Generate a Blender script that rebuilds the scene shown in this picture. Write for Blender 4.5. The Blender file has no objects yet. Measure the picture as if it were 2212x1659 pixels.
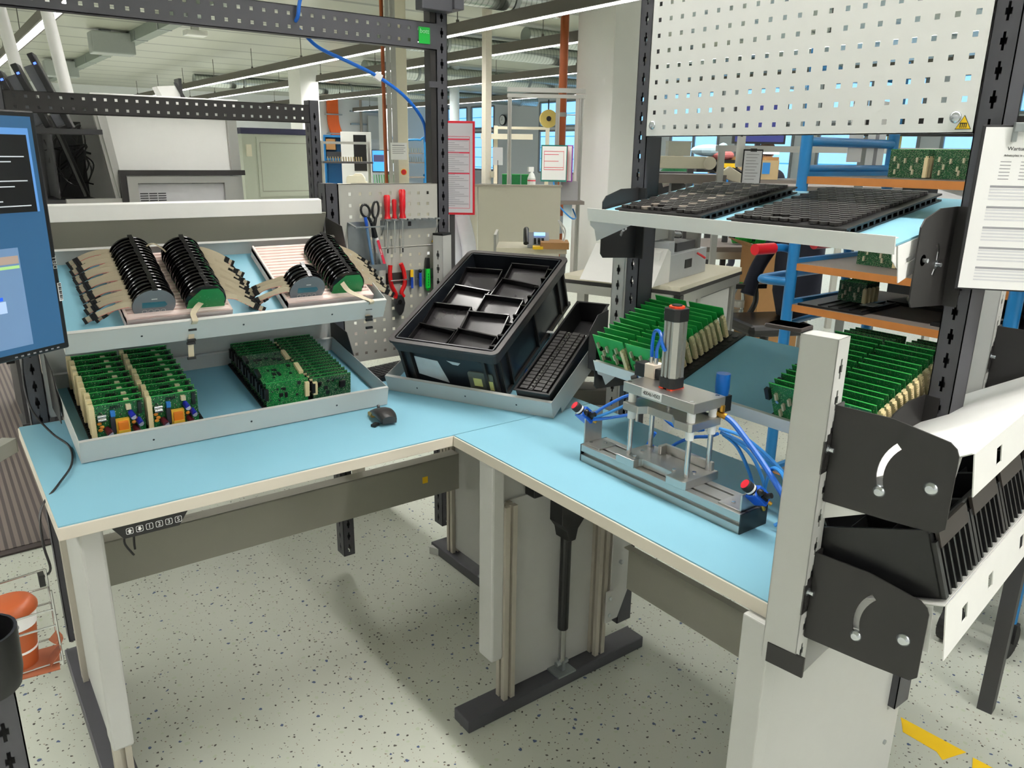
import bpy, bmesh, math, random
from mathutils import Vector as V, Matrix as MT, Euler
random.seed(7)
R = math.radians
SC = bpy.context.scene
COL = SC.collection

# ------------------------------------------------------------------ camera
cam_d = bpy.data.cameras.new('camera'); cam = bpy.data.objects.new('camera', cam_d); COL.objects.link(cam)
cam_d.sensor_fit = 'HORIZONTAL'; cam_d.sensor_width = 36.0; cam_d.lens = 36.0 * 1673.2 / 2212.0
cam_d.clip_start = 0.02; cam_d.clip_end = 200
cam.location = (0, 0, 1.58); cam.rotation_mode = 'XYZ'
cam.rotation_euler = (R(73.4818), R(-0.8207), R(-36.7092))
SC.camera = cam
# ------------------------------------------------------------------ view and world
SC.view_settings.view_transform = 'Standard'; SC.view_settings.look = 'None'
SC.view_settings.gamma = 1.0; SC.view_settings.use_curve_mapping = False
SC.view_settings.exposure = 0.62
W = bpy.data.worlds.new('world'); SC.world = W; W.use_nodes = True
wn = W.node_tree.nodes; bgn = wn.get('Background') or wn.new('ShaderNodeBackground')
bgn.inputs[0].default_value = (0.62, 0.78, 1.0, 1); bgn.inputs[1].default_value = 0.6

# ------------------------------------------------------------------ materials
def lin(c):
    return tuple((v / 255 / 12.92 if v <= 10.31 else ((v / 255 + .055) / 1.055) ** 2.4) for v in c) + (1,)
MATS = {}
def mat(name, c, rough=.5, metal=0.0, var=.05, scale=30.0, bump=0.0, spec=.5, emit=0.0, alpha=1.0, trans=0.0, stretch=None):
    if name in MATS: return MATS[name]
    m = bpy.data.materials.new(name); m.use_nodes = True; MATS[name] = m
    nt = m.node_tree; n = nt.nodes; b = n['Principled BSDF']; L = nt.links
    b.inputs['Roughness'].default_value = rough; b.inputs['Metallic'].default_value = metal
    b.inputs['Specular IOR Level'].default_value = spec
    tc = n.new('ShaderNodeTexCoord'); mp = n.new('ShaderNodeMapping'); L.new(tc.outputs['Object'], mp.inputs[0])
    if stretch: mp.inputs['Scale'].default_value = stretch
    nz = n.new('ShaderNodeTexNoise'); nz.inputs['Scale'].default_value = scale; nz.inputs['Detail'].default_value = 3
    L.new(mp.outputs[0], nz.inputs[0])
    mr = n.new('ShaderNodeMapRange'); L.new(nz.outputs['Fac'], mr.inputs[0])
    mr.inputs[3].default_value = 1 - var; mr.inputs[4].default_value = 1 + var
    mx = n.new('ShaderNodeMix'); mx.data_type = 'RGBA'; mx.blend_type = 'MULTIPLY'; mx.inputs[0].default_value = 1
    mx.inputs[6].default_value = lin(c); L.new(mr.outputs[0], mx.inputs[7])
    L.new(mx.outputs[2], b.inputs['Base Color'])
    if bump:
        bp = n.new('ShaderNodeBump'); bp.inputs['Strength'].default_value = bump; bp.inputs['Distance'].default_value = .002
        L.new(nz.outputs['Fac'], bp.inputs['Height']); L.new(bp.outputs[0], b.inputs['Normal'])
    if emit:
        L.new(mx.outputs[2], b.inputs['Emission Color']); b.inputs['Emission Strength'].default_value = emit
    if trans:
        b.inputs['Transmission Weight'].default_value = trans; b.inputs['IOR'].default_value = 1.3
    if alpha < 1: b.inputs['Alpha'].default_value = alpha
    return m

def pcb_mat(name, base, dark, density=.45, cell=130.0, light=(225, 215, 180)):
    """printed circuit: solder mask with chip sized patches, pale pads and fine traces"""
    m = bpy.data.materials.new(name); m.use_nodes = True; MATS[name] = m
    nt = m.node_tree; n = nt.nodes; b = n['Principled BSDF']; L = nt.links
    b.inputs['Roughness'].default_value = .38
    tc = n.new('ShaderNodeTexCoord')
    def vor(scale, thr, size):
        v = n.new('ShaderNodeTexVoronoi'); v.distance = 'CHEBYCHEV'; v.inputs['Scale'].default_value = scale
        L.new(tc.outputs['Object'], v.inputs['Vector'])
        sp = n.new('ShaderNodeSeparateColor'); L.new(v.outputs['Color'], sp.inputs[0])
        g = n.new('ShaderNodeMath'); g.operation = 'LESS_THAN'; L.new(sp.outputs[0], g.inputs[0]); g.inputs[1].default_value = thr
        d = n.new('ShaderNodeMath'); d.operation = 'LESS_THAN'; L.new(v.outputs['Distance'], d.inputs[0]); d.inputs[1].default_value = size
        a = n.new('ShaderNodeMath'); a.operation = 'MULTIPLY'; L.new(g.outputs[0], a.inputs[0]); L.new(d.outputs[0], a.inputs[1])
        return a
    nz = n.new('ShaderNodeTexNoise'); nz.inputs['Scale'].default_value = 60; L.new(tc.outputs['Object'], nz.inputs[0])
    cur = None
    mx = n.new('ShaderNodeMix'); mx.data_type = 'RGBA'; L.new(nz.outputs['Fac'], mx.inputs[0])
    mx.inputs[6].default_value = lin(base); mx.inputs[7].default_value = lin(tuple(int(v * .72) for v in base)); cur = mx
    for sc, th, sz, cc in ((cell, density, .33, dark), (cell * 2.2, density * .5, .3, light), (cell * 1.6, density * .25, .22, (180, 180, 175))):
        a = vor(sc, th, sz); m2 = n.new('ShaderNodeMix'); m2.data_type = 'RGBA'
        L.new(a.outputs[0], m2.inputs[0]); L.new(cur.outputs[2], m2.inputs[6]); m2.inputs[7].default_value = lin(cc); cur = m2
    L.new(cur.outputs[2], b.inputs['Base Color'])
    return m

CYAN = mat('cyan_laminate', (130, 184, 204), .45, var=.03, scale=6)
WHITE = mat('white_powder_coat', (240, 240, 238), .4, var=.02)
LGREY = mat('light_grey_powder_coat', (192, 193, 190), .45, var=.02)
CREAM = mat('cream_edge_band', (222, 214, 200), .5, var=.02)
MGREY = mat('grey_cover', (150, 149, 138), .5, var=.02)
DGREY = mat('anthracite_powder_coat', (70, 70, 76), .45, var=.05)
BLACKC = mat('black_powder_coat', (38, 36, 36), .5, var=.05)
BLACK = mat('black_plastic', (22, 22, 24), .38, var=.1)
BLACKG = mat('glossy_black_plastic', (16, 15, 17), .16, var=.1)
RUBBER = mat('black_rubber', (28, 28, 30), .7, var=.1)
ALU = mat('anodised_aluminium', (188, 188, 184), .38, .85, var=.04, scale=12, stretch=(1, 1, 40))
ALUM = mat('milled_aluminium', (196, 194, 190), .3, .9, var=.05, scale=20, stretch=(60, 4, 4))
STEEL = mat('bright_steel', (205, 205, 205), .18, 1.0, var=.03)
ZINC = mat('galvanised_steel', (160, 166, 168), .35, .8, var=.1, scale=40)
GREEN = mat('pcb_edge_green', (30, 160, 70), .4, var=.08)
GREENB = mat('plain_green_board', (20, 128, 66), .35, var=.1, scale=80)
PCB_A = pcb_mat('power_board_print', (18, 116, 54), (28, 38, 34), .3, 210)
PCB_C = pcb_mat('plain_board_print', (20, 122, 58), (18, 60, 40), .3, 260, (190, 190, 150))
EDGE = mat('board_edge_green', (70, 190, 90), .4)
PCB_B = pcb_mat('logic_board_print', (18, 136, 60), (24, 40, 34), .35, 260)
PCB_D = pcb_mat('dense_board_print', (16, 92, 48), (22, 36, 30), .5, 280)
IVORY = mat('ivory_connector', (232, 214, 168), .5, var=.04)
FOAM = mat('pink_white_foam', (250, 228, 222), .8, var=.02, scale=60, bump=.1)
BLUE = mat('blue_air_hose', (24, 104, 205), .3, var=.04)
BLUEL = mat('light_blue_air_hose', (52, 138, 214), .3, var=.04)
BLUEF = mat('blue_tube_frame', (30, 118, 178), .35, var=.04)
BLUEP = mat('blue_valve_plastic', (22, 92, 205), .35, var=.04)
RED = mat('red_plastic', (198, 22, 34), .3, var=.05)
REDD = mat('red_button', (214, 30, 52), .4, var=.05)
PAPER = mat('white_paper', (240, 240, 240), .7, var=.01)
YELL = mat('warning_yellow', (250, 205, 30), .5, var=.03)
INK = mat('black_ink', (30, 30, 34), .6, var=.02)
INKG = mat('grey_print', (150, 150, 156), .7, var=.02)
INKP = mat('pale_grey_print', (212, 213, 218), .7, var=.02)
INKR = mat('red_print', (214, 40, 70), .6, var=.02)
RIBBON = mat('grey_ribbon_cable', (196, 184, 158), .5, var=.05, scale=300, stretch=(1, 1, 1))
WOOD = mat('brown_board_edge', (184, 118, 58), .5, var=.12, scale=25)
SHELFG = mat('grey_shelf_board', (120, 112, 106), .5, var=.06)
COPPER = mat('rusty_brown_pipe', (160, 84, 44), .35, .3, var=.1, scale=8)
PLASTER = mat('white_plaster', (238, 238, 236), .75, var=.02, scale=5, bump=.25)
BEIGE = mat('beige_enclosure', (222, 216, 196), .5, var=.03)
GLASSY = mat('clear_plastic', (235, 240, 242), .08, trans=.92, var=.01)

# ------------------------------------------------------------------ mesh builder
class MB:
    def __init__(s): s.v = []; s.f = []; s.m = MT(); s.c = []
    def add(s, vs, fs):
        o = len(s.v); s.c.append((o, len(s.f))); s.v += [tuple(s.m @ V(p)) for p in vs]; s.f += [tuple(i + o for i in f) for f in fs]; return s
    def box(s, x0, x1, y0, y1, z0, z1):
        return s.add([(x0, y0, z0), (x1, y0, z0), (x1, y1, z0), (x0, y1, z0), (x0, y0, z1), (x1, y0, z1), (x1, y1, z1), (x0, y1, z1)],
                     [(0, 3, 2, 1), (4, 5, 6, 7), (0, 1, 5, 4), (1, 2, 6, 5), (2, 3, 7, 6), (3, 0, 4, 7)])
    def cb(s, c, d): return s.box(c[0] - d[0] / 2, c[0] + d[0] / 2, c[1] - d[1] / 2, c[1] + d[1] / 2, c[2] - d[2] / 2, c[2] + d[2] / 2)
    def prism(s, poly, h0, h1, ax='z'):
        mk = {'z': lambda a, b, h: (a, b, h), 'y': lambda a, b, h: (a, h, b), 'x': lambda a, b, h: (h, a, b)}[ax]
        n = len(poly)
        return s.add([mk(a, b, h0) for a, b in poly] + [mk(a, b, h1) for a, b in poly],
                     [tuple(range(n)), tuple(range(n, 2 * n))] + [(i, (i + 1) % n, n + (i + 1) % n, n + i) for i in range(n)])
    def cyl(s, p0, p1, r, r2=None, n=14):
        p0 = V(p0); p1 = V(p1); d = (p1 - p0).normalized(); r2 = r if r2 is None else r2
        a = d.orthogonal().normalized(); b = d.cross(a)
        vs = []
        for p, q in ((p0, r), (p1, r2)):
            vs += [p + (a * math.cos(2 * math.pi * i / n) + b * math.sin(2 * math.pi * i / n)) * q for i in range(n)]
        return s.add(vs, [tuple(range(n)), tuple(range(n, 2 * n))] + [(i, (i + 1) % n, n + (i + 1) % n, n + i) for i in range(n)])
    def tube(s, pts, r, n=8, smooth=True, sub=6):
        P = [V(p) for p in pts]
        if smooth and len(P) > 2: P = spline(P, sub)
        fr = None; rings = []; nn = len(P)
        for i, p in enumerate(P):
            t = (P[min(i + 1, nn - 1)] - P[max(i - 1, 0)]).normalized()
            if fr is None: a = t.orthogonal().normalized()
            else:
                a = fr - t * fr.dot(t)
                a = a.normalized() if a.length > 1e-6 else t.orthogonal().normalized()
            fr = a; b = t.cross(a)
            rings.append([p + (a * math.cos(2 * math.pi * k / n) + b * math.sin(2 * math.pi * k / n)) * r for k in range(n)])
        vs = [q for g in rings for q in g]
        fs = [tuple(range(n)), tuple(range((nn - 1) * n, nn * n))]
        for i in range(nn - 1):
            for k in range(n): fs.append((i * n + k, i * n + (k + 1) % n, (i + 1) * n + (k + 1) % n, (i + 1) * n + k))
        return s.add(vs, fs)
    def lathe(s, prof, n=20, c=(0, 0, 0)):
        vs = []; fs = []; k = len(prof)
        for i in range(n):
            a = 2 * math.pi * i / n
            vs += [(c[0] + r * math.cos(a), c[1] + r * math.sin(a), c[2] + z) for r, z in prof]
        for i in range(n):
            j = (i + 1) % n
            for q in range(k - 1): fs.append((i * k + q, j * k + q, j * k + q + 1, i * k + q + 1))
        fs.append(tuple(i * k for i in range(n))); fs.append(tuple(i * k + k - 1 for i in range(n)))
        return s.add(vs, fs)
    def ball(s, c, r, sx=1, sy=1, sz=1, n=12):
        prof = [(max(1e-4, r * math.sin(math.pi * i / 8)), -r * math.cos(math.pi * i / 8)) for i in range(9)]
        o = MB(); o.lathe(prof, n)
        return s.add([(c[0] + x * sx, c[1] + y * sy, c[2] + z * sz) for x, y, z in o.v], o.f)
    def ribbon(s, pts, w, t=.0012, sub=5, wv=(1, 0, 0)):
        """flat band along pts; wv = width direction"""
        P = spline([V(p) for p in pts], sub) if len(pts) > 2 else [V(p) for p in pts]
        wv = V(wv).normalized(); vs = []; nn = len(P)
        for i, p in enumerate(P):
            d = (P[min(i + 1, nn - 1)] - P[max(i - 1, 0)]).normalized()
            wd = (wv - d * wv.dot(d)); wd = wd.normalized() if wd.length > 1e-5 else d.orthogonal().normalized()
            nr = d.cross(wd) * t / 2; q = wd * w / 2
            vs += [p - q - nr, p + q - nr, p + q + nr, p - q + nr]
        fs = [(0, 1, 2, 3), tuple(range((nn - 1) * 4, nn * 4))]
        for i in range(nn - 1):
            for k in range(4): fs.append((i * 4 + k, i * 4 + (k + 1) % 4, i * 4 + 4 + (k + 1) % 4, i * 4 + 4 + k))
        return s.add(vs, fs)
    def plate(s, xs, zs, solid, t, ax='y', off=0.0):
        """perforated sheet on the grid xs * zs; solid(i, j) says which cells are metal"""
        mk = {'y': lambda a, b, h: (a, h, b), 'x': lambda a, b, h: (h, a, b), 'z': lambda a, b, h: (a, b, h)}[ax]
        nx, nz = len(xs), len(zs); idx = {}; vs = []; fs = []
        def vid(i, j, k):
            if (i, j, k) not in idx: idx[(i, j, k)] = len(vs); vs.append(mk(xs[i], zs[j], off + (t if k else 0)))
            return idx[(i, j, k)]
        sol = [[solid(i, j) for j in range(nz - 1)] for i in range(nx - 1)]
        g = lambda i, j: 0 <= i < nx - 1 and 0 <= j < nz - 1 and sol[i][j]
        for i in range(nx - 1):
            for j in range(nz - 1):
                if not sol[i][j]: continue
                for k in (0, 1): fs.append((vid(i, j, k), vid(i + 1, j, k), vid(i + 1, j + 1, k), vid(i, j + 1, k)))
                if not g(i - 1, j): fs.append((vid(i, j, 0), vid(i, j + 1, 0), vid(i, j + 1, 1), vid(i, j, 1)))
                if not g(i + 1, j): fs.append((vid(i + 1, j, 0), vid(i + 1, j + 1, 0), vid(i + 1, j + 1, 1), vid(i + 1, j, 1)))
                if not g(i, j - 1): fs.append((vid(i, j, 0), vid(i + 1, j, 0), vid(i + 1, j, 1), vid(i, j, 1)))
                if not g(i, j + 1): fs.append((vid(i, j + 1, 0), vid(i + 1, j + 1, 0), vid(i + 1, j + 1, 1), vid(i, j + 1, 1)))
        return s.add(vs, fs)
def spline(P, sub=6):
    out = []; n = len(P)
    for i in range(n - 1):
        p0, p1, p2, p3 = P[max(i - 1, 0)], P[i], P[i + 1], P[min(i + 2, n - 1)]
        for k in range(sub):
            t = k / sub
            out.append(.5 * ((2 * p1) + (p2 - p0) * t + (2 * p0 - 5 * p1 + 4 * p2 - p3) * t * t + (3 * p1 - p0 - 3 * p2 + p3) * t ** 3))
    out.append(P[-1]); return out

def obj(name, mb, m, parent=None, bev=0, smooth=False, M=None, label=None):
    me = bpy.data.meshes.new(name); me.from_pydata(mb.v, [], mb.f)
    b = bmesh.new(); b.from_mesh(me); bmesh.ops.recalc_face_normals(b, faces=b.faces); b.to_mesh(me); b.free()
    me.materials.append(m)
    o = bpy.data.objects.new(name, me); COL.objects.link(o)
    if parent: o.parent = parent
    if M is not None: o.matrix_local = M
    if bev:
        md = o.modifiers.new('bevel', 'BEVEL'); md.width = bev; md.segments = 2; md.limit_method = 'ANGLE'; md.angle_limit = R(50)
    if smooth: me.shade_smooth() if smooth is True else me.set_sharp_from_angle(angle=R(smooth))
    if label: o['label'] = label
    return o
def each(name, mb, m, parent=None, bev=0, **k):
    """one object per shape that was added"""
    out = []; c = mb.c + [(len(mb.v), len(mb.f))]
    for (a, fa), (b, fb) in zip(c, c[1:]):
        q = MB(); q.v = mb.v[a:b]; q.f = [tuple(i - a for i in f) for f in mb.f[fa:fb]]; out.append(obj(name, q, m, parent, bev, **k))
    return out
def box(name, b, m, parent=None, bev=0, label=None): return obj(name, MB().box(*b), m, parent, bev, label=label)
def tag(o, label, cat, group=None):
    o['label'] = label; o['category'] = cat
    if group: o['group'] = group
    return o
def thing(name, label, cat, loc=(0, 0, 0), rz=0.0, M=None, group=None):
    o = bpy.data.objects.new(name, None); COL.objects.link(o); o.empty_display_size = .05
    if M is not None: o.matrix_world = M
    else: o.location = loc; o.rotation_euler = (0, 0, rz)
    return tag(o, label, cat, group)
KIDS = {}
def kids(o):
    if o.name not in KIDS: KIDS[o.name] = list(o.children)
    return KIDS[o.name]
def dup(root, M, label, group=None):
    """copy a thing with its parts and sub-parts"""
    r = root.copy(); COL.objects.link(r); r.matrix_world = M; r['label'] = label
    if group: r['group'] = group
    for c in kids(root):
        d = c.copy(); COL.objects.link(d); d.parent = r
        for g in kids(c):
            e = g.copy(); COL.objects.link(e); e.parent = d
    return r
def struct(name, mb, m, **k):
    o = obj(name, mb, m, **k); o['kind'] = 'structure'; return o
def fr(o, X, Y, Z):
    M = MT((V(X).to_4d(), V(Y).to_4d(), V(Z).to_4d(), V(o).to_4d())).transposed()
    for i in range(3): M[3][i] = 0
    M[3][3] = 1; return M
def TR(x, y, z, rz=0, rx=0, ry=0): return MT.Translation((x, y, z)) @ Euler((rx, ry, rz)).to_matrix().to_4x4()
def text(name, body, size, m, parent, M, ext=.0003, align='CENTER', sx=1.0):
    cu = bpy.data.curves.new(name, 'FONT'); cu.body = body; cu.size = size; cu.extrude = ext; cu.align_x = align; cu.align_y = 'CENTER'
    t = bpy.data.objects.new(name, cu); COL.objects.link(t); bpy.context.view_layer.update()
    me = bpy.data.meshes.new_from_object(t); bpy.data.objects.remove(t); bpy.data.curves.remove(cu)
    me.materials.clear(); me.materials.append(m)
    o = bpy.data.objects.new(name, me); COL.objects.link(o)
    if parent: o.parent = parent
    o.matrix_local = M @ MT.Diagonal((sx, 1, 1, 1)); return o
ORD = ['first', 'second', 'third', 'fourth', 'fifth', 'sixth', 'seventh', 'eighth', 'ninth', 'tenth', 'eleventh', 'twelfth', 'thirteenth',
       'fourteenth', 'fifteenth', 'sixteenth', 'seventeenth', 'eighteenth', 'nineteenth', 'twentieth']
def rrect(x0, x1, y0, y1, r, n=4):
    out = []
    for cx, cy, a0 in ((x1 - r, y1 - r, 0), (x0 + r, y1 - r, 90), (x0 + r, y0 + r, 180), (x1 - r, y0 + r, 270)):
        out += [(cx + r * math.cos(R(a0 + 90 * i / n)), cy + r * math.sin(R(a0 + 90 * i / n))) for i in range(n + 1)]
    return out
FX = MT(((1, 0, 0, 0), (0, 0, -1, 0), (0, 1, 0, 0), (0, 0, 0, 1)))   # stands text upright facing -y
def faceX(): return MT(((0, 0, -1, 0), (-1, 0, 0, 0), (0, 1, 0, 0), (0, 0, 0, 1)))  # upright, facing -x

# ------------------------------------------------------------------ lamps that light the hall: five rows of strip luminaires
CEIL = 3.43; LZ = 2.98
ROWS = [(1.48, -4.5, 24.0), (-1.6, -4.5, 24.0), (5.5, -4.5, 26.5), (6.97, 7.7, 16.0), (6.97, 17.2, 26.5), (9.5, -4.5, 26.5), (12.8, -4.5, 26.5), (-4.2, -4.5, 24.0)]
PW = 18.0   # watts per metre of strip
for x, y0, y1 in ROWS:
    ld = bpy.data.lights.new('strip_light', 'AREA'); ld.shape = 'RECTANGLE'; ld.size = .09; ld.size_y = y1 - y0
    ld.energy = PW * (y1 - y0); ld.color = (1.0, .97, .92)
    lo = bpy.data.objects.new('strip_light', ld); COL.objects.link(lo); lo.location = (x, (y0 + y1) / 2, LZ - .004)
# ------------------------------------------------------------------ room shell
def floor_mat():
    m = bpy.data.materials.new('speckled_vinyl_floor'); m.use_nodes = True
    nt = m.node_tree; n = nt.nodes; b = n['Principled BSDF']; L = nt.links
    b.inputs['Roughness'].default_value = .42
    tc = n.new('ShaderNodeTexCoord')
    nz = n.new('ShaderNodeTexNoise'); nz.inputs['Scale'].default_value = 1.6; nz.inputs['Detail'].default_value = 4; L.new(tc.outputs['Object'], nz.inputs[0])
    base = n.new('ShaderNodeMix'); base.data_type = 'RGBA'; L.new(nz.outputs['Fac'], base.inputs[0])
    base.inputs[6].default_value = lin((184, 191, 178)); base.inputs[7].default_value = lin((198, 200, 190)); cur = base
    wob = n.new('ShaderNodeTexNoise'); wob.inputs['Scale'].default_value = 70; L.new(tc.outputs['Object'], wob.inputs[0])
    off = n.new('ShaderNodeVectorMath'); off.operation = 'MULTIPLY_ADD'; L.new(wob.outputs['Color'], off.inputs[0])
    off.inputs[1].default_value = (.012, .012, .0); L.new(tc.outputs['Object'], off.inputs[2])
    for sc, thr, sz, cc in ((62, .30, .155, (70, 66, 60)), (40, .10, .15, (70, 86, 122)), (110, .10, .17, (128, 112, 96)), (44, .12, .2, (182, 192, 170))):
        mp = n.new('ShaderNodeMapping'); mp.inputs['Location'].default_value = (sc, sc * 2, 0); L.new(off.outputs[0], mp.inputs[0])
        v = n.new('ShaderNodeTexVoronoi'); v.voronoi_dimensions = '2D'; v.inputs['Scale'].default_value = sc; L.new(mp.outputs[0], v.inputs['Vector'])
        sp = n.new('ShaderNodeSeparateColor'); L.new(v.outputs['Color'], sp.inputs[0])
        g = n.new('ShaderNodeMath'); g.operation = 'LESS_THAN'; L.new(sp.outputs[0], g.inputs[0]); g.inputs[1].default_value = thr
        s2 = n.new('ShaderNodeMath'); s2.operation = 'MULTIPLY'; L.new(sp.outputs[1], s2.inputs[0]); s2.inputs[1].default_value = sz * 1.5
        d = n.new('ShaderNodeMath'); d.operation = 'LESS_THAN'; L.new(v.outputs['Distance'], d.inputs[0]); L.new(s2.outputs[0], d.inputs[1])
        a = n.new('ShaderNodeMath'); a.operation = 'MULTIPLY'; L.new(g.outputs[0], a.inputs[0]); L.new(d.outputs[0], a.inputs[1])
        m2 = n.new('ShaderNodeMix'); m2.data_type = 'RGBA'; L.new(a.outputs[0], m2.inputs[0]); L.new(cur.outputs[2], m2.inputs[6]); m2.inputs[7].default_value = lin(cc); cur = m2
    L.new(cur.outputs[2], b.inputs['Base Color']); return m
def stripe_mat(name, c, c2, period, axis, width=.06, rough=.5, metal=0.0, bump=0.0):
    m = bpy.data.materials.new(name); m.use_nodes = True
    nt = m.node_tree; n = nt.nodes; b = n['Principled BSDF']; L = nt.links
    b.inputs['Roughness'].default_value = rough; b.inputs['Metallic'].default_value = metal
    tc = n.new('ShaderNodeTexCoord'); sp = n.new('ShaderNodeSeparateXYZ'); L.new(tc.outputs['Object'], sp.inputs[0])
    a = n.new('ShaderNodeMath'); a.operation = 'MULTIPLY'; L.new(sp.outputs[axis], a.inputs[0]); a.inputs[1].default_value = 1 / period
    f = n.new('ShaderNodeMath'); f.operation = 'FRACT'; L.new(a.outputs[0], f.inputs[0])
    g = n.new('ShaderNodeMath'); g.operation = 'LESS_THAN'; L.new(f.outputs[0], g.inputs[0]); g.inputs[1].default_value = width
    mx = n.new('ShaderNodeMix'); mx.data_type = 'RGBA'; L.new(g.outputs[0], mx.inputs[0])
    mx.inputs[6].default_value = lin(c); mx.inputs[7].default_value = lin(c2); L.new(mx.outputs[2], b.inputs['Base Color'])
    if bump:
        bp = n.new('ShaderNodeBump'); bp.inputs['Strength'].default_value = bump; bp.inputs['Distance'].default_value = .02
        L.new(f.outputs[0], bp.inputs['Height']); L.new(bp.outputs[0], b.inputs['Normal'])
    return m
X0, X1, Y0, Y1 = -6.0, 17.5, -5.0, 28.0
WALLM = mat('wall_paint', (232, 234, 236), .8, var=.02, scale=3)
struct('floor', MB().box(X0, X1, Y0, Y1, -.1, 0), floor_mat())
struct('ceiling', MB().box(X0, X1, Y0, Y1, CEIL, CEIL + .1), stripe_mat('ribbed_ceiling_panels', (182, 184, 170), (128, 131, 122), 1.25, 1, .09, .32, .1))
struct('wall_back', MB().box(X0, X1, Y1, Y1 + .1, 0, CEIL), WALLM)
struct('wall_left', MB().box(X0 - .1, X0, Y0, Y1, 0, CEIL), WALLM)
struct('wall_front', MB().box(X0, X1, Y0 - .1, Y0, 0, CEIL), WALLM)
w = MB(); wy = []
spans = [(5.6, 8.3), (8.8, 11.2), (12.2, 13.9), (14.4, 15.9), (16.4, 18.6), (19.6, 21.9), (23.0, 23.4), (25.3, 26.4), (26.9, 27.9)]
spans = [(3.0, 5.2), (5.6, 8.3), (8.8, 11.2), (11.9, 13.6), (14.2, 15.9), (16.4, 18.6), (19.6, 21.9), (24.6, 26.1), (26.4, 27.8)]
z0, z1 = 1.0, 3.28; yc = Y0
for a, b in spans:
    w.box(X1, X1 + .12, yc, a, 0, CEIL); w.box(X1, X1 + .12, a, b, 0, z0); w.box(X1, X1 + .12, a, b, z1, CEIL); w.box(X1, X1 + .12, a, b, 2.36, 2.5); yc = b
w.box(X1, X1 + .12, yc, Y1, 0, CEIL)
struct('wall_right', w, mat('window_wall_paint', (205, 210, 216), .7, var=.02))
BLIND = stripe_mat('daylit_blue_blind', (150, 205, 250), (70, 160, 205), .36, 2, .09)
_b = BLIND.node_tree.nodes['Principled BSDF']; _mx = [q for q in BLIND.node_tree.nodes if q.type == 'MIX'][0]
BLIND.node_tree.links.new(_mx.outputs[2], _b.inputs['Emission Color']); _b.inputs['Emission Strength'].default_value = .75
FRAMEM = mat('window_frame_grey', (130, 134, 138), .5)
for i, (a, b) in enumerate(spans):
    p = MB()
    for q, h0, h1 in ((0, z0, 2.36), (1, 2.5, z1)): p.box(X1 + .03, X1 + .05, a, b, h0, h1)
    wo = struct('window_%d' % (i + 1), p, BLIND)
    f = MB()
    for y in (a, (a + b) / 2, b): f.box(X1 - .02, X1 + .03, y - .035, y + .035, z0, z1)
    for z in (z0, 2.36, 2.5, z1): f.box(X1 - .02, X1 + .03, a, b, z - .03, z + .03)
    obj('window_frame', f, FRAMEM, wo)
# pillars with plaster and a skirting at the foot
for i, (px, py) in enumerate(((6.64, 6.98), (6.64, 16.2))):
    q = struct('trim_%d' % (i + 1), MB().box(px, px + .40, py, py + .64, 0, CEIL), PLASTER, bev=.01)
    obj('skirting', MB().box(px - .012, px + .412, py - .012, py + .652, 0, .09), WHITE, q)
struct('trim_3', MB().box(12.6, 12.95, 24.0, 24.3, 0, CEIL), mat('column_paint', (214, 218, 222), .6))
# ------------------------------------------------------------------ luminaires, ducts, ceiling services
HOUS = mat('luminaire_housing', (104, 100, 94), .55, var=.05)
LOUV = mat('luminaire_louver', (235, 236, 238), .25, .6, var=.02)
lamp_lab = ['long strip luminaire hanging straight above the benches', 'strip luminaire left of the benches, farther into the hall',
            'strip luminaire passing in front of the white pillar', 'strip luminaire ending at the white pillar with the brown pipe', 'strip luminaire running from the far white pillar to the back wall',
            'strip luminaire in the second row beyond the white pillar', 'farthest strip luminaire, nearest the blue windows', 'strip luminaire along the left outer wall']
for k, (x, y0, y1) in enumerate(ROWS):
    t = thing('strip_luminaire', lamp_lab[k], 'ceiling light', (x, y0, LZ), group='strip luminaires under the ceiling')
    L = y1 - y0
    h = MB().prism([(-.075, -.035), (-.06, .09), (.06, .09), (.075, -.035), (.055, -.035), (.05, .0), (-.05, .0), (-.055, -.035)], 0, L, 'y')
    obj('housing', h, HOUS, t)
    ya = 3.0 if (x > 0 and y0 < 0) else 0; ys = [ya]; y = ya + .08
    while y < L - .1: ys += [y, y + .007]; y += .085 if y + y0 < 12 else .17
    ys.append(L); xs = [-.056, -.052, -.003, .003, .052, .056]
    obj('louver', MB().plate(xs, ys, lambda i, j: i in (0, 2, 4) or j % 2 == 1, .028, 'z', -.036), LOUV, t)
    rod = MB(); y = 1.0
    while y < L: rod.cyl((0, y, .09), (0, y, CEIL - LZ), .006, n=6); rod.cyl((0, y, .09), (0, y, .13), .02, n=8); y += 2.4
    each('hanger', rod, HOUS, t)
DUCT = stripe_mat('spiral_duct', (196, 202, 200), (158, 166, 164), .07, 2, .2, .25, .85, .35)
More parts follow.
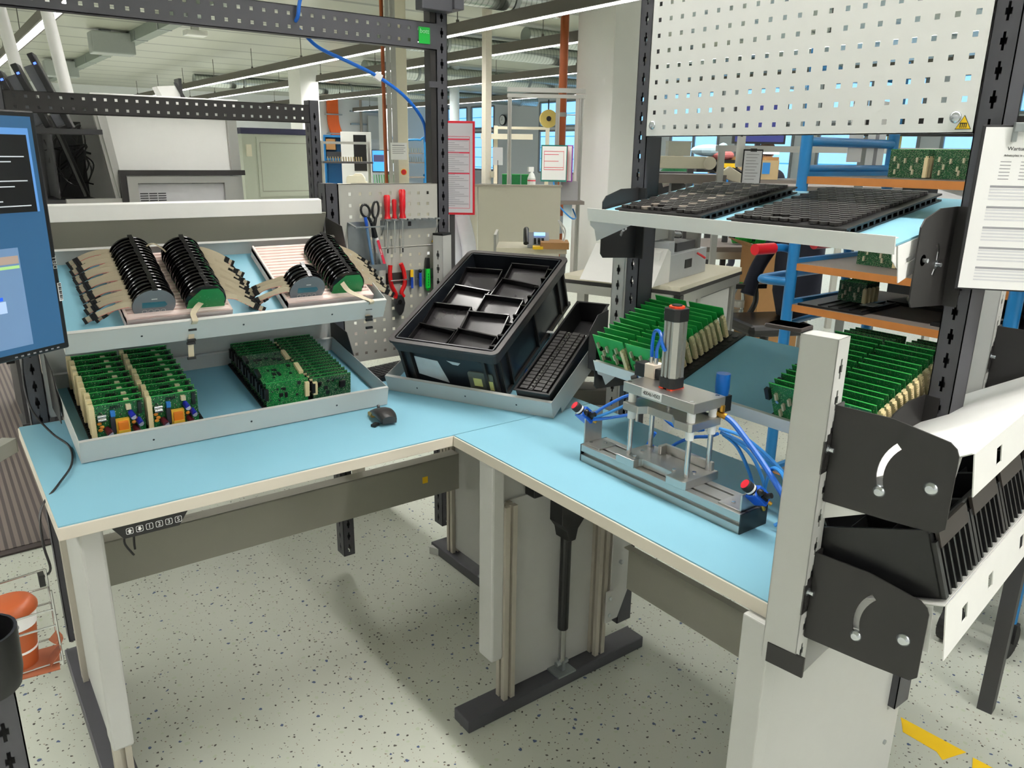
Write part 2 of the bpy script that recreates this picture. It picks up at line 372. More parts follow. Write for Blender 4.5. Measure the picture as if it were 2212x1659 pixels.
def duct(lab, p0, p1, r):
    p0 = V(p0); p1 = V(p1); z = (p1 - p0).normalized(); x = z.orthogonal().normalized(); y = z.cross(x)
    t = thing('spiral_duct', lab, 'air duct', M=fr(p0, x, y, z), group='spiral air ducts under the ceiling'); L = (p1 - p0).length
    obj('duct_pipe', MB().cyl((0, 0, 0), (0, 0, L), r, n=24), DUCT, t, smooth=40)
    c = MB(); h = 1.2
    while h < L: c.cyl((0, 0, h), (0, 0, h + .05), r + .015, n=24); h += 3.0
    each('clamp', c, ZINC, t, smooth=40)
    c = MB(); h = 1.22
    for k in range(40):
        if h > L: break
        q = MB().cyl((0, 0, 0), (0, 0, 0.01), .01); w_ = fr(p0, x, y, z).inverted().to_3x3() @ V((0, 0, 1))
        top = CEIL - (p0 + z * h).z; c.cyl(V((0, 0, h)) + w_ * r, V((0, 0, h)) + w_ * (top - .002), .012, n=6); h += 3.0
    each('hanger', c, ZINC, t)
duct('thick spiral duct above the corner post and white pillar', (4.4, 7.6, 3.25), (6.3, 7.6, 3.25), .15)
duct('spiral duct crossing left of the brown pipe', (5.9, 11.4, 3.25), (16.9, 11.4, 3.25), .15)
duct('thinner spiral duct beside the brown pipe', (7.6, 9.9, 3.27), (16.9, 9.9, 3.27), .12)
duct('spiral duct over the blue windows', (7.8, 15.6, 3.24), (16.9, 15.6, 3.24), .16)
duct('farthest spiral duct before the back wall', (6.0, 21.4, 3.25), (16.9, 21.4, 3.25), .15)
t = thing('cable_duct', 'grey green sheet metal cable duct running along the ceiling', 'cable duct', (3.3, 4.0, 3.26))
obj('channel', MB().box(-.09, .09, 0, 21, 0, .167), mat('grey_green_paint', (132, 142, 134), .5), t)
q = MB()
for k in range(14): q.box(-.1, .1, 1.5 * k, 1.5 * k + .06, -.006, .14)
each('bracket', q, ZINC, t)
for k, (x, y, s, lb) in enumerate(((3.45, 15.0, .32, 'larger grey junction box under the ceiling, beside the cable duct'), (3.45, 20.5, .32, 'grey junction box under the ceiling, farther back'))):
    t = thing('junction_box', lb, 'junction box', (x - .5, y, CEIL - .42)); box('casing', (-s, s, -s * .6, s * .6, 0.05, .38), mat('grey_box', (168, 174, 172), .6), t, .02); box('suspension', (-s * .5, 0, -.05, .05, .379, .417), ZINC, t)
t = thing('smoke_detector', 'small white detector box under the ceiling panels', 'detector', (3.9, 13.6, CEIL - .14)); box('casing', (-.16, .16, -.12, .12, 0, .08), WHITE, t, .01); box('mount', (-.05, .05, -.05, .05, .078, .138), WHITE, t)

# ------------------------------------------------------------------ perforated parts
def breaks(n, p, h, a, b):
    """edges for n holes of size h at pitch p centred in [a, b]"""
    m = (a + b) / 2 - (n - 1) * p / 2; out = [a]
    for i in range(n): out += [m + i * p - h / 2, m + i * p + h / 2]
    return out + [b]
def holes(n, m): return lambda i, j: not (i % 2 == 1 and j % 2 == 1)
def upright_mb(wx, dy, z0, z1, sx=True, sy=True):
    """hollow slotted post: width wx along x, depth dy along y (front -y), cross slots every 50 mm"""
    mb = MB(); t = .002
    def face(wd, ax, off, flip):
        c = wd / 2; xs = [0, c - .006, c - .0025, c + .0025, c + .006, wd]; zs = [z0]; z = z0 + .03
        while z + .03 < z1: zs += [z - .016, z - .006, z + .006, z + .016]; z += .05
        zs.append(z1)
        def solid(i, j):
            k = (j - 1) % 4 if j > 0 and j < len(zs) - 1 else 3
            if k == 3: return True
            return not (i == 2 or (k == 1 and i in (1, 3)))
        mb.plate(xs, zs, solid, t, ax, off)
    if sy: face(wx, 'y', 0, 0)
    else: mb.box(0, wx, 0, t, z0, z1)
    if sx: face(dy, 'x', 0, 0)
    else: mb.box(0, t, 0, dy, z0, z1)
    mb.box(0, wx, dy - t, dy, z0, z1); mb.box(wx - t, wx, 0, dy, z0, z1); mb.box(0, wx, 0, dy, z1 - .001, z1); return mb
def profile_mb(mb, cx, cy, z0, z1, s=.04):
    """slotted aluminium extrusion standing upright"""
    h = s / 2; g = .005; d = .011
    p = []
    for sx, sy in ((1, 1), (-1, 1), (-1, -1), (1, -1)): pass
    p = [(-h, -h), (-g, -h), (-g, -h + d), (g, -h + d), (g, -h), (h, -h), (h, -g), (h - d, -g), (h - d, g), (h, g), (h, h), (g, h), (g, h - d), (-g, h - d), (-g, h), (-h, h), (-h, g), (-h + d, g), (-h + d, -g), (-h, -g)]
    mb.prism([(cx + a, cy + b) for a, b in p], z0, z1); return mb
COLM = mat('warm_aluminium_column', (190, 184, 172), .45, .35, var=.03)
SCREW = mat('screw_head', (200, 205, 210), .25, .9)

def actuator(par, x, y, ax):
    """lifting column between foot and table: motor head, black tube, chrome rod, foot bracket"""
    o = obj('actuator', MB().prism([(x - .042, .787), (x + .042, .787), (x + .042, .56), (x + .02, .535), (x + .012, .5), (x - .016, .5), (x - .024, .535), (x - .042, .56)], y - .03, y + .03, 'y').cyl((x, y, .19), (x, y, .52), .0165, n=16), BLACK, par, .003)
    obj('piston', MB().cyl((x, y, .075), (x, y, .2), .011, n=14), STEEL, o, smooth=40)
    obj('foot_bracket', MB().cb((x, y, .043), (.07, .06, .006)).cyl((x - .022, y, .07), (x + .022, y, .07), .008).box(x - .006, x + .006, y - .012, y + .012, .046, .08), ZINC, o)
def foot(par, b):
    o = box('foot', b, DGREY, par, .003)
    return o

# ------------------------------------------------------------------ bench A: tables, posts, beam
TZ = .82
bA = thing('workbench', 'height adjustable workbench with light blue top under the two tilted board shelves', 'workbench', (0, 0, 0))
o = box('tabletop', (.125, 1.617, 1.737, 2.483, TZ - .003, TZ), CYAN, bA)
box('edge_band', (.122, 1.62, 1.734, 2.486, TZ - .033, TZ - .0031), CREAM, bA, .002, label='cream edge and core of the table top')
def leg(par, cols, z0=.787):
    o = obj('leg', profile_mb(MB(), cols[0][0], cols[0][1], cols[0][2], z0), COLM, par)
    for x, y, z in cols[1:]: obj('column', profile_mb(MB(), x, y, z, .787), COLM, o)
    return o
# left leg: foot along y, cover in front, aluminium columns
l1 = leg(bA, ((.187, 1.835, .04), (.187, 2.36, .04)))
foot(l1, (.145, .222, 1.72, 2.555, 0, .04))
box('leg_cover', (.164, .212, 1.79, 1.862, .186, .787), LGREY, l1, .006)
box('leg_panel', (.182, .19, 1.855, 2.34, .06, .787), LGREY, l1)
l2 = leg(bA, ((1.512, 1.9, .04), (1.512, 2.385, .04), (1.512, 2.43, .32)))
foot(l2, (1.474, 1.551, 1.80, 2.50, 0, .04))
box('leg_panel', (1.508, 1.516, 1.92, 2.365, .06, .787), LGREY, l2)
a = obj('actuator', MB().box(1.465, 1.525 - .02, 2.08, 2.17, .56, .787).cyl((1.486, 2.125, .215), (1.486, 2.125, .57), .0165), BLACK, l2)
obj('piston', MB().cyl((1.486, 2.125, .075), (1.486, 2.125, .22), .011), STEEL, a, smooth=40)
obj('foot_bracket', MB().cb((1.489, 2.125, .043), (.028, .07, .006)).cyl((1.486, 2.105, .07), (1.486, 2.145, .07), .008), ZINC, a)
mp = obj('modesty_panel', MB().box(.21, 1.49, 2.31, 2.314, .345, .487).box(.21, 1.49, 2.31, 2.36, .485, .489), MGREY, bA, label='grey panel under the table')
obj('panel_label', MB().box(1.33, 1.352, 2.3085, 2.31, .405, .43), YELL, mp)
cp = obj('control_panel', MB().prism([(.222, .786), (.385, .786), (.362, .752), (.245, .752)], 1.742, 1.76, 'y'), BLACK, bA, .002, label='black height control keypad with six keys')
for i, ch in enumerate(('', '', '1', '2', '3', 'S')):
    cx = .258 + i * .0205
    k = MB(); pts = rrect(cx - .0075, cx + .0075, .7615, .7765, .003); pi = rrect(cx - .0064, cx + .0064, .7626, .7754, .0025)
    n = len(pts); k.add([(a_, 1.7412, b_) for a_, b_ in pts] + [(a_, 1.7412, b_) for a_, b_ in pi], [(q, (q + 1) % n, n + (q + 1) % n, n + q) for q in range(n)])
    kb = obj('key', k, PAPER, cp)
    if ch: text('key_symbol', ch, .013, PAPER, cp, MT.Translation((cx, 1.7413, .7688)) @ FX)
    else:
        s = 1 if i == 0 else -1; z = .769
        obj('key_symbol', MB().prism([(cx - .005, z), (cx, z + .005 * s), (cx + .005, z), (cx + .0025, z), (cx + .0025, z - .005 * s), (cx - .0025, z - .005 * s), (cx - .0025, z)], 1.7408, 1.7412, 'y'), PAPER, cp)
obj('control_cable', MB().tube([(.25, 1.757, .76), (.247, 1.757, .735), (.258, 1.755, .71), (.262, 1.757, .702)], .0025).tube([(.268, 1.757, .76), (.266, 1.757, .73), (.266, 1.757, .715)], .0025), BLACK, bA)
# rear posts and the perforated beam
def upright(par, x, y, z0, z1, rz=0, w=.044, d=.06, m=DGREY, name='upright', sx=True, sy=True):
    return obj(name, upright_mb(w, d, z0, z1, sx, sy), m, par, M=TR(x, y, 0, rz))
upright(bA, .158, 2.488, .1, 2.1); upright(bA, 1.085, 2.488, .1, 1.478); upright(bA, 1.522, 2.488, .1, 2.35)
box('upright_bracket', (.13, .25, 2.487, 2.548, .78, .79), BLACKC, bA)
n = 34; xs = breaks(n, .038, .0105, .2, 1.522); zs = breaks(2, .038, .0105, 1.922, 2.007)
bm = obj('beam', MB().plate(xs, zs, holes(n, 2), .002, 'y', 2.482).box(.2, 1.522, 2.482, 2.52, 2.005, 2.007).box(.2, 1.522, 2.482, 2.52, 1.922, 1.924), DGREY, bA)
pl = obj('badge', MB().box(1.448, 1.492, 2.4795, 2.4818, 1.938, 1.99), mat('green_badge', (20, 170, 60), .35), bm, label='green square maker badge on the beam')
text('badge_lettering', 'bott', .021, mat('badge_letters', (170, 215, 180), .4), pl, MT.Translation((1.470, 2.4793, 1.977)) @ FX)
obj('light_bracket', MB().box(1.44, 1.56, 2.44, 2.487, 2.04, 2.18).box(1.56, 1.60, 2.43, 2.54, 2.05, 2.2), DGREY, bA, .003)
obj('cable_channel', MB().box(1.498, 1.52, 2.49, 2.53, 1.42, 2.3), BLACKC, bA); obj('cable_clip', MB().box(1.49, 1.53, 2.484, 2.49, 1.80, 1.82), DGREY, bA)
# white cross rail between the rear posts
obj('rail_underside', MB().prism([(2.468, 1.386), (2.515, 1.295), (2.518, 1.297), (2.472, 1.388)], .21, 1.075, 'x'), MGREY, bA)  # shade under the white rail is put into this darker grey
obj('shelf_rail', MB().prism([(2.489, 1.38), (2.465, 1.384), (2.465, 1.428), (2.489, 1.432)], .2, 1.06, 'x'), WHITE, bA, .001, label='white rail across the rear posts')

obj('back_sheet', MB().box(.205, 1.08, 2.4945, 2.4965, .83, 1.30), LGREY, bA)
# ------------------------------------------------------------------ bench B
bB = thing('workbench', 'height adjustable workbench with light blue top carrying the aluminium press', 'workbench', (0, 0, 0))
box('tabletop', (1.103, 1.617, .668, 1.7325, TZ - .003, TZ), CYAN, bB)
box('edge_band', (1.10, 1.62, .665, 1.7330, TZ - .033, TZ - .0031), CREAM, bB, .002, label='cream edge and core of the table top')
l3 = leg(bB, ((1.163, 1.557, .04), (1.525, 1.557, .04), (1.572, 1.557, .24)), .66)
foot(l3, (1.011, 1.711, 1.523, 1.60, 0, .04))
box('leg_cover', (1.104, 1.145, 1.545, 1.612, .18, .787), LGREY, l3, .006)
obj('leg_panel', MB().box(1.18, 1.508, 1.575, 1.581, .042, .66).box(1.15, 1.60, 1.583, 1.588, .655, .787), LGREY, l3)
actuator(l3, 1.373, 1.548, 0)
cb_ = obj('control_box', MB().box(1.235, 1.33, 1.53, 1.575, .665, .785), BLACK, l3, .004); obj('rating_plate', MB().box(1.255, 1.30, 1.5292, 1.53, .68, .76), LGREY, cb_)
obj('gusset_plate', MB().prism([(1.55, .78), (1.63, .78), (1.63, .26), (1.585, .16), (1.55, .16)], 1.528, 1.532, 'y').box(1.53, 1.556, 1.522, 1.528, .16, .27), LGREY, l3)
s = MB()
for x, z in ((1.59, .46), (1.585, .36), (1.545, .245), (1.545, .185)): s.cyl((x, 1.529, z), (x, 1.52, z), .007, n=10)
each('screw', s, SCREW, l3)
obj('modesty_panel', MB().box(1.596, 1.60, .72, 1.505, .272, .42).box(1.575, 1.6, .72, 1.505, .42, .424).box(1.6, 1.604, .72, 1.505, .5, .787), MGREY, bB, label='grey panel under the table')
l4 = leg(bB, ((1.163, .715, .04), (1.525, .715, .04)))
foot(l4, (1.011, 1.711, .68, .757, 0, .04))
obj('leg_panel', MB().box(1.10, 1.69, .684, .69, .1, .787).box(1.082, 1.12, .672, .73, .1, .787), LGREY, l4, .005)
s = MB()
for x, z in ((1.16, .285), (1.64, .25)): s.cyl((x, .685, z), (x, .680, z), .006, n=10)
each('screw', s, SCREW, l4)
# dark slotted posts of bench B: front faces -x
def upB(y, z0, z1):
    return obj('upright', upright_mb(.048, .06, z0, z1), DGREY, bB, M=TR(1.6245, y + .048, 0, -math.pi / 2))
upB(1.564, .1, 2.6); upB(.667, .36, 2.6)
obj('upright_mount', MB().box(1.60, 1.66, 1.60, 1.612, .6, .787).box(1.61, 1.68, .7, .715, .6, .787), DGREY, bB)

# ------------------------------------------------------------------ pegboards
def screwh(mb, x, y, z, r=.011, ax='y'):
    mb.ball((x, y, z), r, 1 if ax == 'y' else .5, .5 if ax == 'y' else 1, 1)
# big white pegboard on bench B
n, m = 22, 20; a, b = .715, 1.566
ys = breaks(n, .038, .0105, a, b); zs = breaks(m, .038, .0105, 1.631, 1.631 + .77)
t = thing('pegboard', 'large white perforated panel at the top right', 'pegboard', (1.6228, 0, 0))
def soP(i, j):
    hole = i % 2 == 1 and j % 2 == 1
    if hole and j == 1 and i in (1, 2 * n - 1): return True
    return not hole
obj('panel', MB().plate(ys, zs, soP, .0015, 'x').box(0, .018, a, b, 1.631, 1.633).box(0, .018, a, a + .002, 1.631, 2.4).box(0, .018, b - .002, b, 1.631, 2.4), WHITE, t)
sc = MB(); screwh(sc, -.001, .752, 1.6605, .0115, 'x'); screwh(sc, -.001, 1.543, 1.6605, .0115, 'x'); each('screw', sc, SCREW, t, smooth=True)
def warn(par, M, s):
    o = obj('warning_sticker', MB().prism([(-s / 2, 0), (s / 2, 0), (0, s * .87)], 0, .0006, 'y'), INK, par, M=M)
    obj('sticker_face', MB().prism([(-s * .44, s * .04), (s * .44, s * .04), (0, s * .8)], -.0004, .0003, 'y'), YELL, o)
    q = MB()
    for k in range(4): q.box(-s * .2 + k * s * .12, -s * .2 + k * s * .12 + s * .05, -.0007, -.0003, s * .1, s * .34)
    q.box(-s * .22, s * .22, -.0007, -.0003, s * .34, s * .40)
    obj('sticker_symbol', q, INKR if s > .03 else INK, o)
warn(t, TR(-.0008, .735, 1.638, -math.pi / 2), .03)
# grey tool pegboards beside the corner post
for k, (zb, zt, lb) in enumerate(((1.258, 1.476, 'upper grey perforated tool panel holding screwdrivers and scissors'), (.855, 1.255, 'lower grey perforated tool panel holding the red pliers'))):
    t = thing('pegboard', lb, 'pegboard', (0, 2.487, 0))
    n = 9; m = 5 if k == 0 else 10
    xs = breaks(n, .038, .0105, 1.13, 1.519); zs = breaks(m, .038, .0105, zb, zt)
    obj('panel', MB().plate(xs, zs, holes(n, m), .0015, 'y').box(1.13, 1.519, 0, .015, zt - .002, zt).box(1.13, 1.132, 0, .015, zb, zt).box(1.517, 1.519, 0, .015, zb, zt), mat('grey_panel_paint', (176, 175, 168), .45, var=.02), t)
    if k == 0: warn(t, TR(1.501, -.001, 1.265), .026)
# ------------------------------------------------------------------ tilted shelves
def tilt(o, deg, X=(1, 0, 0)):
    X = V(X).normalized(); up = V((0, 0, 1)); n = up.cross(X)
    Y = n * math.cos(R(deg)) + up * math.sin(R(deg)); return fr(o, X, Y, X.cross(Y))
def shelf(label, M, w, d, lip, back, mat_lip=LGREY, group=None, side=True, slot=False):
    t = thing('tilted_shelf', label, 'shelf', M=M, group=group)
    obj('shelf_floor', MB().box(.002, w - .002, .002, d - .002, -.004, 0), CYAN, t, label='light blue shelf floor')
    k = .0016
    obj('front_lip', MB().box(0, w, 0, k, -.006, lip).box(0, w, 0, .012, lip - k, lip), mat_lip, t, .0012)
    if back: obj('back_lip', MB().box(.0, w, d - k, d, -.006, back).box(.0, w, d - .012, d, back - k, back), mat_lip, t)
    if side:
        q = MB()
        for x in (0, w - k): q.prism([(0, -.006), (d, -.006), (d, max(back, .02)), (.0, lip)], x, x + k, 'x')
        each('side_lip', q, mat_lip, t)
    s = MB()
    for f in (.2, .5, .8): s.cyl((w * f, -.0006, lip * .45), (w * f, .001, lip * .45), .0028, n=8)
    each('lip_hole', s, INK, t)
    return t
# bench A shelves
MA1 = tilt((.222, 2.082, .8275), 12); TA1 = shelf('lower tilted shelf resting on the light blue bench top, holding the green boards', MA1, .856, .415, .054, .05)
MA2 = tilt((.226, 2.100, 1.103), 26); TA2 = shelf('upper tilted shelf with light blue floor holding the two foam blocks', MA2, .858, .385, .056, .05)
def bracket_mb(poly, x0, x1, ax='x'): return MB().prism(poly, x0, x1, ax)
for t, M, z0_, z1_ in ((TA1, MA1, .86, 1.02), (TA2, MA2, 1.15, 1.37)):
    q = MB(); inv = M.inverted()
    q.m = inv
    for x in (.214, 1.0785): q.prism([(2.30, z0_ + .05), (2.36, z1_ - .02), (2.487, z1_), (2.487, z0_), (2.32, z0_)], x, x + .002, 'x')
    each('bracket', q, BLACKC, t)
# corner shelf and its rack
ec = V((.447, -.894, 0)).normalized(); nc = V((.894, .447, 0)).normalized()
Ac = V((1.155, 2.22, .826))
MC = tilt(Ac, 21.5, ec); TC = shelf('diagonal tilted shelf in the bench corner holding the black crate', MC, .60, .40, .052, .03)
q = MB().prism([(.06, -.004), (.36, -.004), (.36, -.05), (.06, -.03)], .5985, .6, 'x'); obj('side_flange', q, LGREY, TC)
rkM = fr(Ac + nc * .385 - V((0, 0, Ac.z)), ec, nc, (0, 0, 1))
rk = thing('shelf_rack', 'pair of light grey slotted posts behind the diagonal corner shelf', 'rack', M=rkM)
for x in (-.062, .628):
    p = obj('post', upright_mb(.042, .06, .745, 1.295, False, True), LGREY, rk, M=TR(x, 0, 0)); obj('end_cap', MB().box(0, .042, 0, .06, 1.2955, 1.303), BLACK, p)
obj('crossbar', MB().box(-.062, .67, .005, .055, .70, .744), LGREY, rk); obj('support', MB().box(.2, .24, .01, .05, 0, .70).box(-.1, .5, .0, .06, 0, .03), LGREY, rk)
q = MB(); q.m = MC.inverted() @ rkM
for x in (-.021, .621): q.prism([(-.001, 1.09), (-.10, 1.09), (-.17, 1.05), (-.17, .93), (-.001, .86)], x, x + .002, 'x')
each('bracket', q, BLACKC, TC)
def plate_holes(name, outer, inners, t, m, par, M):
    """sheet metal outline with cut-outs"""
    b = bmesh.new()
    es = []
    for loop in [outer] + inners:
        vs = [b.verts.new((x, y, 0)) for x, y in loop]
        es += [b.edges.new((vs[i], vs[(i + 1) % len(vs)])) for i in range(len(vs))]
    bmesh.ops.triangle_fill(b, use_beauty=True, use_dissolve=False, edges=es)
    bmesh.ops.recalc_face_normals(b, faces=b.faces)
    me = bpy.data.meshes.new(name); b.to_mesh(me); b.free(); me.materials.append(m)
    o = bpy.data.objects.new(name, me); COL.objects.link(o); o.parent = par; o.matrix_local = M
    s = o.modifiers.new('sheet', 'SOLIDIFY'); s.thickness = t; s.offset = 0; return o
# bench B shelves: X along -y
XB = (0, -1, 0)
MB1 = tilt((1.475, 1.569, 1.006), 20, XB); TB1 = shelf('lower tilted shelf over the press, holding two blocks of green boards', MB1, .85, .31, .012, 0, side=False)
MB2 = tilt((1.430, 1.574, 1.430), 9.5, XB); TB2 = shelf('upper tilted shelf under the big pegboard holding two black cap trays', MB2, .842, .42, .012, 0, side=False)
for t, w in ((TB1, .85), (TB2, .842)):
    q = MB(); q.box(0, w, -.0016, 0, -.018, .016)
    for x in (0.004, w - .006):
        q.prism([(.0, -.006), (.40 if w < .845 else .3, -.006), (.40 if w < .845 else .3, -.05), (.02, -.05), (.0, -.03)], x, x + .002, 'x')
    each('side_flange', q, WHITE, t)
    for x in (.0015, w - .0015):
        plate_holes('slotted_flange', [(.012, -.005), (.18, -.005), (.16, -.062), (.02, -.078)], [[(.04, -.046), (.13, -.040), (.13, -.030), (.04, -.036)]], .002, WHITE, t, fr((x, 0, 0), (0, 1, 0), (0, 0, 1), (1, 0, 0)))
def arc(cx, cy, r, a0, a1, wd, n=10):
    A = [(cx + (r + wd / 2) * math.cos(R(a0 + (a1 - a0) * i / n)), cy + (r + wd / 2) * math.sin(R(a0 + (a1 - a0) * i / n))) for i in range(n + 1)]
    B = [(cx + (r - wd / 2) * math.cos(R(a1 - (a1 - a0) * i / n)), cy + (r - wd / 2) * math.sin(R(a1 - (a1 - a0) * i / n))) for i in range(n + 1)]
    return A + B
def bolt(name, par, M, r=.011):
    o = obj(name, MB().lathe([(0, .007), (r * .55, .0062), (r * .9, .003), (r, 0), (r, -.003), (.004, -.003), (.004, -.012)], 14), SCREW, par, smooth=30, M=M)
    return o
# bracket plates for bench B shelves, drawn in (forward, z) from the post face
def bracket(par, M, h0, h1, d=.135, slot=True):
    """M: local x = away from post, y = up, z = outward"""
    out = [(0, h0), (d - .01, h0 + .008), (d, h0 + .02), (d, h1 - .035), (d - .012, h1 - .02), (d * .5, h1 - .002), (0, h1)]
    cz = (h0 + h1) / 2
    inn = [arc(d * .80, cz, d * .42, 150, 215, .010)] if slot else []
    p = plate_holes('bracket', out, inn, .003, BLACKC, par, M)
    bolt('bolt', p, TR(d * .80, cz, .0015)); bolt('bolt', p, TR(d * .80 - d * .42, cz - .012, .0015), .009)
    obj('hook_flange', MB().box(-.002, .001, h0, h1, -.03, .0).box(-.003, -.001, h1 - .03, h1 - .005, -.03, -.012), BLACKC, p)
    return p
def wm(o, X, Y):
    X = V(X); Y = V(Y); return fr(o, X, Y, X.cross(Y))
for t, M, h0, h1 in ((TB2, MB2, 1.30, 1.495), (TB1, MB1, .92, 1.11)):
    bracket(t, M.inverted() @ wm((1.6235, .7195, 0), (-1, 0, 0), (0, 0, 1)) , h0, h1)
    bracket(t, M.inverted() @ wm((1.6235, 1.5815, 0), (-1, 0, 0), (0, 0, 1)), h0, h1)
# ------------------------------------------------------------------ bin rack at the near end of bench B
th = R(8); MR = MT.Translation((1.057, .667, 0)) @ MT.Rotation(th, 4, 'Z')
rb = thing('shelf_rack', 'light grey rack of two slotted posts with black brackets at the near bench end', 'rack', M=MR)
for x in (0, .872):
    p = obj('post', upright_mb(.042, .06, .743, 1.322, False, True), LGREY, rb, M=TR(x, -.06, 0), bev=.002); box('end_cap', (-.0005, .0425, -.0005, .0605, 1.3221, 1.329), mat('brown_grey_cap', (92, 84, 82), .5), rb, .002)
cbx = box('crossbar', (.004, .872, -.072, -.0095, .744 - .006, .7425), LGREY, rb); box('end_cap', (-.002, .0038, -.0755, -.009, .739, .777), BLACKC, rb, .001, label='black rectangular end cap')
def rack_bracket(x, h0, h1, out):
    # local: X = -v (toward viewer), Y = up
    M = fr((x, -.0615, 0), (0, -1, 0), (0, 0, 1), (-1, 0, 0))
    d = .178
    o_ = [(0, h0), (.10, h0 + .002), (d - .01, h0 + .006), (d, h0 + .016), (d, h1 - .034), (d - .004, h1 - .024), (d - .014, h1 - .016), (.085, h1 - .001), (0, h1)]
    cz = (h0 + h1) / 2 - .01
    p = plate_holes('bracket', o_, [arc(.150, cz, .072, 135, 200, .0105)], .003, BLACKC, rb, M)
    bolt('bolt', p, TR(.150, cz, .0015)); bolt('bolt', p, TR(.150 - .069, cz - .027, .0015), .010)
    q = MB().box(-.0015, .0015, h0, h1, -.026, 0)
    q.box(-.004, -.0015, h1 - .05, h1 - .012, -.026, -.010).box(-.004, -.0015, h0 + .006, h0 + .03, -.026, -.010).box(-.004, -.0015, cz - .02, cz + .035, -.026 + .048, .0)
    obj('hook_flange', q, BLACKC, p)
    obj('lock_tab', MB().prism([(-.0005, cz + .045), (-.0025, cz + .045), (-.0025, cz - .01), (-.0005, cz - .01)], 0, .016), BLACKC, p)
    bolt('bolt', p, fr((-.003, cz + .02, .010), (0, 0, 1), (0, 1, 0), (-1, 0, 0)), .007)
for x in (.022, .896):
    rack_bracket(x, 1.054, 1.216, 1); rack_bracket(x, .803, .962, 1)
def sheet(pts, t=.0018):
    P = [V((a, b)) for a, b in pts]; L_ = []; R_ = []
    for i, p in enumerate(P):
        d = (P[min(i + 1, len(P) - 1)] - P[max(i - 1, 0)]).normalized(); nn_ = V((-d.y, d.x)) * t / 2
        L_.append(tuple(p + nn_)); R_.append(tuple(p - nn_))
    return L_ + R_[::-1]
def rack_tray(label, pts, lip, u0, u1, holes_):
    t = thing('rack_shelf', label, 'shelf', M=MR)
    q = MB(); L_ = sheet(pts); n = len(pts)
    for i in range(n - 1):
        a, b, c, d = L_[i], L_[i + 1], L_[2 * n - 2 - i], L_[2 * n - 1 - i]
        q.prism([a, b, c, d], u0, u1, 'x')
    obj('shelf_sheet', q, WHITE, t)
    (a0, b0), (a1, b1) = lip
    dv = V((0, a1 - a0, b1 - b0)); Lh = dv.length; Yv = dv.normalized(); Xv = V((1, 0, 0))
    M = fr((0, a0, b0), Xv, Yv, Xv.cross(Yv))
    inn = [[(x - s, y - s), (x + s, y - s), (x + s, y + s), (x - s, y + s)] for x, y, s in holes_]
    plate_holes('front_lip', [(u0, 0), (u1, 0), (u1, Lh), (u0, Lh)], inn, .0018, WHITE, t, M)
    return t
TU = rack_tray('white upper shelf of the bin rack at the right edge', [(-.252, 1.187), (-.006, 1.036), (-.004, 1.068), (.008, 1.072)], ((-.254, 1.1875), (-.262, 1.124)), .035, .86, [(.16, .034, .0135), (.33, .034, .0135), (.56, .034, .0135)])
obj('side_flange', MB().prism([(-.24, 1.178), (-.02, 1.043), (-.02, 1.0), (-.232, 1.10)], .034, .0355, 'x'), WHITE, TU)
TL = rack_tray('white lower shelf of the bin rack under the black bins', [(-.254, .945), (-.024, .868), (-.022, .885)], ((-.256, .9455), (-.266, .856)), .035, .86, [(.13, .05, .0135), (.27, .05, .0135), (.47, .05, .0135)])
obj('side_flange', MB().prism([(-.24, .938), (-.03, .869), (-.03, .84), (-.245, .86)], .034, .0355, 'x'), WHITE, TL)
# black bins on the lower rack shelf
def bin_proto(label):
    t = thing('picking_bin', label, 'bin', group='black picking bins on the rack')
    w, d, h, k = .157, .232, .108, .003
    q = MB().box(0, w, 0, d, 0, k).box(0, k, 0, d, 0, h).box(w - k, w, 0, d, 0, h).box(0, w, 0, k, 0, h)
    q.prism([(d, 0), (d + .018, h * .8), (d + .018 - k, h * .8), (d - k, 0)], 0, w, 'x')
    q.box(-.003, w + .003, -.003, .004, h - .004, h).box(-.003, .002, 0, d, h - .005, h).box(w - .002, w + .003, 0, d, h - .005, h)
    for i in range(5): q.box(.02 + i * .026, .026 + i * .026, -.006, 0, .0, h - .035)
    q.box(.0, .012, -.006, 0, 0, h - .02).box(w - .012, w, -.006, 0, 0, h - .02)
    q.box(k, w - k, .09, .092, k, h - .03).box(k, w - k, .16, .162, k, h - .03)
    obj('bin_body', q, BLACK, t)
    obj('label_holder', MB().box(.012, w - .012, -.0085, -.003, h - .032, h - .002), mat('worn_black_label', (58, 52, 48), .5), t)
    return t
bl = ['leftmost black picking bin beside the near grey post', 'second black picking bin from the near grey post', 'third black picking bin from the near grey post', 'fourth black picking bin from the near grey post', 'black picking bin farthest along the rack shelf']
BT = tilt((0, 0, 0), -18.5, (1, 0, 0))
b0 = None
for i in range(5):
    M = MR @ MT.Translation((.046 + i * .1625, -.247, .9485)) @ BT
    if b0 is None: b0 = bin_proto(bl[0]); b0.matrix_world = M
    else: dup(b0, M, bl[i])
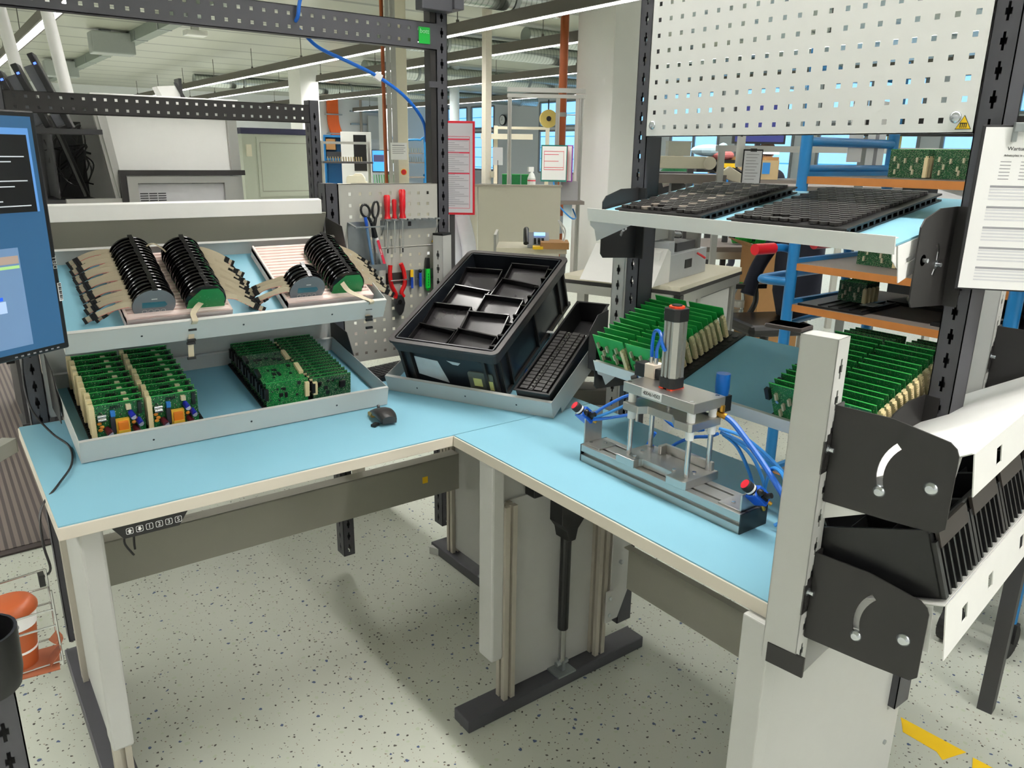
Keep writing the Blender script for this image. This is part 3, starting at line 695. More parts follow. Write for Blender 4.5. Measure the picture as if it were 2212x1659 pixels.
# clipboard hanging on the near dark post
cb = thing('clipboard', 'clipboard with cleaning plan hanging on the near dark post', 'clipboard', M=fr((1.572, .684, 1.642), V((.93, -.37, 0)).normalized(), V((.02, .0, -1)), V((-.37, -.93, 0)).normalized()))
cw, ch = .135, .31
CBM = fr((1.600, .690, 1.645), V((.62, -.78, 0)).normalized(), (0, 0, 1), V((-.78, -.62, 0)).normalized())
cb.matrix_world = CBM
box('board', (0, .19, -.305, 0, -.003, 0), INK, cb, .002); pp = box('paper', (.006, .186, -.302, -.004, .0002, .0008), PAPER, cb, label='printed cleaning plan sheet')
obj('clip', MB().box(.05, .14, -.012, .004, .001, .012).box(.05, .058, -.03, -.01, .001, .008).box(.132, .14, -.03, -.01, .001, .008).cyl((.095, .012, .004), (.095, .012, .009), .012), ZINC, cb, .001)
text('heading', 'Wartungs- und Ordnungsplan', .0095, INK, pp, MT.Translation((.105, -.042, .001)))
text('subheading', 'Arbeitsplatz in der Montage  ____________', .0052, INK, pp, MT.Translation((.09, -.054, .001)))
q = MB(); g = MB(); d_ = MB()
for r in range(6):
    for c in range(4): q.box(.04 + c * .034, .04 + c * .034 + .018 + .004 * ((r * 3 + c) % 3), -.066 - r * .0062, -.0645 - r * .0062, .0009, .001)
for k in range(5):
    y = -.108 - k * .038
    d_.box(.03, .18, y - .004, y, .0009, .001); d_.box(.145, .18, y - .028, y, .0009, .001)
    for r in range(4): g.box(.03, .14, y - .0085 - r * .006, y - .0055 - r * .006, .0009, .001)
obj('print', q, INKG, pp); obj('table_rows', g, INKP, pp); obj('table_bars', d_, INKG, pp)
# ------------------------------------------------------------------ monitor at the left
mh = V((.855, .518, 0)); mr = V((.236, 2.0, 0)); 
MM = fr((.221, 1.955, 1.40), mh, (0, 0, 1), V((.518, -.855, 0)))
mo = thing('monitor', 'tall black monitor turned upright at the left edge, dim blue desktop', 'monitor', M=MM)
mw, hh = .32, .252
obj('casing', MB().box(-mw, 0, -hh, hh, -.035, 0).box(-mw + .08, -.08, -.12, .12, -.06, -.035), BLACK, mo, .004)
def glow(name, c, e): return mat(name, c, .35, var=.02, emit=e)
def scr(name, x0, x1, y0, y1, z, m, par): return box(name, (x0, x1, y0, y1, z, z + .0004), m, par)
SB = glow('screen_blue', (44, 84, 120), .38)
sc = scr('screen', -mw + .012, -.012, -hh + .014, hh - .012, .0002, SB, mo); sc['label'] = 'lit blue screen'
scr('window_frame', -mw + .012, -.022, .050, hh - .035, .0008, glow('screen_frame', (84, 132, 190), .45), sc)
scr('console_window', -mw + .012, -.028, .050, hh - .048, .0013, glow('screen_black', (14, 14, 16), .2), sc)
q = MB()
for k, yy in enumerate((.186, .160, .150, .141, .112, .101, .072, .062)):
    q.box(-mw + .012, -.10 + .03 * ((k * 5) % 3), yy, yy + .0022, .0018, .0020)
obj('console_text', q, glow('screen_text', (180, 185, 190), .5), sc)
scr('form_window', -mw + .012, -.085, -.225, -.02, .0008, glow('screen_form', (96, 124, 158), .45), sc)
scr('form_banner', -mw + .012, -.088, -.052, -.036, .0013, glow('screen_banner', (150, 132, 120), .5), sc)
scr('form_bar', -mw + .012, -.088, -.062, -.056, .0013, glow('screen_green', (150, 190, 120), .5), sc)
scr('form_selection', -mw + .012, -.135, -.124, -.117, .0013, glow('screen_select', (30, 80, 215), .7), sc)
scr('form_field', -mw + .012, -.13, -.15, -.126, .0013, glow('screen_field', (150, 172, 205), .6), sc)
text('maker_lettering', 'DELL', .013, LGREY, mo, fr((-.006, -.06, .0006), (0, 1, 0), (-1, 0, 0), (0, 0, 1)))
q = MB()
for k in range(8): q.box(-.13 + k * .014, -.124 + k * .014, -hh + .005, -hh + .008, .0002, .0006)
obj('taskbar_marks', q, INKG, mo)
bs = box('barcode_sticker', (-.008, .0008, -.145, -.105, .0002, .001), PAPER, mo)
q = MB()
for k in range(12): q.box(-.0065, .0, -.142 + k * .003, -.1405 + k * .003 + .0006 * (k % 3), .001, .0013)
obj('barcode_bars', q, INK, bs)
obj('arm', MB().tube([MM.inverted() @ V(p_) for p_ in ((.06, 1.90, 1.40), (.03, 1.98, 1.38), (.03, 2.25, 1.30), (.165, 2.495, 1.26))], .018).box(-.21, -.11, -.05, .05, -.075, -.06), BLACKC, mo)
# loose USB cable beside it
cab = obj('usb_cable', MB().tube([(.17, 2.46, 1.10), (.15, 2.4, .98), (.155, 2.36, .90), (.19, 2.33, .835), (.215, 2.22, .826), (.20, 2.08, .826), (.155, 1.96, .826), (.11, 1.9, .80), (.10, 1.85, .74), (.105, 1.84, .68), (.09, 1.86, .655)], .0028).box(.08, .092, 1.85, 1.872, .636, .664), BLACK)
tag(cab, 'thin black cable dangling over the left bench edge', 'cable')
# ------------------------------------------------------------------ boards on bench A's lower shelf
def power_board(label, grp):
    t = thing('power_board', label, 'circuit board', group=grp)
    w, h = .124, .082
    box('board', (0, w, 0, .0016, 0, h), PCB_A, t); box('board_edge', (0, w, -.0003, .0019, h, h + .0012), EDGE, t)
    q = MB().box(-.004, .007, -.0105, 0, .002, h + .004).box(-.004, .006, -.0125, -.0105, .006, h - .002)
    for k in range(16): q.box(.007, .0082, -.010, -.002, .006 + k * .0048, .009 + k * .0048)
    obj('edge_connector', q, IVORY, t)
    for x, z in ((.091, .053), (.107, .034)):
        c = obj('blue_capacitor', MB().cyl((x, 0, z), (x + .002, -.021, z - .004), .0072, n=16), mat('blue_sleeve', (34, 44, 170), .3), t, smooth=40)
        obj('capacitor_top', MB().cyl((x + .002, -.0209, z - .004), (x + .002, -.0214, z - .004), .0064, n=16), mat('capacitor_top', (200, 205, 225), .3, .5), c)
    for x, z in ((.033, .022), (.098, .016)):
        c = obj('maroon_capacitor', MB().cyl((x, 0, z), (x + .003, -.022, z - .005), .0078, n=16), mat('maroon_sleeve', (88, 28, 40), .3), t, smooth=40)
        obj('capacitor_top', MB().cyl((x + .003, -.0219, z - .005), (x + .003, -.0224, z - .005), .007, n=16), mat('capacitor_top', (200, 205, 225), .3, .5), c)
    c = obj('transformer', MB().box(.056, .080, -.022, 0, .012, .042), mat('orange_tape', (222, 126, 34), .4), t, .002)
    obj('transformer_core', MB().box(.052, .084, -.016, -.006, .008, .046).box(.055, .081, -.024, -.02, .016, .022), mat('yellow_bobbin', (226, 180, 60), .45), c)
    q = MB()
    for x, z in ((.016, .040), (.021, .031), (.017, .024), (.099, .041), (.095, .031)): q.ball((x, -.006, z), .0052, 1.1, .5, .8, 10)
    each('ceramic_capacitor', q, mat('ochre_ceramic', (216, 140, 40), .4), t, smooth=True)
    obj('fuse', MB().cyl((.013, -.006, .057), (.033, -.006, .057), .004).cyl((.013, -.008, .049), (.032, -.008, .049), .005), STEEL, t, smooth=40)
    obj('choke', MB().box(.041, .052, -.013, 0, .014, .052), mat('dark_choke', (48, 50, 60), .4), t, .001)
    obj('film_capacitor', MB().box(.043, .054, -.009, 0, .052, .066), mat('cyan_blue_part', (40, 120, 200), .4), t, .001)
    obj('relay', MB().box(.080, .092, -.011, 0, .064, .076), mat('cream_box_part', (214, 200, 165), .45), t, .001)
    obj('heat_sink', MB().box(.108, .116, -.009, 0, .05, .079), BLACK, t)
    q = MB()
    for k in range(5): q.box(.045 + k * .005, .0475 + k * .005, -.005, 0, .070, .076)
    obj('diode_row', q, BLACK, t)
    return t
p0 = None
GP = 'power boards standing in the lower shelf'
for c in range(2):
    for r in range(10):
        y = .078 + r * .0345
        lb = '%s board from the front in the %s column of power boards with blue capacitors' % (ORD[r], ('left', 'right')[c])
        M = MA1 @ TR(.046 + c * .137 + .002 * ((r * 7) % 3 - 1), y, .0075, rx=R(-7 + 1.5 * math.sin(r * 2.3))) @ MT.Diagonal((1.03, 1.1, 1.16, 1))
        if p0 is None: p0 = power_board(lb, GP); p0.matrix_world = M
        else: dup(p0, M, lb)
def cup_tray(label, M, w, d, h=.007, grp=None):
    t = thing('board_tray', label, 'tray', M=M, group=grp)
    box('tray_base', (0, w, 0, d, 0, h * .5), BLACK, t)
    q = MB(); y = .008
    while y < d - .006: q.box(.002, w - .002, y, y + .004, h * .5, h); y += .0125
    obj('slot_ribs', q, BLACK, t); return t
cup_tray('black slotted tray under the power boards', MA1 @ TR(.036, .062, .0004), .29, .345)
def logic_board(label, grp, w=.126, h=.072, pm=PCB_D, conn='right', led=False):
    t = thing('logic_board', label, 'circuit board', group=grp)
    box('board', (0, w, 0, .0016, 0, h), pm, t); box('board_edge', (0, w, -.0003, .0019, h, h + .001), GREEN, t)
    x = w - .012 if conn == 'right' else -.002
    q = MB().box(x, x + .013, -.009, 0, h * .25, h * .85)
    for k in range(8): q.box(x + .013, x + .0142, -.008, -.002, h * .27 + k * h * .07, h * .30 + k * h * .07)
    obj('connector', q, IVORY, t)
    obj('black_header', MB().box(-.006, .004, -.010, 0, h * .35, h * .8), BLACK, t)
    q = MB()
    rr = random.Random(len(label))
    for k in range(9):
        a, b_, s_ = rr.uniform(.01, w - .03), rr.uniform(.01, h - .016), rr.uniform(.004, .012)
        q.box(a, a + s_, -.0025, 0, b_, b_ + s_)
    obj('chip', q, BLACK, t)
    if led:
        each('red_part', MB().ball((.010, -.004, h * .62), .004).ball((.010, -.004, h * .38), .004), RED, t, smooth=True)
        q = MB()
        for k in range(6): q.cyl((.05 + k * .010, 0, h * .86), (.05 + k * .010, -.006, h * .86), .0028, n=10)
        each('silver_capacitor', q, STEEL, t)
        obj('power_inductor', MB().box(w * .68, w * .84, -.008, 0, h * .4, h * .7), BLACK, t, .001)
    return t
GL = 'logic boards standing in the lower shelf'
lA = logic_board('front board in the left column of logic boards, bright green with ivory connector', GL, .128, .076, PCB_B); lA.matrix_world = MA1 @ TR(.503, .085, .0075, rx=R(-6))
lB = logic_board('front board in the right column of logic boards, with two red parts', GL, .124, .068, PCB_D, 'none', True); lB.matrix_world = MA1 @ TR(.648, .088, .0075, rx=R(-6))
lC = logic_board('second board from the front in the left column of logic boards', GL, .128, .07, PCB_D)
lC.matrix_world = MA1 @ TR(.500, .103, .0075, rx=R(-6))
lD = None
for r in range(1, 16):
    y = .088 + r * .0205
    if r > 1: dup(lC, MA1 @ TR(.503 + .0015 * ((r * 5) % 3 - 1), y - .001, .0075, rx=R(-6 + 1.2 * math.sin(r * 1.7))), '%s board from the front in the left column of logic boards' % ORD[r])
    dup(lB, MA1 @ TR(.646 + .0015 * ((r * 4) % 3 - 1), y, .0075, rx=R(-6 + 1.2 * math.sin(r * 2.1))), '%s board from the front in the right column of logic boards' % ORD[r])
dup(lA, MA1 @ TR(.497, .098, .083, rx=R(-78)), 'bright green logic board lying flat on top of the left column')
dup(lC, MA1 @ TR(.497, .205, .0835, rx=R(-82)), 'dark logic board lying on top of the left column, farther back')
cup_tray('black slotted tray under the logic boards', MA1 @ TR(.495, .07, .0004), .28, .34)

# ------------------------------------------------------------------ display modules in foam blocks
LCD = mat('teal_display_window', (44, 110, 130), .15); PANEL = mat('grey_film_panel', (112, 120, 128), .3, var=.02)
def dpoly(r, cut, n=28):
    a0 = -90 + math.degrees(math.acos(cut / r)); a1 = 270 - math.degrees(math.acos(cut / r))
    return [(r * math.cos(R(a0 + (a1 - a0) * i / n)), r * math.sin(R(a0 + (a1 - a0) * i / n))) for i in range(n + 1)]
def conn(mb, p, ax, w=.017, s=.007):
    X = V(ax).normalized(); Z = V((0, .5, .86)); Z = (Z - X * Z.dot(X)).normalized(); mb.m = fr(p, X, Z.cross(X), Z); mb.box(-s / 2, s / 2, -.004, .004, -w / 2, w / 2); mb.m = MT()
def module(label, grp, back, side, seed, first=False, r=.053, cut=.026):
    """round display module: front film, window, ring, board behind; ribbon cable with three black sockets"""
    t = thing('display_module', label, 'display module', group=grp)
    P = dpoly(r, cut)
    obj('ring', MB().prism(P, 0, .004, 'y').prism([(x * .84, y * .84) for x, y in P], .004, .0075, 'y').prism([(x * .90, y * .90) for x, y in P], .0075, .0115, 'y').box(-.006, .006, -.001, .012, .050, .0545), BLACKG, t, .0006, label='glossy black housing')
    if not back and not first:
        obj('front_cover', MB().prism([(x * .86, y * .86) for x, y in P], -.0006, 0, 'y'), PANEL, t)
    elif not back:
        f = obj('front_film', MB().prism([(x * .985, y * .985) for x, y in P], -.0006, 0, 'y'), PANEL, t)
        obj('display_window', MB().prism([(-.029, -.007), (.026, -.007), (.032, .001), (.026, .011), (-.029, .011)], -.001, -.0006, 'y'), LCD, f)
        q = MB()
        for i in range(4):
            cx = -.0225 + i * .015; o = MB(); n = 16
            pts = [(cx + .0062 * math.cos(2 * math.pi * k / n), -.019 + .0055 * math.sin(2 * math.pi * k / n)) for k in range(n)]
            pin = [(cx + .0054 * math.cos(2 * math.pi * k / n), -.019 + .0047 * math.sin(2 * math.pi * k / n)) for k in range(n)]
            q.add([(a, -.0009, b) for a, b in pts] + [(a, -.0009, b) for a, b in pin], [(k, (k + 1) % n, n + (k + 1) % n, n + k) for k in range(n)])
        q.box(-.007, .007, -.0009, -.0006, .020, .0225)
        obj('key_outline', q, PAPER, f)
    else:
        B_ = [(-.049, -.026), (.050, -.026), (.050, .004), (.043, .024), (.030, .041), (-.014, .041), (-.045, .004)]
        b = obj('board', MB().prism(B_, -.0016, 0, 'y'), GREENB, t)
        rr = random.Random(seed); q = MB()
        for k in range(26):
            a, c_ = rr.uniform(-.032, .038), rr.uniform(-.02, .022); q.box(a, a + rr.uniform(.0006, .003), -.0018, -.0016, c_, c_ + .0007)
        obj('solder_mark', q, mat('pale_green_mark', (120, 190, 150), .4), b)
        each('notch', MB().box(.048, .051, -.003, .001, -.010, -.002).box(-.050, -.047, -.003, .001, -.014, -.006), BLACK, b)
    rr = random.Random(seed); sg = side; L = rr.uniform(.07, .10); z1 = -.044 - rr.uniform(0, .01); yo = rr.uniform(-.03, .026)
    pts = [(sg * .046, .006, -.002), (sg * .06, .003 + yo * .3, .003), (sg * (.062 + L * .45), yo, -.016), (sg * (.06 + L), yo * 1.4, z1)]
    rb_ = obj('ribbon_cable', MB().ribbon(pts, .0145, .0011, 5, (0, .5, .86)), RIBBON, t)
    q = MB(); pe = V(pts[-1]); pd = (pe - V(pts[-2])).normalized()
    for f in (0, .020, .028): conn(q, pe - pd * f, pd)
    each('socket', q, BLACK, rb_); obj('ribbon_stripe', MB().ribbon([(x, y - .0034, z - .006) for x, y, z in pts], .0009, .0013, 5, (0, .5, .86)), INKR, rb_)
    return t
def foam_block(label, M, w, d, h, n):
    t = thing('foam_block', label, 'foam block', M=M)
    q = MB().box(0, w, 0, d, 0, h * .88); y = 0; p = d / n
    for i in range(n): q.box(.006, w - .006, i * p, i * p + p * .6, h * .88, h)
    q.box(0, .0065, 0, d, h * .5, h).box(w - .0065, w, 0, d, h * .5, h).box(0, w, 0, .02, h * .5, h)
    obj('foam', q, FOAM, t, .0015); return t
foam_block('pink foam block under the two long rolls of display modules', MA2 @ TR(.15, .055, .0004), .268, .31, .038, 20)
foam_block('pink foam block beside the tool panel, its left half partly empty', MA2 @ TR(.575, .055, .0004), .27, .31, .039, 20)
protos = {}
def roll(x, y0, n, pitch, back, side, nm, lean, r=.053, z=.060):
    var = [None, None, None]
    for i in range(n):
        k = 3 if i == 0 else i % 3
        lb = '%s %s from the front in %s' % (ORD[i], 'green backed module' if (back and i == 0) else 'display module', nm)
        M = MA2 @ TR(x + .0012 * ((i * 5) % 3 - 1), y0 + i * pitch, z, rx=R(-lean), rz=R(((i * 7) % 5 - 2) * .8))
        key = (back, side, k)
        if key not in protos: protos[key] = module(lb, 'display modules standing in foam', back, side, 11 + k * 3 + (5 if back else 0), k == 3); protos[key].matrix_world = M
        else: dup(protos[key], M, lb)
roll(.222, .078, 18, .0148, False, -1, 'the left roll of the left foam block', -6)
roll(.352, .076, 17, .0152, True, 1, 'the right roll of the left foam block', -6)
roll(.640, .080, 5, .0150, False, -1, 'the short roll on the right foam block', -6)
roll(.768, .084, 15, .0152, True, 1, 'the long roll on the right foam block', -6)
# two long ribbon cables that hang over the shelf lip
IM = MA2.inverted()
def hang(label, pts, w, socks, wv=(1, 0, 0)):
    o = thing('ribbon_cable', label, 'ribbon cable')
    obj('band', MB().ribbon(pts, w, .0012, 6, wv), RIBBON, o)
    q = MB()
    for p in socks: q.cb(p, (.021, .007, .0065))
    each('socket', q, BLACK, o)
pw = lambda x, y, z: tuple(MA2 @ V((x, y, z)))
a = pw(.335, .066, .062); b = pw(.318, .03, .045)
hang('ribbon cable hanging over the upper shelf lip in front of the left foam block', [a, pw(.322, .052, .062), pw(.304, .028, .058), pw(.30, -.004, .058), (.522, 2.094, 1.13), (.514, 2.092, 1.085), (.512, 2.092, 1.05)], .0145, [(.521, 2.090, 1.128), (.516, 2.089, 1.10), (.514, 2.089, 1.092), (.512, 2.090, 1.052)])
hang('ribbon cable hanging over the upper shelf lip beside the tool panel', [pw(.738, .068, .085), pw(.755, .05, .066), pw(.79, .02, .058), pw(.807, -.004, .058), (1.03, 2.096, 1.13), (1.03, 2.094, 1.09)], .0145, [(1.03, 2.091, 1.13), (1.03, 2.090, 1.105), (1.03, 2.090, 1.096), (1.03, 2.091, 1.072)])
hang('thin ribbon loop standing over the back of the two rolls', [pw(.245, .30, .088), pw(.275, .30, .105), pw(.31, .29, .075), pw(.312, .285, .04)], .004, [])

# ------------------------------------------------------------------ corner shelf: black crate and side bin
CRM = MC @ TR(.04, .018, .0006, rx=R(2.0))
def crate():
    t = thing('transport_crate', 'large black ribbed transport crate on the diagonal corner shelf', 'crate', M=CRM)
    w, d, h, k = .396, .585, .19, .004
    q = MB()
    i = .022
    q.box(i, w - i, i, d - i, 0, .006)
    q.box(i, w - i, i, i + k, 0, h).box(i, w - i, d - i - k, d - i, 0, h).box(i, i + k, i, d - i, 0, h).box(w - i - k, w - i, i, d - i, 0, h)
    obj('walls', q, mat('crate_wall', (24, 28, 34), .35, var=.2, scale=6), t)
    O = rrect(0, w, 0, d, .022, 4); I = rrect(.016, w - .016, .016, d - .016, .014, 4); n = len(O); q = MB()
    for za, zb, oo, ii in ((h - .008, h, O, I),):
        q.add([(x, y, za) for x, y in oo] + [(x, y, za) for x, y in ii] + [(x, y, zb) for x, y in oo] + [(x, y, zb) for x, y in ii],
              [(j, (j + 1) % n, n + (j + 1) % n, n + j) for j in range(n)] + [(2 * n + j, 2 * n + (j + 1) % n, 3 * n + (j + 1) % n, 3 * n + j) for j in range(n)] +
              [(j, (j + 1) % n, 2 * n + (j + 1) % n, 2 * n + j) for j in range(n)] + [(n + j, n + (j + 1) % n, 3 * n + (j + 1) % n, 3 * n + j) for j in range(n)])
    O2 = rrect(.003, w - .003, .003, d - .003, .02, 4); I2 = rrect(.012, w - .012, .012, d - .012, .016, 4)
    q.add([(x, y, h - .045) for x, y in I2] + [(x, y, h - .007) for x, y in O2], [(j, (j + 1) % n, n + (j + 1) % n, n + j) for j in range(n)])
    q.add([(x, y, h - .045) for x, y in I2] + [(x * .94 + w * .03, y * .96 + d * .02, h - .045) for x, y in I2], [(j, (j + 1) % n, n + (j + 1) % n, n + j) for j in range(n)])
    obj('rim', q, mat('scuffed_black_rim', (44, 40, 40), .45, var=.3, scale=30), t)
    q = MB()
    for x in (.024, .058, w - .068, w - .034): q.prism([(x, .012), (x + .01, .012), (x + .01, .024), (x, .024)], .012, h - .04)
    for y in (.03, .085, .29, d - .095, d - .04):
        q.box(.012, .024, y, y + .008, .012, h - .04).box(w - .024, w - .012, y, y + .008, .012, h - .04)
    q.box(.014, w - .014, .012, d - .012, .0, .014)
    obj('ribs', q, mat('worn_black_rib', (34, 30, 28), .5, var=.35, scale=25), t)
    s_ = obj('paper_remnant', MB().prism([(.075, .055), (.185, .035), (.16, .118), (.075, .125)], .0205, .0216, 'y').prism([(.195, .125), (.245, .122), (.235, .112), (.215, .113)], .0205, .0216, 'y'), mat('torn_label', (196, 202, 204), .7, var=.12, scale=40), t)
    hd = obj('card_holder', MB().prism(rrect(.266, .356, .028, .098, .008, 3), .016, .0205, 'y'), mat('clear_card_holder', (120, 122, 108), .15, alpha=.55), t)
    obj('card', MB().box(.283, .313, .0150, .016, .045, .075).box(.33, .352, .0150, .016, .036, .07), mat('pale_yellow_card', (212, 208, 130), .6), hd)
    return t
CR = crate()
# trays of film carriers lying like shingles in the crate
def carrier(label, grp):
    t = thing('carrier_tray', label, 'tray', group=grp)
    w, d = .142, .098
    obj('plate', MB().box(0, w, 0, d, 0, .003), mat('shiny_black_plate', (40, 38, 40), .22), t)
    q = MB().box(0, .0035, 0, d, .0, .022).box(w - .0035, w, 0, d, 0, .022).box(0, w, d - .004, d, 0, .024).box(-.004, w + .004, -.003, .002, 0, .007)
    obj('lip', q, BLACKG, t); return t
c0 = None; k = 0
rows_l = [(.030, .045), (.030, .165), (.038, .285), (.036, .40)]; rows_r = [(.190, .030), (.192, .128), (.194, .232), (.196, .340), (.20, .44)]
for col, rr_ in (('left', rows_l), ('right', rows_r)):
    for i, (x, y) in enumerate(rr_):
        lb = '%s shiny black carrier from the front in the %s half of the crate' % (ORD[i], col)
        M = CRM @ TR(x, y, .135 + .004 * ((i * 3 + k) % 3), rz=R((-5, 4, -3, 6, 2)[(i + k) % 5]), rx=R(9), ry=R(3))
        if c0 is None: c0 = carrier(lb, 'black carriers in the crate'); c0.matrix_world = M
        else: dup(c0, M, lb)
    k = 2
q = MB().box(.03, .366, .03, .55, .008, .12)
for i in range(26): q.box(.34, .366, .04 + i * .019, .047 + i * .019, .12, .152 + .012 * ((i * 5) % 3))
o = obj('carrier_stack', q, BLACKG); o.matrix_world = CRM; tag(o, 'stack of black carriers filling the crate below and along its right wall', 'stack of trays')
# narrow bin
t = thing('narrow_bin', 'long narrow black bin beside the crate, filled with ribbed strips', 'bin', M=MC @ TR(.478, .012, .0006))
w, d, h, k = .112, .52, .075, .003
q = MB().box(.006, w - .006, .006, d - .006, 0, k)
for a_, b_ in (((.006, 0), (0, h)), ((w - .006, 0), (w, h))):
    sg = 1 if a_[0] < w / 2 else -1
    q.prism([a_, b_, (b_[0] + sg * k, h), (a_[0] + sg * k, 0)], .003, d - .003, 'y')
q.prism([(.006, 0), (0, h), (k, h), (.009, 0)], .004, w - .004, 'x').prism([(d - .006, 0), (d, h), (d - k, h), (d - .009, 0)], .004, w - .004, 'x')
obj('bin_body', q, BLACK, t)
q = MB().box(-.004, .001, -.004, d + .004, h - .003, h).box(w - .001, w + .004, -.004, d + .004, h - .003, h).box(-.004, w + .004, -.004, .001, h - .003, h).box(-.004, w + .004, d - .001, d + .004, h - .003, h)
obj('rim', q, BLACK, t)
st = mat('black_strip', (52, 50, 50), .35)
for j, x in enumerate((.008, .036, .056, .082)):
    s_ = thing('ribbed_strip', '%s ribbed black strip from the left in the narrow bin' % ORD[j], 'strip', M=MC @ TR(.478 + x, .028, .001), group='ribbed strips in the narrow bin')
    wd = .024 if j in (0, 2) else .014
    q = MB().box(0, wd, 0, .325, .004, .064)
    for i in range(18): q.box(0, wd, i * .018, i * .018 + .0145, .064, .0705 if j in (0, 2) else .0675)
    obj('strip_body', q, st, s_)
    if j in (1,):
        q = MB()
        for i in range(24): q.cyl((wd / 2, .008 + i * .0133, .066), (wd / 2, .008 + i * .0133, .0715), .0038, n=8)
        obj('knobs', q, STEEL, s_)

# ------------------------------------------------------------------ boards on bench B's lower shelf
def tall_board(label, grp, w=.118, h=.088, cut=True, pm=None):
    t = thing('carrier_board', label, 'circuit board', group=grp)
    if cut:
        q = MB().box(0, w, 0, .0016, h * .62, h).box(0, .010, 0, .0016, 0, h * .62).box(w - .02, w, 0, .0016, 0, h * .62).box(.01, w - .02, 0, .0016, h * .28, h * .40).box(.01, w - .02, 0, .0016, 0, h * .10).box(w * .42, w * .56, 0, .0016, 0, h * .62)
    else: q = MB().box(0, w, 0, .0016, 0, h)
    obj('board', q, GREEN if cut else (pm or PCB_C), t)
    box('board_edge', (0, w, -.0003, .0019, h, h + .0012), EDGE, t)
    q = MB()
    for x, z in ((.015, .58), (.03, .32), (.048, .52), (.07, .26), (.085, .55), (.02, .12), (.075, .12)): q.box(w / .118 * x, w / .118 * x + .005, -.008, -.0003, z * h, z * h + .017)
    obj('pin_header', q, mat('pale_pin_header', (196, 188, 160), .4), t)
    q = MB().box(w - .008, w + .004, -.011, 0, .002, h * .72).box(w - .004, w + .001, -.012, 0, h * .72, h * .78)
    for k in range(12): q.box(w + .004, w + .0055, -.010, -.003, .006 + k * h * .055, .009 + k * h * .055)
    obj('edge_connector', q, IVORY, t); return t
t0 = None
for c in range(2):
    for r in range(13):
        lb = '%s green board from the front in the %s column behind the press cylinder' % (ORD[r], ('far', 'near')[c])
        M = MB1 @ TR(.008 + c * .128, .018 + r * .0215, .006, rx=R(4 + 2 * math.sin(r * 1.9)), rz=R(1.2 * math.sin(r + c)))
        if t0 is None: t0 = tall_board(lb, 'green boards on the lower right shelf'); t0.matrix_world = M
        else: dup(t0, M, lb)
t1 = None
for c in range(2):
    for r in range(13):
        lb = '%s green board from the front in the %s column behind the near grey post' % (ORD[r], ('left', 'right')[c])
        M = MB1 @ TR(.592 + c * .122, .012 + r * .0215, .0075, rx=R(3 + 1.5 * math.sin(r * 2.3)))
        if t1 is None:
            t1 = tall_board(lb, 'green boards near the end of the lower right shelf', .116, .092, False); t1.matrix_world = M
            obj('black_header', MB().box(-.008, .003, -.010, .0, .052, .080), BLACK, t1)
            obj('small_capacitor', MB().cyl((.02, -.0003, .05), (.02, -.008, .05), .004), STEEL, t1, smooth=40)
        else: dup(t1, M, lb)
def round_cell_tray(label, M, w, d):
    t = thing('cell_tray', label, 'tray', M=M)
    box('tray_base', (0, w, 0, d, 0, .004), BLACK, t)
    q = MB(); n = int(w / .0235); m = int(d / .0235)
    for i in range(n):
        for j in range(m): q.cyl((.0125 + i * .0235, .0125 + j * .0235, .004), (.0125 + i * .0235, .0125 + j * .0235, .0055), .0095, n=10)
    obj('round_cell', q, mat('dark_round_cell', (46, 46, 48), .4), t); return t
round_cell_tray('black round cell tray under the boards behind the press', MB1 @ TR(.0, .016, .0004), .29, .292)
round_cell_tray('black round cell tray under the boards behind the near grey post', MB1 @ TR(.578, .006, .0004), .262, .302)
# cap trays on the upper shelf
def cap_tray(label, M, w, d, light):
    t = thing('cap_tray', label, 'tray', M=M)
    H = .017; q = MB().box(0, w, 0, d, 0, .004).box(.008, w - .010, .006, d - .006, .004, H - .004).box(0, w, 0, d, H - .004, H)
    for i in range(16): q.box(w - .012, w - .002, .01 + i * d / 16.5, .016 + i * d / 16.5, .004, H - .004)
    obj('tray_frame', q, BLACK, t)
    q = MB(); g = MB(); n = int((w - .016) / .0232); m = 20; pd = (d - .02) / m; rr = random.Random(len(label))
    for j in range(m):
        for i in range(n):
            if (j, i) in ((1, 3), (1, 4), (0, 7), (20, 4), (20, 5), (21, 9), (21, 10)): continue
            x = .010 + .0116 + i * .0232 + (.0116 if j % 2 and i < n - 1 else 0); y = .012 + j * pd
            h = H + .0042
            mb = g if (light and ((i + 1) % 4 == 0) and j % 2 == 0) else q
            mb.m = TR(x, y + pd * .5, h, rx=R(-5))
            mb.prism([(.0125 * math.cos(2 * math.pi * k / 10), .0125 * math.sin(2 * math.pi * k / 10)) for k in range(10)], -.0042, .0022); mb.m = MT()
    obj('caps', q, mat('black_cap', (40, 37, 37), .38, var=.12, scale=90), t)
    if g.v: each('pale_cap', g, mat('pale_cap', (150, 140, 130), .35), t, label='paler shiny caps')
    return t
cap_tray('black cap tray at the far end of the upper right shelf, with pale gaps', MB2 @ TR(.088, .016, .0004), .285, .37, True)
cap_tray('black cap tray at the near end of the upper right shelf', MB2 @ TR(.445, .016, .0004), .29, .37, False)
# ------------------------------------------------------------------ pneumatic press on bench B.  local: X = -y (to the near end), Y = +x (away), Z up
PM = fr((1.271, 1.391, TZ), (0, -1, 0), (1, 0, 0), (0, 0, -1)); PM = MT(((0, 1, 0, 1.271), (-1, 0, 0, 1.391), (0, 0, 1, TZ), (0, 0, 0, 1)))
press = thing('pneumatic_press', 'aluminium pneumatic press fixture with upright cylinder and number label', 'press', M=PM)
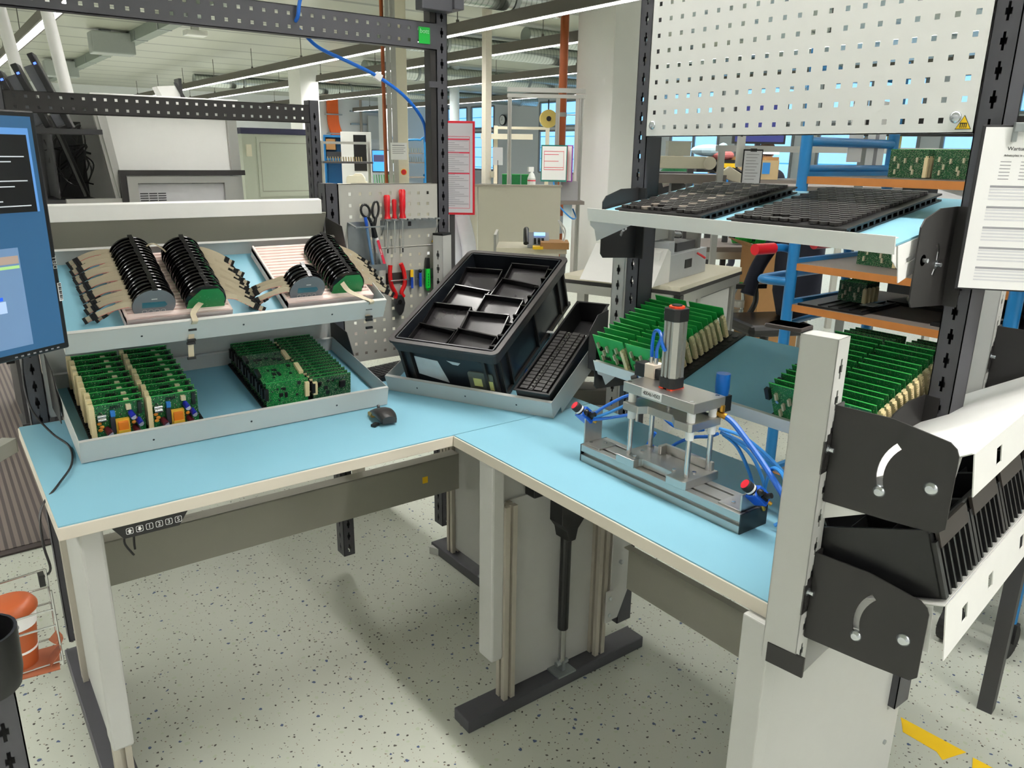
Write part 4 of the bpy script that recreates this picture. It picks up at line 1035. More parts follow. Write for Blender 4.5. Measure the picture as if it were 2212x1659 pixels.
# base extrusion with side and top slots
q = MB(); H = .045; Wd = .091
prof = [(0, 0), (Wd, 0), (Wd, H), (.072, H), (.072, .034), (.064, .034), (.064, H), (.027, H), (.027, .034), (.019, .034), (.019, H), (0, H), (0, .027), (.010, .027), (.010, .018), (0, .018)]
obj('base_profile', q.prism(prof, .003, .501, 'x'), ALU, press, .0006)
each('end_cap', MB().box(0, .003, 0, Wd, 0, H).box(.501, .504, 0, Wd, 0, H), BLACK, press)
# base plate with notch and raised rear wall
obj('base_plate', MB().prism([(.135, -.006), (.195, -.006), (.195, .012), (.200, .02), (.292, .02), (.297, .012), (.297, -.006), (.347, -.006), (.352, 0), (.352, .112), (.135, .112)], H, H + .020, 'z')
    .box(.200, .345, .094, .104, H + .02, H + .042).box(.196, .206, .075, .104, H + .02, H + .042), ALUM, press, .0015)
s = MB()
for x, y in ((.165, .055), (.18, .012), (.30, .06), (.328, .055), (.155, .10), (.33, .10), (.222, .085), (.29, .03)): s.cyl((x, y, H + .02), (x, y, H + .0235), .005, n=10)
each('screw', s, STEEL, press, smooth=40)
TPZ0, TPZ1 = .222, .246
RODS = ((.152, .022), (.152, .096), (.333, .022), (.333, .096))
for x, y in RODS:
    o = obj('guide_rod', MB().cyl((x, y, H + .02), (x, y, TPZ0), .0062, n=16), STEEL, press, smooth=40)
    obj('bushing', MB().cyl((x, y, .155), (x, y, .178), .0095, n=18).cyl((x, y, .197), (x, y, TPZ0), .0095, n=18), mat('white_bushing', (240, 240, 238), .4), o, smooth=40, label='white plastic bushings')
obj('moving_plate', MB().prism([(.139, .004), (.188, .004), (.200, .026), (.276, .026), (.302, .004), (.342, .004), (.348, .01), (.348, .108), (.139, .108)], .178, .197, 'z').cyl((.178, .014, .155), (.178, .014, .178), .0035).cyl((.325, .088, .16), (.325, .088, .178), .004), ALUM, press, .0012)
tp = obj('top_plate', MB().box(.135, .352, .006, .112, TPZ0, TPZ1), ALUM, press, .001)
s = MB()
for x, y in ((.147, .016), (.147, .100), (.338, .016), (.338, .100)): s.cyl((x, y, TPZ1), (x, y, TPZ1 + .0008), .0052, n=12).cyl((x, y, TPZ1 + .0008), (x, y, TPZ1 + .0012), .003, n=6)
each('screw', s, STEEL, tp)
lb = box('number_label', (.196, .258, .0052, .006, TPZ0 + .004, TPZ0 + .022), PAPER, tp)
text('number_lettering', '4004614503', .0128, INK, lb, MT.Translation((.227, .005, TPZ0 + .013)) @ FX, sx=.82)
# cylinder
cx, cy = .236, .060; h = .0225
q = MB(); g = .004
oc = [(-h, -h * .6), (-h * .6, -h), (-g * 2.2, -h), (-g * 2.2, -h + .004), (-g * .8, -h + .004), (-g * .8, -h), (g * .8, -h), (g * .8, -h + .004), (g * 2.2, -h + .004), (g * 2.2, -h), (h * .6, -h), (h, -h * .6), (h, -g), (h - .004, -g), (h - .004, g), (h, g), (h, h * .6), (h * .6, h), (-h * .6, h), (-h, h * .6), (-h, g), (-h + .004, g), (-h + .004, -g), (-h, -g)]
cyl = obj('cylinder_body', q.prism([(cx + a, cy + b) for a, b in oc], TPZ1 + .028, .405, 'z'), ALU, press)
hb = h + .0012
cap = [(-hb, -hb * .62), (-hb * .62, -hb), (hb * .62, -hb), (hb, -hb * .62), (hb, hb * .62), (hb * .62, hb), (-hb * .62, hb), (-hb, hb * .62)]
each('cylinder_cap', MB().prism([(cx + a, cy + b) for a, b in cap], TPZ1 + .003, TPZ1 + .028, 'z').prism([(cx + a, cy + b) for a, b in cap], .405, .434, 'z').cyl((cx, cy, .434), (cx, cy, .442), .012, n=18), BLACK, cyl, .0012)
obj('seal_ring', MB().cyl((cx, cy, .434), (cx, cy, .4385), .018, n=10).box(cx - .018, cx - .005, cy - hb + .001, cy + hb - .001, TPZ1, TPZ1 + .003).box(cx + .006, cx + .019, cy - hb + .001, cy + hb - .001, TPZ1, TPZ1 + .003), mat('orange_seal', (238, 72, 34), .4), cyl, label='orange end rings')
obj('throttle_screw', MB().cyl((cx - h, cy, .418), (cx - h - .010, cy, .418), .006).cyl((cx - h, cy, TPZ1 + .014), (cx - h - .008, cy, TPZ1 + .014), .006), STEEL, cyl, smooth=40)
obj('piston_rod', MB().cyl((cx, cy, .190), (cx, cy, TPZ0), .007), STEEL, cyl, smooth=40)
# manifold at the far end of the top plate
mv = obj('valve_block', MB().box(.135, .165, .075, .112, TPZ1, TPZ1 + .034), mat('cream_valve', (236, 222, 204), .45), press, .001)
each('valve_coil', MB().box(.10, .135, .078, .112, TPZ1 - .004, TPZ1 + .030).box(.165, .18, .08, .112, TPZ1 + .002, TPZ1 + .026).cyl((.10, .09, TPZ1 - .012), (.088, .082, TPZ1 - .018), .008), BLACK, mv, .001)
each('fitting', MB().cyl((.143, .09, TPZ1 + .034), (.143, .09, TPZ1 + .05), .0055).cyl((.157, .09, TPZ1 + .034), (.157, .09, TPZ1 + .05), .0055), STEEL, mv, smooth=40)
obj('brass_fitting', MB().cyl((.340, .104, .205), (.362, .108, .200), .0075, n=8).cyl((.352, .104, .212), (.352, .104, .226), .006, n=8), mat('brass', (200, 150, 60), .3, .9), press)
obj('filter_bowl', MB().lathe([(.0, .035), (.0165, .034), (.017, .0), (.015, -.02), (.0, -.02)], 16, (.30, .165, .245)), mat('blue_regulator_knob', (22, 110, 200), .35), press, smooth=35)
obj('regulator', MB().box(.285, .318, .15, .18, .19, .228).box(.285, .318, .112, .15, .20, .215), BLACK, press)
# button brackets
def button(x, sgn):
    b = obj('button_bracket', MB().box(x - .026, x + .034, .008, .068, H, H + .004).box(x - .026 if sgn < 0 else x + .030, x - .022 if sgn < 0 else x + .034, .008, .068, H, H + (.085 if sgn < 0 else .04)), ALUM, press, .001)
    if sgn < 0: P = V((x - .040, .016, H + .078))
    else: P = V((x + .048, .030, H + .045))
    ax = V((-.25 if sgn < 0 else -.30, -.62, .62)).normalized(); a = V((1, 0, .2)).cross(ax).normalized(); c = ax.cross(a)
    M = fr(P, c, a, ax)
    vb = obj('button_valve', MB().box(-.017, .017, -.014, .014, -.028, .010), BLUEP, press, .0015, M=M, label='blue push button valve')
    obj('collar', MB().cyl((0, 0, .010), (0, 0, .030), .0125, n=18), RUBBER, vb, smooth=40)
    obj('white_band', MB().cyl((0, 0, .0135), (0, 0, .0185), .0128, n=18), PAPER, vb, smooth=40)
    obj('red_button', MB().lathe([(0, .034), (.010, .0335), (.0125, .031), (.0128, .024), (0, .024)], 18), RUBBER, vb, smooth=40)
    obj('button_face', MB().cyl((0, 0, .0336), (0, 0, .0346), .0105, n=18), REDD, vb)
    obj('elbow', MB().box(.010, .022, -.007, .007, -.02, -.004).cyl((.016, 0, -.012), (.034, -.004, -.012), .006).ball((.018, .0, .004), .008), BLACK, vb)
    obj('brass_plug', MB().cyl((-.004, .004, -.028), (-.006, .012, -.046), .004).cyl((.008, .0, -.028), (.012, 0, -.04), .0045), mat('brass', (200, 150, 60), .3, .9), vb)
    q = MB()
    for i, j in ((-.012, -.01), (.012, .01), (-.012, .01)): q.cyl((i, j, .010), (i, j, .0115), .003, n=8)
    each('screw', q, STEEL, vb); return P
Pa = button(.028, -1); Pb = button(.462, 1)
if True:
    s = MB()
    for x, y in ((.016, .022), (.04, .05), (.46, .03), (.485, .05)): s.cyl((x, y, H + .004), (x, y, H + .0065), .0048, n=10)
    for y, z in ((.03, .03), (.05, .062), (.025, .07)): s.cyl((.002, y, H + z), (.0, y, H + z), .0045, n=10)
    each('screw', s, STEEL, press)
hl = ['blue air hose from the valve block up to the cylinder', 'second blue air hose from the valve block up to the cylinder', 'blue hose from the far button to the valve', 'lower blue hose from the far button to the valve', 'third blue hose from the far button',
      'thick bright blue air supply hose running to the near grey post', 'long blue hose sweeping from the press to the near end', 'second long blue hose sweeping to the near end', 'blue hose arching high behind the near button', 'blue hose dropping to the table behind the press', 'blue hose loop under the press plate',
      'blue hose bending down beside the near button', 'blue hose end on the far side of the valve block']
HZ = TPZ1
hoses = [
 ([(.143, .09, HZ + .048), (.143, .088, HZ + .08), (.165, .07, HZ + .118), (.20, .05, HZ + .125), (.225, .034, HZ + .10), (.232, .037, HZ + .09)], .0042, BLUE),
 ([(.157, .09, HZ + .048), (.16, .088, HZ + .075), (.185, .078, HZ + .115), (.208, .075, HZ + .14), (.214, .066, HZ + .15)], .0042, BLUE),
 ([Pa + V((.02, .012, -.004)), (.03, .05, H + .10), (.075, .075, H + .135), (.11, .085, H + .15), (.118, .10, H + .17)], .004, BLUE),
 ([Pa + V((.018, .014, -.012)), (.04, .05, H + .085), (.09, .08, H + .12), (.12, .092, H + .13), (.122, .10, HZ - .03)], .004, BLUEL),
 ([Pa + V((.024, .012, -.014)), (.05, .06, H + .075), (.10, .09, H + .095), (.126, .105, H + .115)], .004, BLUE),
 ([(.362, .108, .200), (.39, .11, .185), (.46, .115, .125), (.53, .10, .075), (.60, .06, .04), (.66, .02, .012)], .0068, BLUE),
 ([(.34, .115, .165), (.40, .135, .155), (.48, .15, .11), (.56, .13, .065), (.62, .08, .04), (.66, .05, .02)], .0042, BLUEL),
 ([(.34, .12, .155), (.39, .14, .14), (.47, .16, .105), (.53, .15, .07), (.55, .10, .035), (.535, .075, .012)], .0042, BLUEL),
 ([(.455, .14, .005), (.46, .14, .06), (.485, .12, .115), (.525, .10, .118), (.55, .085, .085), (.552, .07, .045)], .0042, BLUEL),
 ([(.345, .125, .15), (.37, .15, .12), (.40, .165, .06), (.415, .17, .01)], .0042, BLUEL),
 ([(.16, .115, .15), (.19, .14, .12), (.25, .16, .125), (.29, .155, .15)], .0042, BLUE),
 ([(.345, .13, .155), (.40, .16, .11), (.44, .165, .05), (.45, .16, .008)], .0042, BLUEL),
 ([(.095, .09, HZ - .01), (.11, .098, HZ - .05), (.122, .10, H + .17)], .0046, BLUE)]
for l_, (pts, r, m) in zip(hl, hoses):
    q = MB(); q.tube([PM @ V(p) for p in pts], r, 8, sub=8); o = obj('air_hose', q, m, smooth=40); tag(o, l_, 'hose', 'air hoses of the press')
for l_, pts in (('blue hose lying on the table behind the front rods', [(.10, .12, .006), (.115, .125, .05), (.135, .13, .09)]), ('blue hose arching behind the front right rod', [(.155, .125, .006), (.175, .15, .06), (.23, .155, .10), (.30, .13, .13), (.335, .118, .15)])):
    o = obj('air_hose', MB().tube([PM @ V(p) for p in pts], .0042, 8, sub=8), BLUE, smooth=40); tag(o, l_, 'hose', 'air hoses of the press')
o = obj('air_hose', MB().tube([(1.42, 1.98, .86), (1.60, 1.86, .93), (1.80, 1.70, .92), (1.95, 1.52, .90)], .006, 8), BLUE, smooth=40); tag(o, 'blue air hose disappearing behind the corner shelf', 'hose')
# base of a machine stand seen behind the corner shelf
t = thing('swivel_stand', 'grey angled stand arm with a round chrome disc behind the corner shelf', 'stand', (1.84, 1.90, 0), R(-40))
box('arm', (-.30, .10, -.05, .05, .74, .80), mat('warm_grey_arm', (128, 124, 116), .5), t, .004); box('end_cap', (.1001, .106, -.05, .05, .74, .80), BLACK, t)
obj('disc', MB().cyl((.0, 0, .80), (.0, 0, .806), .04, n=20), STEEL, t, smooth=40); box('pin', (-.014, .014, -.012, .012, .806, .84), BLACK, t); box('upper_arm', (-.30, .06, -.03, .06, .84, .87), mat('warm_grey_arm', (128, 124, 116), .5), t, .003)
obj('column', MB().cyl((-.2, 0, 0.02), (-.2, 0, .74), .03).cyl((-.2, 0, 0), (-.2, 0, .02), .16, n=20), DGREY, t)

# ------------------------------------------------------------------ mouse with its small dongle
t = thing('mouse', 'flat arched black wireless mouse on the light blue bench top', 'mouse', M=TR(1.0, 1.965, TZ, R(-98)))
q = MB(); n = 12; L = .125
top = []; 
for i in range(n + 1):
    u_ = i / n; x = (u_ - .5) * L; z = .008 + .028 * math.sin(math.pi * (u_ * .72 + .05)); w = .029 * (1 - .25 * (abs(u_ - .5) * 2) ** 3)
    top.append((x, z, w, .012 if u_ > .35 else .004))
vs = []; fs = []
for x, z, w, tk in top:
    for k in range(7):
        a = math.pi * k / 6; vs.append((x, -w * math.cos(a), z - .007 + .009 * math.sin(a)))
    vs += [(x, w * .94, max(z - .007 - tk, .001)), (x, -w * .94, max(z - .007 - tk, .001))]
for i in range(n):
    for k in range(9): fs.append((i * 9 + k, i * 9 + (k + 1) % 9, i * 9 + 9 + (k + 1) % 9, i * 9 + 9 + k))
fs += [tuple(range(9)), tuple(range(n * 9, n * 9 + 9))]
q.add(vs, fs); obj('mouse_shell', q, mat('soft_black_shell', (44, 42, 42), .35), t, smooth=50)
obj('mouse_foot', MB().box(-.062, -.03, -.024, .024, .0, .006).prism([(-.055, .006), (-.03, .006), (-.012, .026), (-.05, .014)], -.0275, .0275, 'y'), mat('ochre_inner', (190, 150, 70), .4), t)
obj('wheel', MB().cyl((-.035, -.003, .030), (-.035, .003, .030), .006), BLACK, t)
t = thing('usb_dongle', 'tiny black dongle on a string beside the mouse', 'dongle', M=TR(.955, 1.925, TZ, R(30)))
box('dongle_body', (-.012, .012, -.008, .008, 0, .009), BLACK, t, .002); obj('string', MB().tube([(.012, 0, .003), (.03, -.012, .002), (.05, -.012, .002)], .0009, 6), BLACK, t)
# keyboard half hidden behind the corner shelf
t = thing('keyboard', 'black keyboard half hidden between the lower shelf and the corner shelf', 'keyboard', M=TR(1.18, 2.38, TZ, R(10)))
box('keyboard_base', (-.07, .22, -.06, .07, 0, .016), BLACK, t, .003); q = MB()
for i in range(14):
    for j in range(6): q.box(-.066 + i * .0203, -.066 + i * .0203 + .017, -.056 + j * .0205, -.056 + j * .0205 + .017, .016, .021)
obj('keys', q, mat('key_caps', (40, 40, 43), .45), t)

# ------------------------------------------------------------------ tools on the grey pegboards (front face at y = 2.487)
PY = 2.4868
def holder(name, label, cat, *a, **k): return thing(name, label, cat, *a, **k)
t = thing('tool_rail', 'galvanised notched rail holding three red screwdrivers', 'tool rail', (0, PY, 0))
q = MB().box(1.283, 1.512, -.0015, 0, 1.318, 1.352).prism([(-.001, 1.350), (-.03, 1.352), (-.03, 1.354), (-.001, 1.352)], 1.283, 1.512, 'x')
for i in range(8): q.box(1.286 + i * .029, 1.300 + i * .029, -.040, -.028, 1.351, 1.357)
obj('rail', q, ZINC, t); obj('hole', MB().box(1.3925, 1.405, -.0022, -.0015, 1.328, 1.344), INK, t)
obj('finger', MB().prism([(-.002, 1.30), (-.03, 1.352), (-.028, 1.352), (-.0, 1.302)], 1.286, 1.288, 'x').prism([(-.002, 1.30), (-.03, 1.352), (-.028, 1.352), (-.0, 1.302)], 1.508, 1.51, 'x'), ZINC, t)
for i, (x, hz, r, lb) in enumerate(((1.300, 1.440, .0115, 'left red screwdriver on the notched rail'), (1.328, 1.425, .0085, 'middle and shortest red screwdriver on the notched rail'), (1.360, 1.458, .0122, 'right and tallest red screwdriver on the notched rail'))):
    t = thing('screwdriver', lb, 'screwdriver', (x, PY - .022, 0), group='red screwdrivers on the tool panel')
    zb = 1.3585
    obj('handle', MB().lathe([(.0, hz), (r * .7, hz - .001), (r, hz - .006), (r * .92, zb + .04), (r * .74, zb + .018), (r * 1.05, zb), (0, zb)], 12), mat('translucent_red', (200, 18, 30), .15), t, smooth=40)
    obj('blade', MB().cyl((0, 0, zb), (0, .004, zb - .105), .0026, n=8), STEEL, t, smooth=40); obj('tip', MB().cyl((0, .004, zb - .105), (0, .0046, zb - .12), .0028, n=8), BLACK if i != 1 else STEEL, t)
t = thing('tool_pocket', 'galvanised open sheet pocket holding scissors and pens', 'tool pocket', (0, PY, 0))
q = MB().box(1.158, 1.236, -.0012, 0, 1.20, 1.350)
q.prism([(-.0015, 1.22), (-.055, 1.205), (-.055, 1.186), (-.0015, 1.20)], 1.160, 1.1615, 'x').prism([(-.0015, 1.22), (-.055, 1.205), (-.055, 1.186), (-.0015, 1.20)], 1.272, 1.2735, 'x')
q.prism([(-.0015, 1.350), (-.06, 1.338), (-.06, 1.3355), (-.0015, 1.3475)], 1.158, 1.166, 'x').box(1.158, 1.2735, -.062, -.058, 1.334, 1.339)
q.box(1.160, 1.2735, -.0565, -.055, 1.186, 1.208).box(1.160, 1.2735, -.055, -.001, 1.186, 1.1875).box(1.236, 1.2735, -.0012, 0, 1.20, 1.24)
obj('pocket_sheet', q, ZINC, t)
t = thing('scissors', 'black handled scissors standing in the sheet pocket', 'scissors', (1.235, PY - .03, 0))
def ringpts(cx, cz, rx, rz, tl=0, n=14): return [(cx + rx * math.cos(2 * math.pi * k / n) * math.cos(tl) - rz * math.sin(2 * math.pi * k / n) * math.sin(tl), 0, cz + rx * math.cos(2 * math.pi * k / n) * math.sin(tl) + rz * math.sin(2 * math.pi * k / n) * math.cos(tl)) for k in range(n + 1)]
obj('handle', MB().tube(ringpts(-.022, 1.388, .016, .022, .35), .0042, 8, False).tube(ringpts(.016, 1.391, .012, .028, -.12), .0042, 8, False).tube([(-.012, .0, 1.368), (.0, 0, 1.34), (.004, 0, 1.305)], .0055).tube([(.016, 0, 1.364), (.012, 0, 1.345), (.006, 0, 1.325)], .0055), BLACK, t, smooth=50)
obj('blade', MB().prism([(-.004, 1.335), (.008, 1.335), (.012, 1.20), (.008, 1.19)], -.001, .001, 'y'), STEEL, t)
def pen(label, x0, z0, x1, z1, y, r, parts, cat='pen'):
    a = V((x0, y, z0)); b = V((x1, y + .008, z1)); t = thing('pen', label, cat, M=MT.Translation(a))
    for nm, f0, f1, m, rr_ in parts: obj(nm, MB().cyl((b - a) * f0, (b - a) * f1, r * rr_, n=12), m, t, smooth=40)
    return t
pen('blue ballpoint pen in the sheet pocket', 1.209, 1.367, 1.236, 1.196, PY - .035, .0048, (('pen_cap', 0, .22, mat('pen_blue', (30, 90, 200), .35), 1.15), ('pen_body', .22, 1, mat('pen_clear_blue', (110, 150, 190), .2), 1)))
mk = pen('white and red marker pen slanting in the sheet pocket', 1.230, 1.350, 1.272, 1.200, PY - .042, .0072, (('pen_cap', 0, .35, BLACK, 1.02), ('pen_body', .35, 1, PAPER, 1)), 'marker')
d = V((.042, 0, -.15)).normalized(); M_ = fr(d * .115 + V((0, -.0040, .0)), d, V((0, -1, 0)).cross(d) * -1 if False else V((.963, 0, .27)), V((0, -1, 0)))
M_ = fr(d * .105 + V((0, -.0042, 0)), d, V((0, -1, 0)).cross(d), V((0, -1, 0)))
obj('red_stripe', MB().box(-.042, .045, -.0048, .0048, .001, .0016), INKR, mk, M=M_)
text('marker_lettering', 'edding', .008, PAPER, mk, M_ @ MT.Translation((.0, 0, .0018)))
# pliers in a clip
t = thing('tool_clip', 'galvanised bracket with a wire loop holding the red pliers', 'tool clip', (0, PY, 0))
obj('clip_sheet', MB().box(1.298, 1.372, -.002, 0, 1.125, 1.165), mat('dark_clip', (70, 68, 66), .4, .5), t); obj('wire_loop', MB().tube([(1.304, -.002, 1.146), (1.303, -.03, 1.142), (1.37, -.03, 1.142), (1.369, -.002, 1.146)], .0022, 6, False), STEEL, t)
t = thing('pliers', 'side cutting pliers with red grips hanging head down on the tool panel', 'pliers', (1.338, PY - .018, 0))
obj('grip', MB().tube([(-.030, 0, 1.196), (-.033, 0, 1.16), (-.028, 0, 1.125), (-.012, 0, 1.09), (-.015, 0, 1.075)], .0078, 10).tube([(.012, 0, 1.199), (.024, 0, 1.165), (.026, 0, 1.125), (.012, 0, 1.095), (.020, 0, 1.078)], .0078, 10), mat('red_grip', (206, 26, 30), .25), t, smooth=50)
obj('jaw', MB().prism([(-.014, 1.088), (.016, 1.088), (.024, 1.055), (.016, 1.025), (.006, 1.012), (-.004, 1.012), (-.014, 1.03), (-.020, 1.06)], -.006, .006, 'y'), mat('dark_steel_jaw', (90, 90, 92), .35, .8), t, .002)
obj('pivot', MB().cyl((0, -.009, 1.062), (0, .009, 1.062), .008).box(-.013, .014, -.0066, -.006, 1.052, 1.054), STEEL, t)
def clip_thing(x, w, lb):
    t = thing('spring_clip', lb, 'tool clip', (x, PY, 0), group='small clips on the lower tool panel'); obj('clip_sheet', MB().box(-w / 2, w / 2, -.002, 0, 1.112, 1.17), ZINC, t); obj('spring', MB().tube([(-w * .4, -.002, 1.14), (-w * .4, -.014, 1.138), (w * .4, -.014, 1.138), (w * .45, -.002, 1.14)], .0016, 6, False), STEEL, t)
clip_thing(1.392, .022, 'spring clip holding the yellow topped adjusting tool'); clip_thing(1.4265, .022, 'spring clip holding the blue adjusting tool'); clip_thing(1.458, .022, 'spring clip holding the green highlighter'); clip_thing(1.487, .02, 'empty spring clip right of the green highlighter')
t = thing('adjusting_tool', 'small blue and yellow adjusting tool in its clip', 'tool', (1.3975, PY - .012, 0)); obj('tool_body', MB().cyl((0, 0, 1.105), (0, 0, 1.146), .0052), mat('tool_blue', (26, 76, 190), .35), t, smooth=40); obj('tool_cap', MB().cyl((0, 0, 1.146), (0, 0, 1.172), .006), YELL, t, smooth=40)
t = thing('adjusting_tool', 'small blue adjusting tool with a black tip in its clip', 'tool', (1.4325, PY - .012, 0)); obj('tool_body', MB().cyl((0, 0, 1.108), (0, 0, 1.158), .0055), mat('tool_blue', (26, 76, 190), .35), t, smooth=40); obj('tool_cap', MB().ball((0, 0, 1.165), .007), BLACK, t, smooth=True)
t = thing('highlighter', 'green highlighter with black cap clipped to the tool panel', 'highlighter', (1.4635, PY - .013, 0)); obj('pen_body', MB().box(-.009, .009, -.0065, .0065, 1.098, 1.172).box(-.005, .005, -.005, .005, 1.09, 1.098), mat('bright_green', (22, 200, 60), .35), t, .003); obj('pen_cap', MB().prism([(-.009, 1.172), (.009, 1.172), (.0068, 1.212), (-.0068, 1.212)], -.006, .006, 'y'), BLACK, t, .002)
q = MB()
for k in range(5): q.box(-.0025, .001, -.0071, -.0066, 1.108 + k * .010, 1.115 + k * .010)
obj('pen_print', q, mat('dark_green_print', (10, 90, 40), .5), t)
# blue air hose over the beam
o = obj('air_hose', MB().tube([(1.05, 2.46, 2.08), (1.025, 2.462, 2.02), (1.018, 2.47, 1.975), (1.02, 2.50, 1.955), (1.06, 2.53, 1.935), (1.12, 2.55, 1.90), (1.22, 2.545, 1.865), (1.32, 2.535, 1.825), (1.42, 2.53, 1.765), (1.50, 2.55, 1.69), (1.53, 2.58, 1.62)], .0058, 10, sub=8), BLUE, smooth=40); tag(o, 'blue air hose passing through the perforated beam to the corner post', 'hose')
t = thing('cable_tag', 'small white tag clipped on the blue hose beside the beam', 'tag', M=TR(1.318, 2.535, 1.826, 0, 0, R(30))); box('tag_body', (-.012, .012, -.008, .008, -.012, .012), PAPER, t, .001)
# ================================================================== the hall behind the benches
def bg(name, label, cat, loc, rz, parts, group=None):
    t = thing(name, label, cat, loc, R(rz), group=group)
    for p in parts:
        nm, b, m = p[:3]; mb = b if isinstance(b, MB) else MB().box(*b)
        obj(nm, mb, m, t, p[3] if len(p) > 3 else 0, smooth=40 if (isinstance(b, MB) and len(p) > 4) else False)
    return t
DKG = mat('dark_machine_grey', (58, 58, 60), .5); PGRN = mat('pale_grey_green', (186, 192, 178), .5, var=.02); SCRW = glow('screen_white', (215, 228, 250), .9); SCRB = glow('screen_bright_blue', (60, 140, 235), .8)
CARD = mat('brown_cardboard', (176, 132, 84), .8); WOODL = mat('light_wood_box', (196, 172, 130), .6); SKIN = mat('skin', (205, 150, 124), .6); HAIR = mat('brown_hair', (78, 54, 38), .7, var=.2, scale=80)
def frame_leg(mb, x, y, z1): profile_mb(mb, x, y, 0, z1, .045)
# bench behind bench A
t = thing('workbench', 'second workbench behind, with dark posts and a perforated beam', 'workbench', (0, 3.506, 0))
for x in (.262, 1.474): upright(t, x, .0, 0, 1.80)
xs = breaks(30, .038, .0105, .306, 1.474); zs = breaks(2, .038, .0105, 1.703, 1.779)
obj('beam', MB().plate(xs, zs, holes(30, 2), .002, 'y', .002).box(.306, 1.474, .002, .05, 1.777, 1.779).box(.306, 1.474, .002, .05, 1.703, 1.705), BLACKC, t)
box('tabletop', (.262, 1.518, -.7, -.005, .787, .82), SHELFG, t); box('leg', (.30, .34, -.4, -.34, 0, .787), COLM, t); box('leg', (1.44, 1.48, -.4, -.34, 0, .787), COLM, t)
# white machine enclosure with tilted hood
t = thing('machine_enclosure', 'white machine enclosure of aluminium profiles with black band', 'machine', (0, 4.6, 0))
def slant(mb, x0a, x1a, za, x0b, x1b, zb, y0, y1):
    return mb.add([(x0a, y0, za), (x1a, y0, za), (x1b, y0, zb), (x0b, y0, zb), (x0a, y1, za), (x1a, y1, za), (x1b, y1, zb), (x0b, y1, zb)], [(0, 1, 2, 3), (4, 5, 6, 7), (0, 1, 5, 4), (1, 2, 6, 5), (2, 3, 7, 6), (3, 0, 4, 7)])
obj('hood_panel', slant(MB(), .815, 1.455, 1.80, .87, 1.455, 1.465, .01, .03), WHITE, t)
obj('hood_profile', slant(slant(MB(), .785, .825, 1.80, .855, .885, 1.30, -.02, .03), .772, .790, 1.80, .838, .858, 1.30, .0, .03), ALU, t)
obj('hood_profile', slant(MB(), 1.44, 1.49, 1.80, 1.45, 1.50, 1.30, -.02, .03), ALU, t)
box('roof', (.765, 1.50, -.05, .9, 1.80, 1.845), WHITE, t, .003); box('side_wall', (1.46, 1.485, .03, .9, 0, 1.80), WHITE, t); box('rear_wall', (.80, 1.46, .88, .9, 0, 1.80), WHITE, t)
obj('rubber_band', MB().box(.855, 1.505, -.06, -.03, 1.445, 1.472).box(.855, .885, -.06, -.03, 1.28, 1.445), BLACKC, t)
obj('front_profile', MB().box(.89, .94, -.045, .0, .1, 1.44).box(1.39, 1.47, -.045, .0, .1, 1.44).box(.94, 1.39, -.045, .0, 1.405, 1.44).box(.60, .86, -.045, .0, 1.29, 1.33), ALU, t)
fp = box('front_panel', (.94, 1.39, -.02, -.01, .1, 1.40), mat('pale_grey_panel', (196, 196, 200), .45), t)
q = MB()
for i in range(3):
    for j in range(5): q.box(.95 + i * .045, .99 + i * .045, -.022, -.02, 1.30 + j * .012, 1.305 + j * .012)
obj('vent_slots', q, INK, fp); obj('base', MB().box(.6, 1.5, -.04, .9, 0, .1), DKG, t)
# dark open machine at its left
t = thing('test_machine', 'dark open machine full of cables left of the white enclosure', 'machine', (.30, 4.85, 0))
box('housing', (0, .5, .3, .9, 0, 1.72), DKG, t); box('shelf', (.1, .5, 0, .3, 1.28, 1.31), DKG, t)
obj('bracket_arm', MB().tube([(.31, -.02, 1.74), (.36, .0, 1.6), (.44, .03, 1.33)], .018).tube([(.46, .05, 1.70), (.34, .1, 1.62), (.3, .12, 1.5)], .008).tube([(.5, .1, 1.55), (.36, .08, 1.57), (.33, .1, 1.4)], .006), BLACK, t)
q = MB(); rr = random.Random(3)
for k in range(12): q.tube([(rr.uniform(.28, .5), .1 + rr.uniform(0, .1), rr.uniform(1.5, 1.7)), (rr.uniform(.3, .5), .05, rr.uniform(1.4, 1.6)), (rr.uniform(.3, .5), .1, rr.uniform(1.3, 1.5))], .004, 5)
obj('cable', q, BLACK, t); box('side_pane', (.30, .31, -.02, .3, 1.32, 1.66), DKG, t)
box('leg', (.45, .5, .0, .05, 0, 1.28), DKG, t)
slb = ['leftmost leaning black screen edge with a blue light', 'middle leaning black screen edge with a blue light', 'right and tallest leaning black screen edge with a blue light']
for i, (x, zt) in enumerate(((.42, 1.87), (.49, 1.90), (.57, 1.945))):
    t = thing('flat_screen', slb[i], 'screen', M=TR(x, 3.90, 1.66, R(-14), 0, R(-21)), group='leaning screens above the rear beam')
    box('casing', (-.012, .012, -.05, .05, 0, (zt - 1.66) * 1.07), BLACK, t, .003); box('rear_cover', (-.045, -.012, -.04, .05, .02, zt - 1.68), mat('silver_cover', (96, 98, 106), .35), t); box('power_light', (-.005, .005, -.0512, -.05, zt - 1.685, zt - 1.677), glow('blue_light', (60, 90, 255), 3.0), t)
bg('screen_shelf', 'dark shelf carrying the leaning screens above the rear beam', 'shelf', (.42, 3.85, 0), 0, [('shelf_board', (-.16, .25, -.05, .2, 1.635, 1.655), DKG), ('support', (.0, .04, .2, .25, 0, 1.635), DKG)])
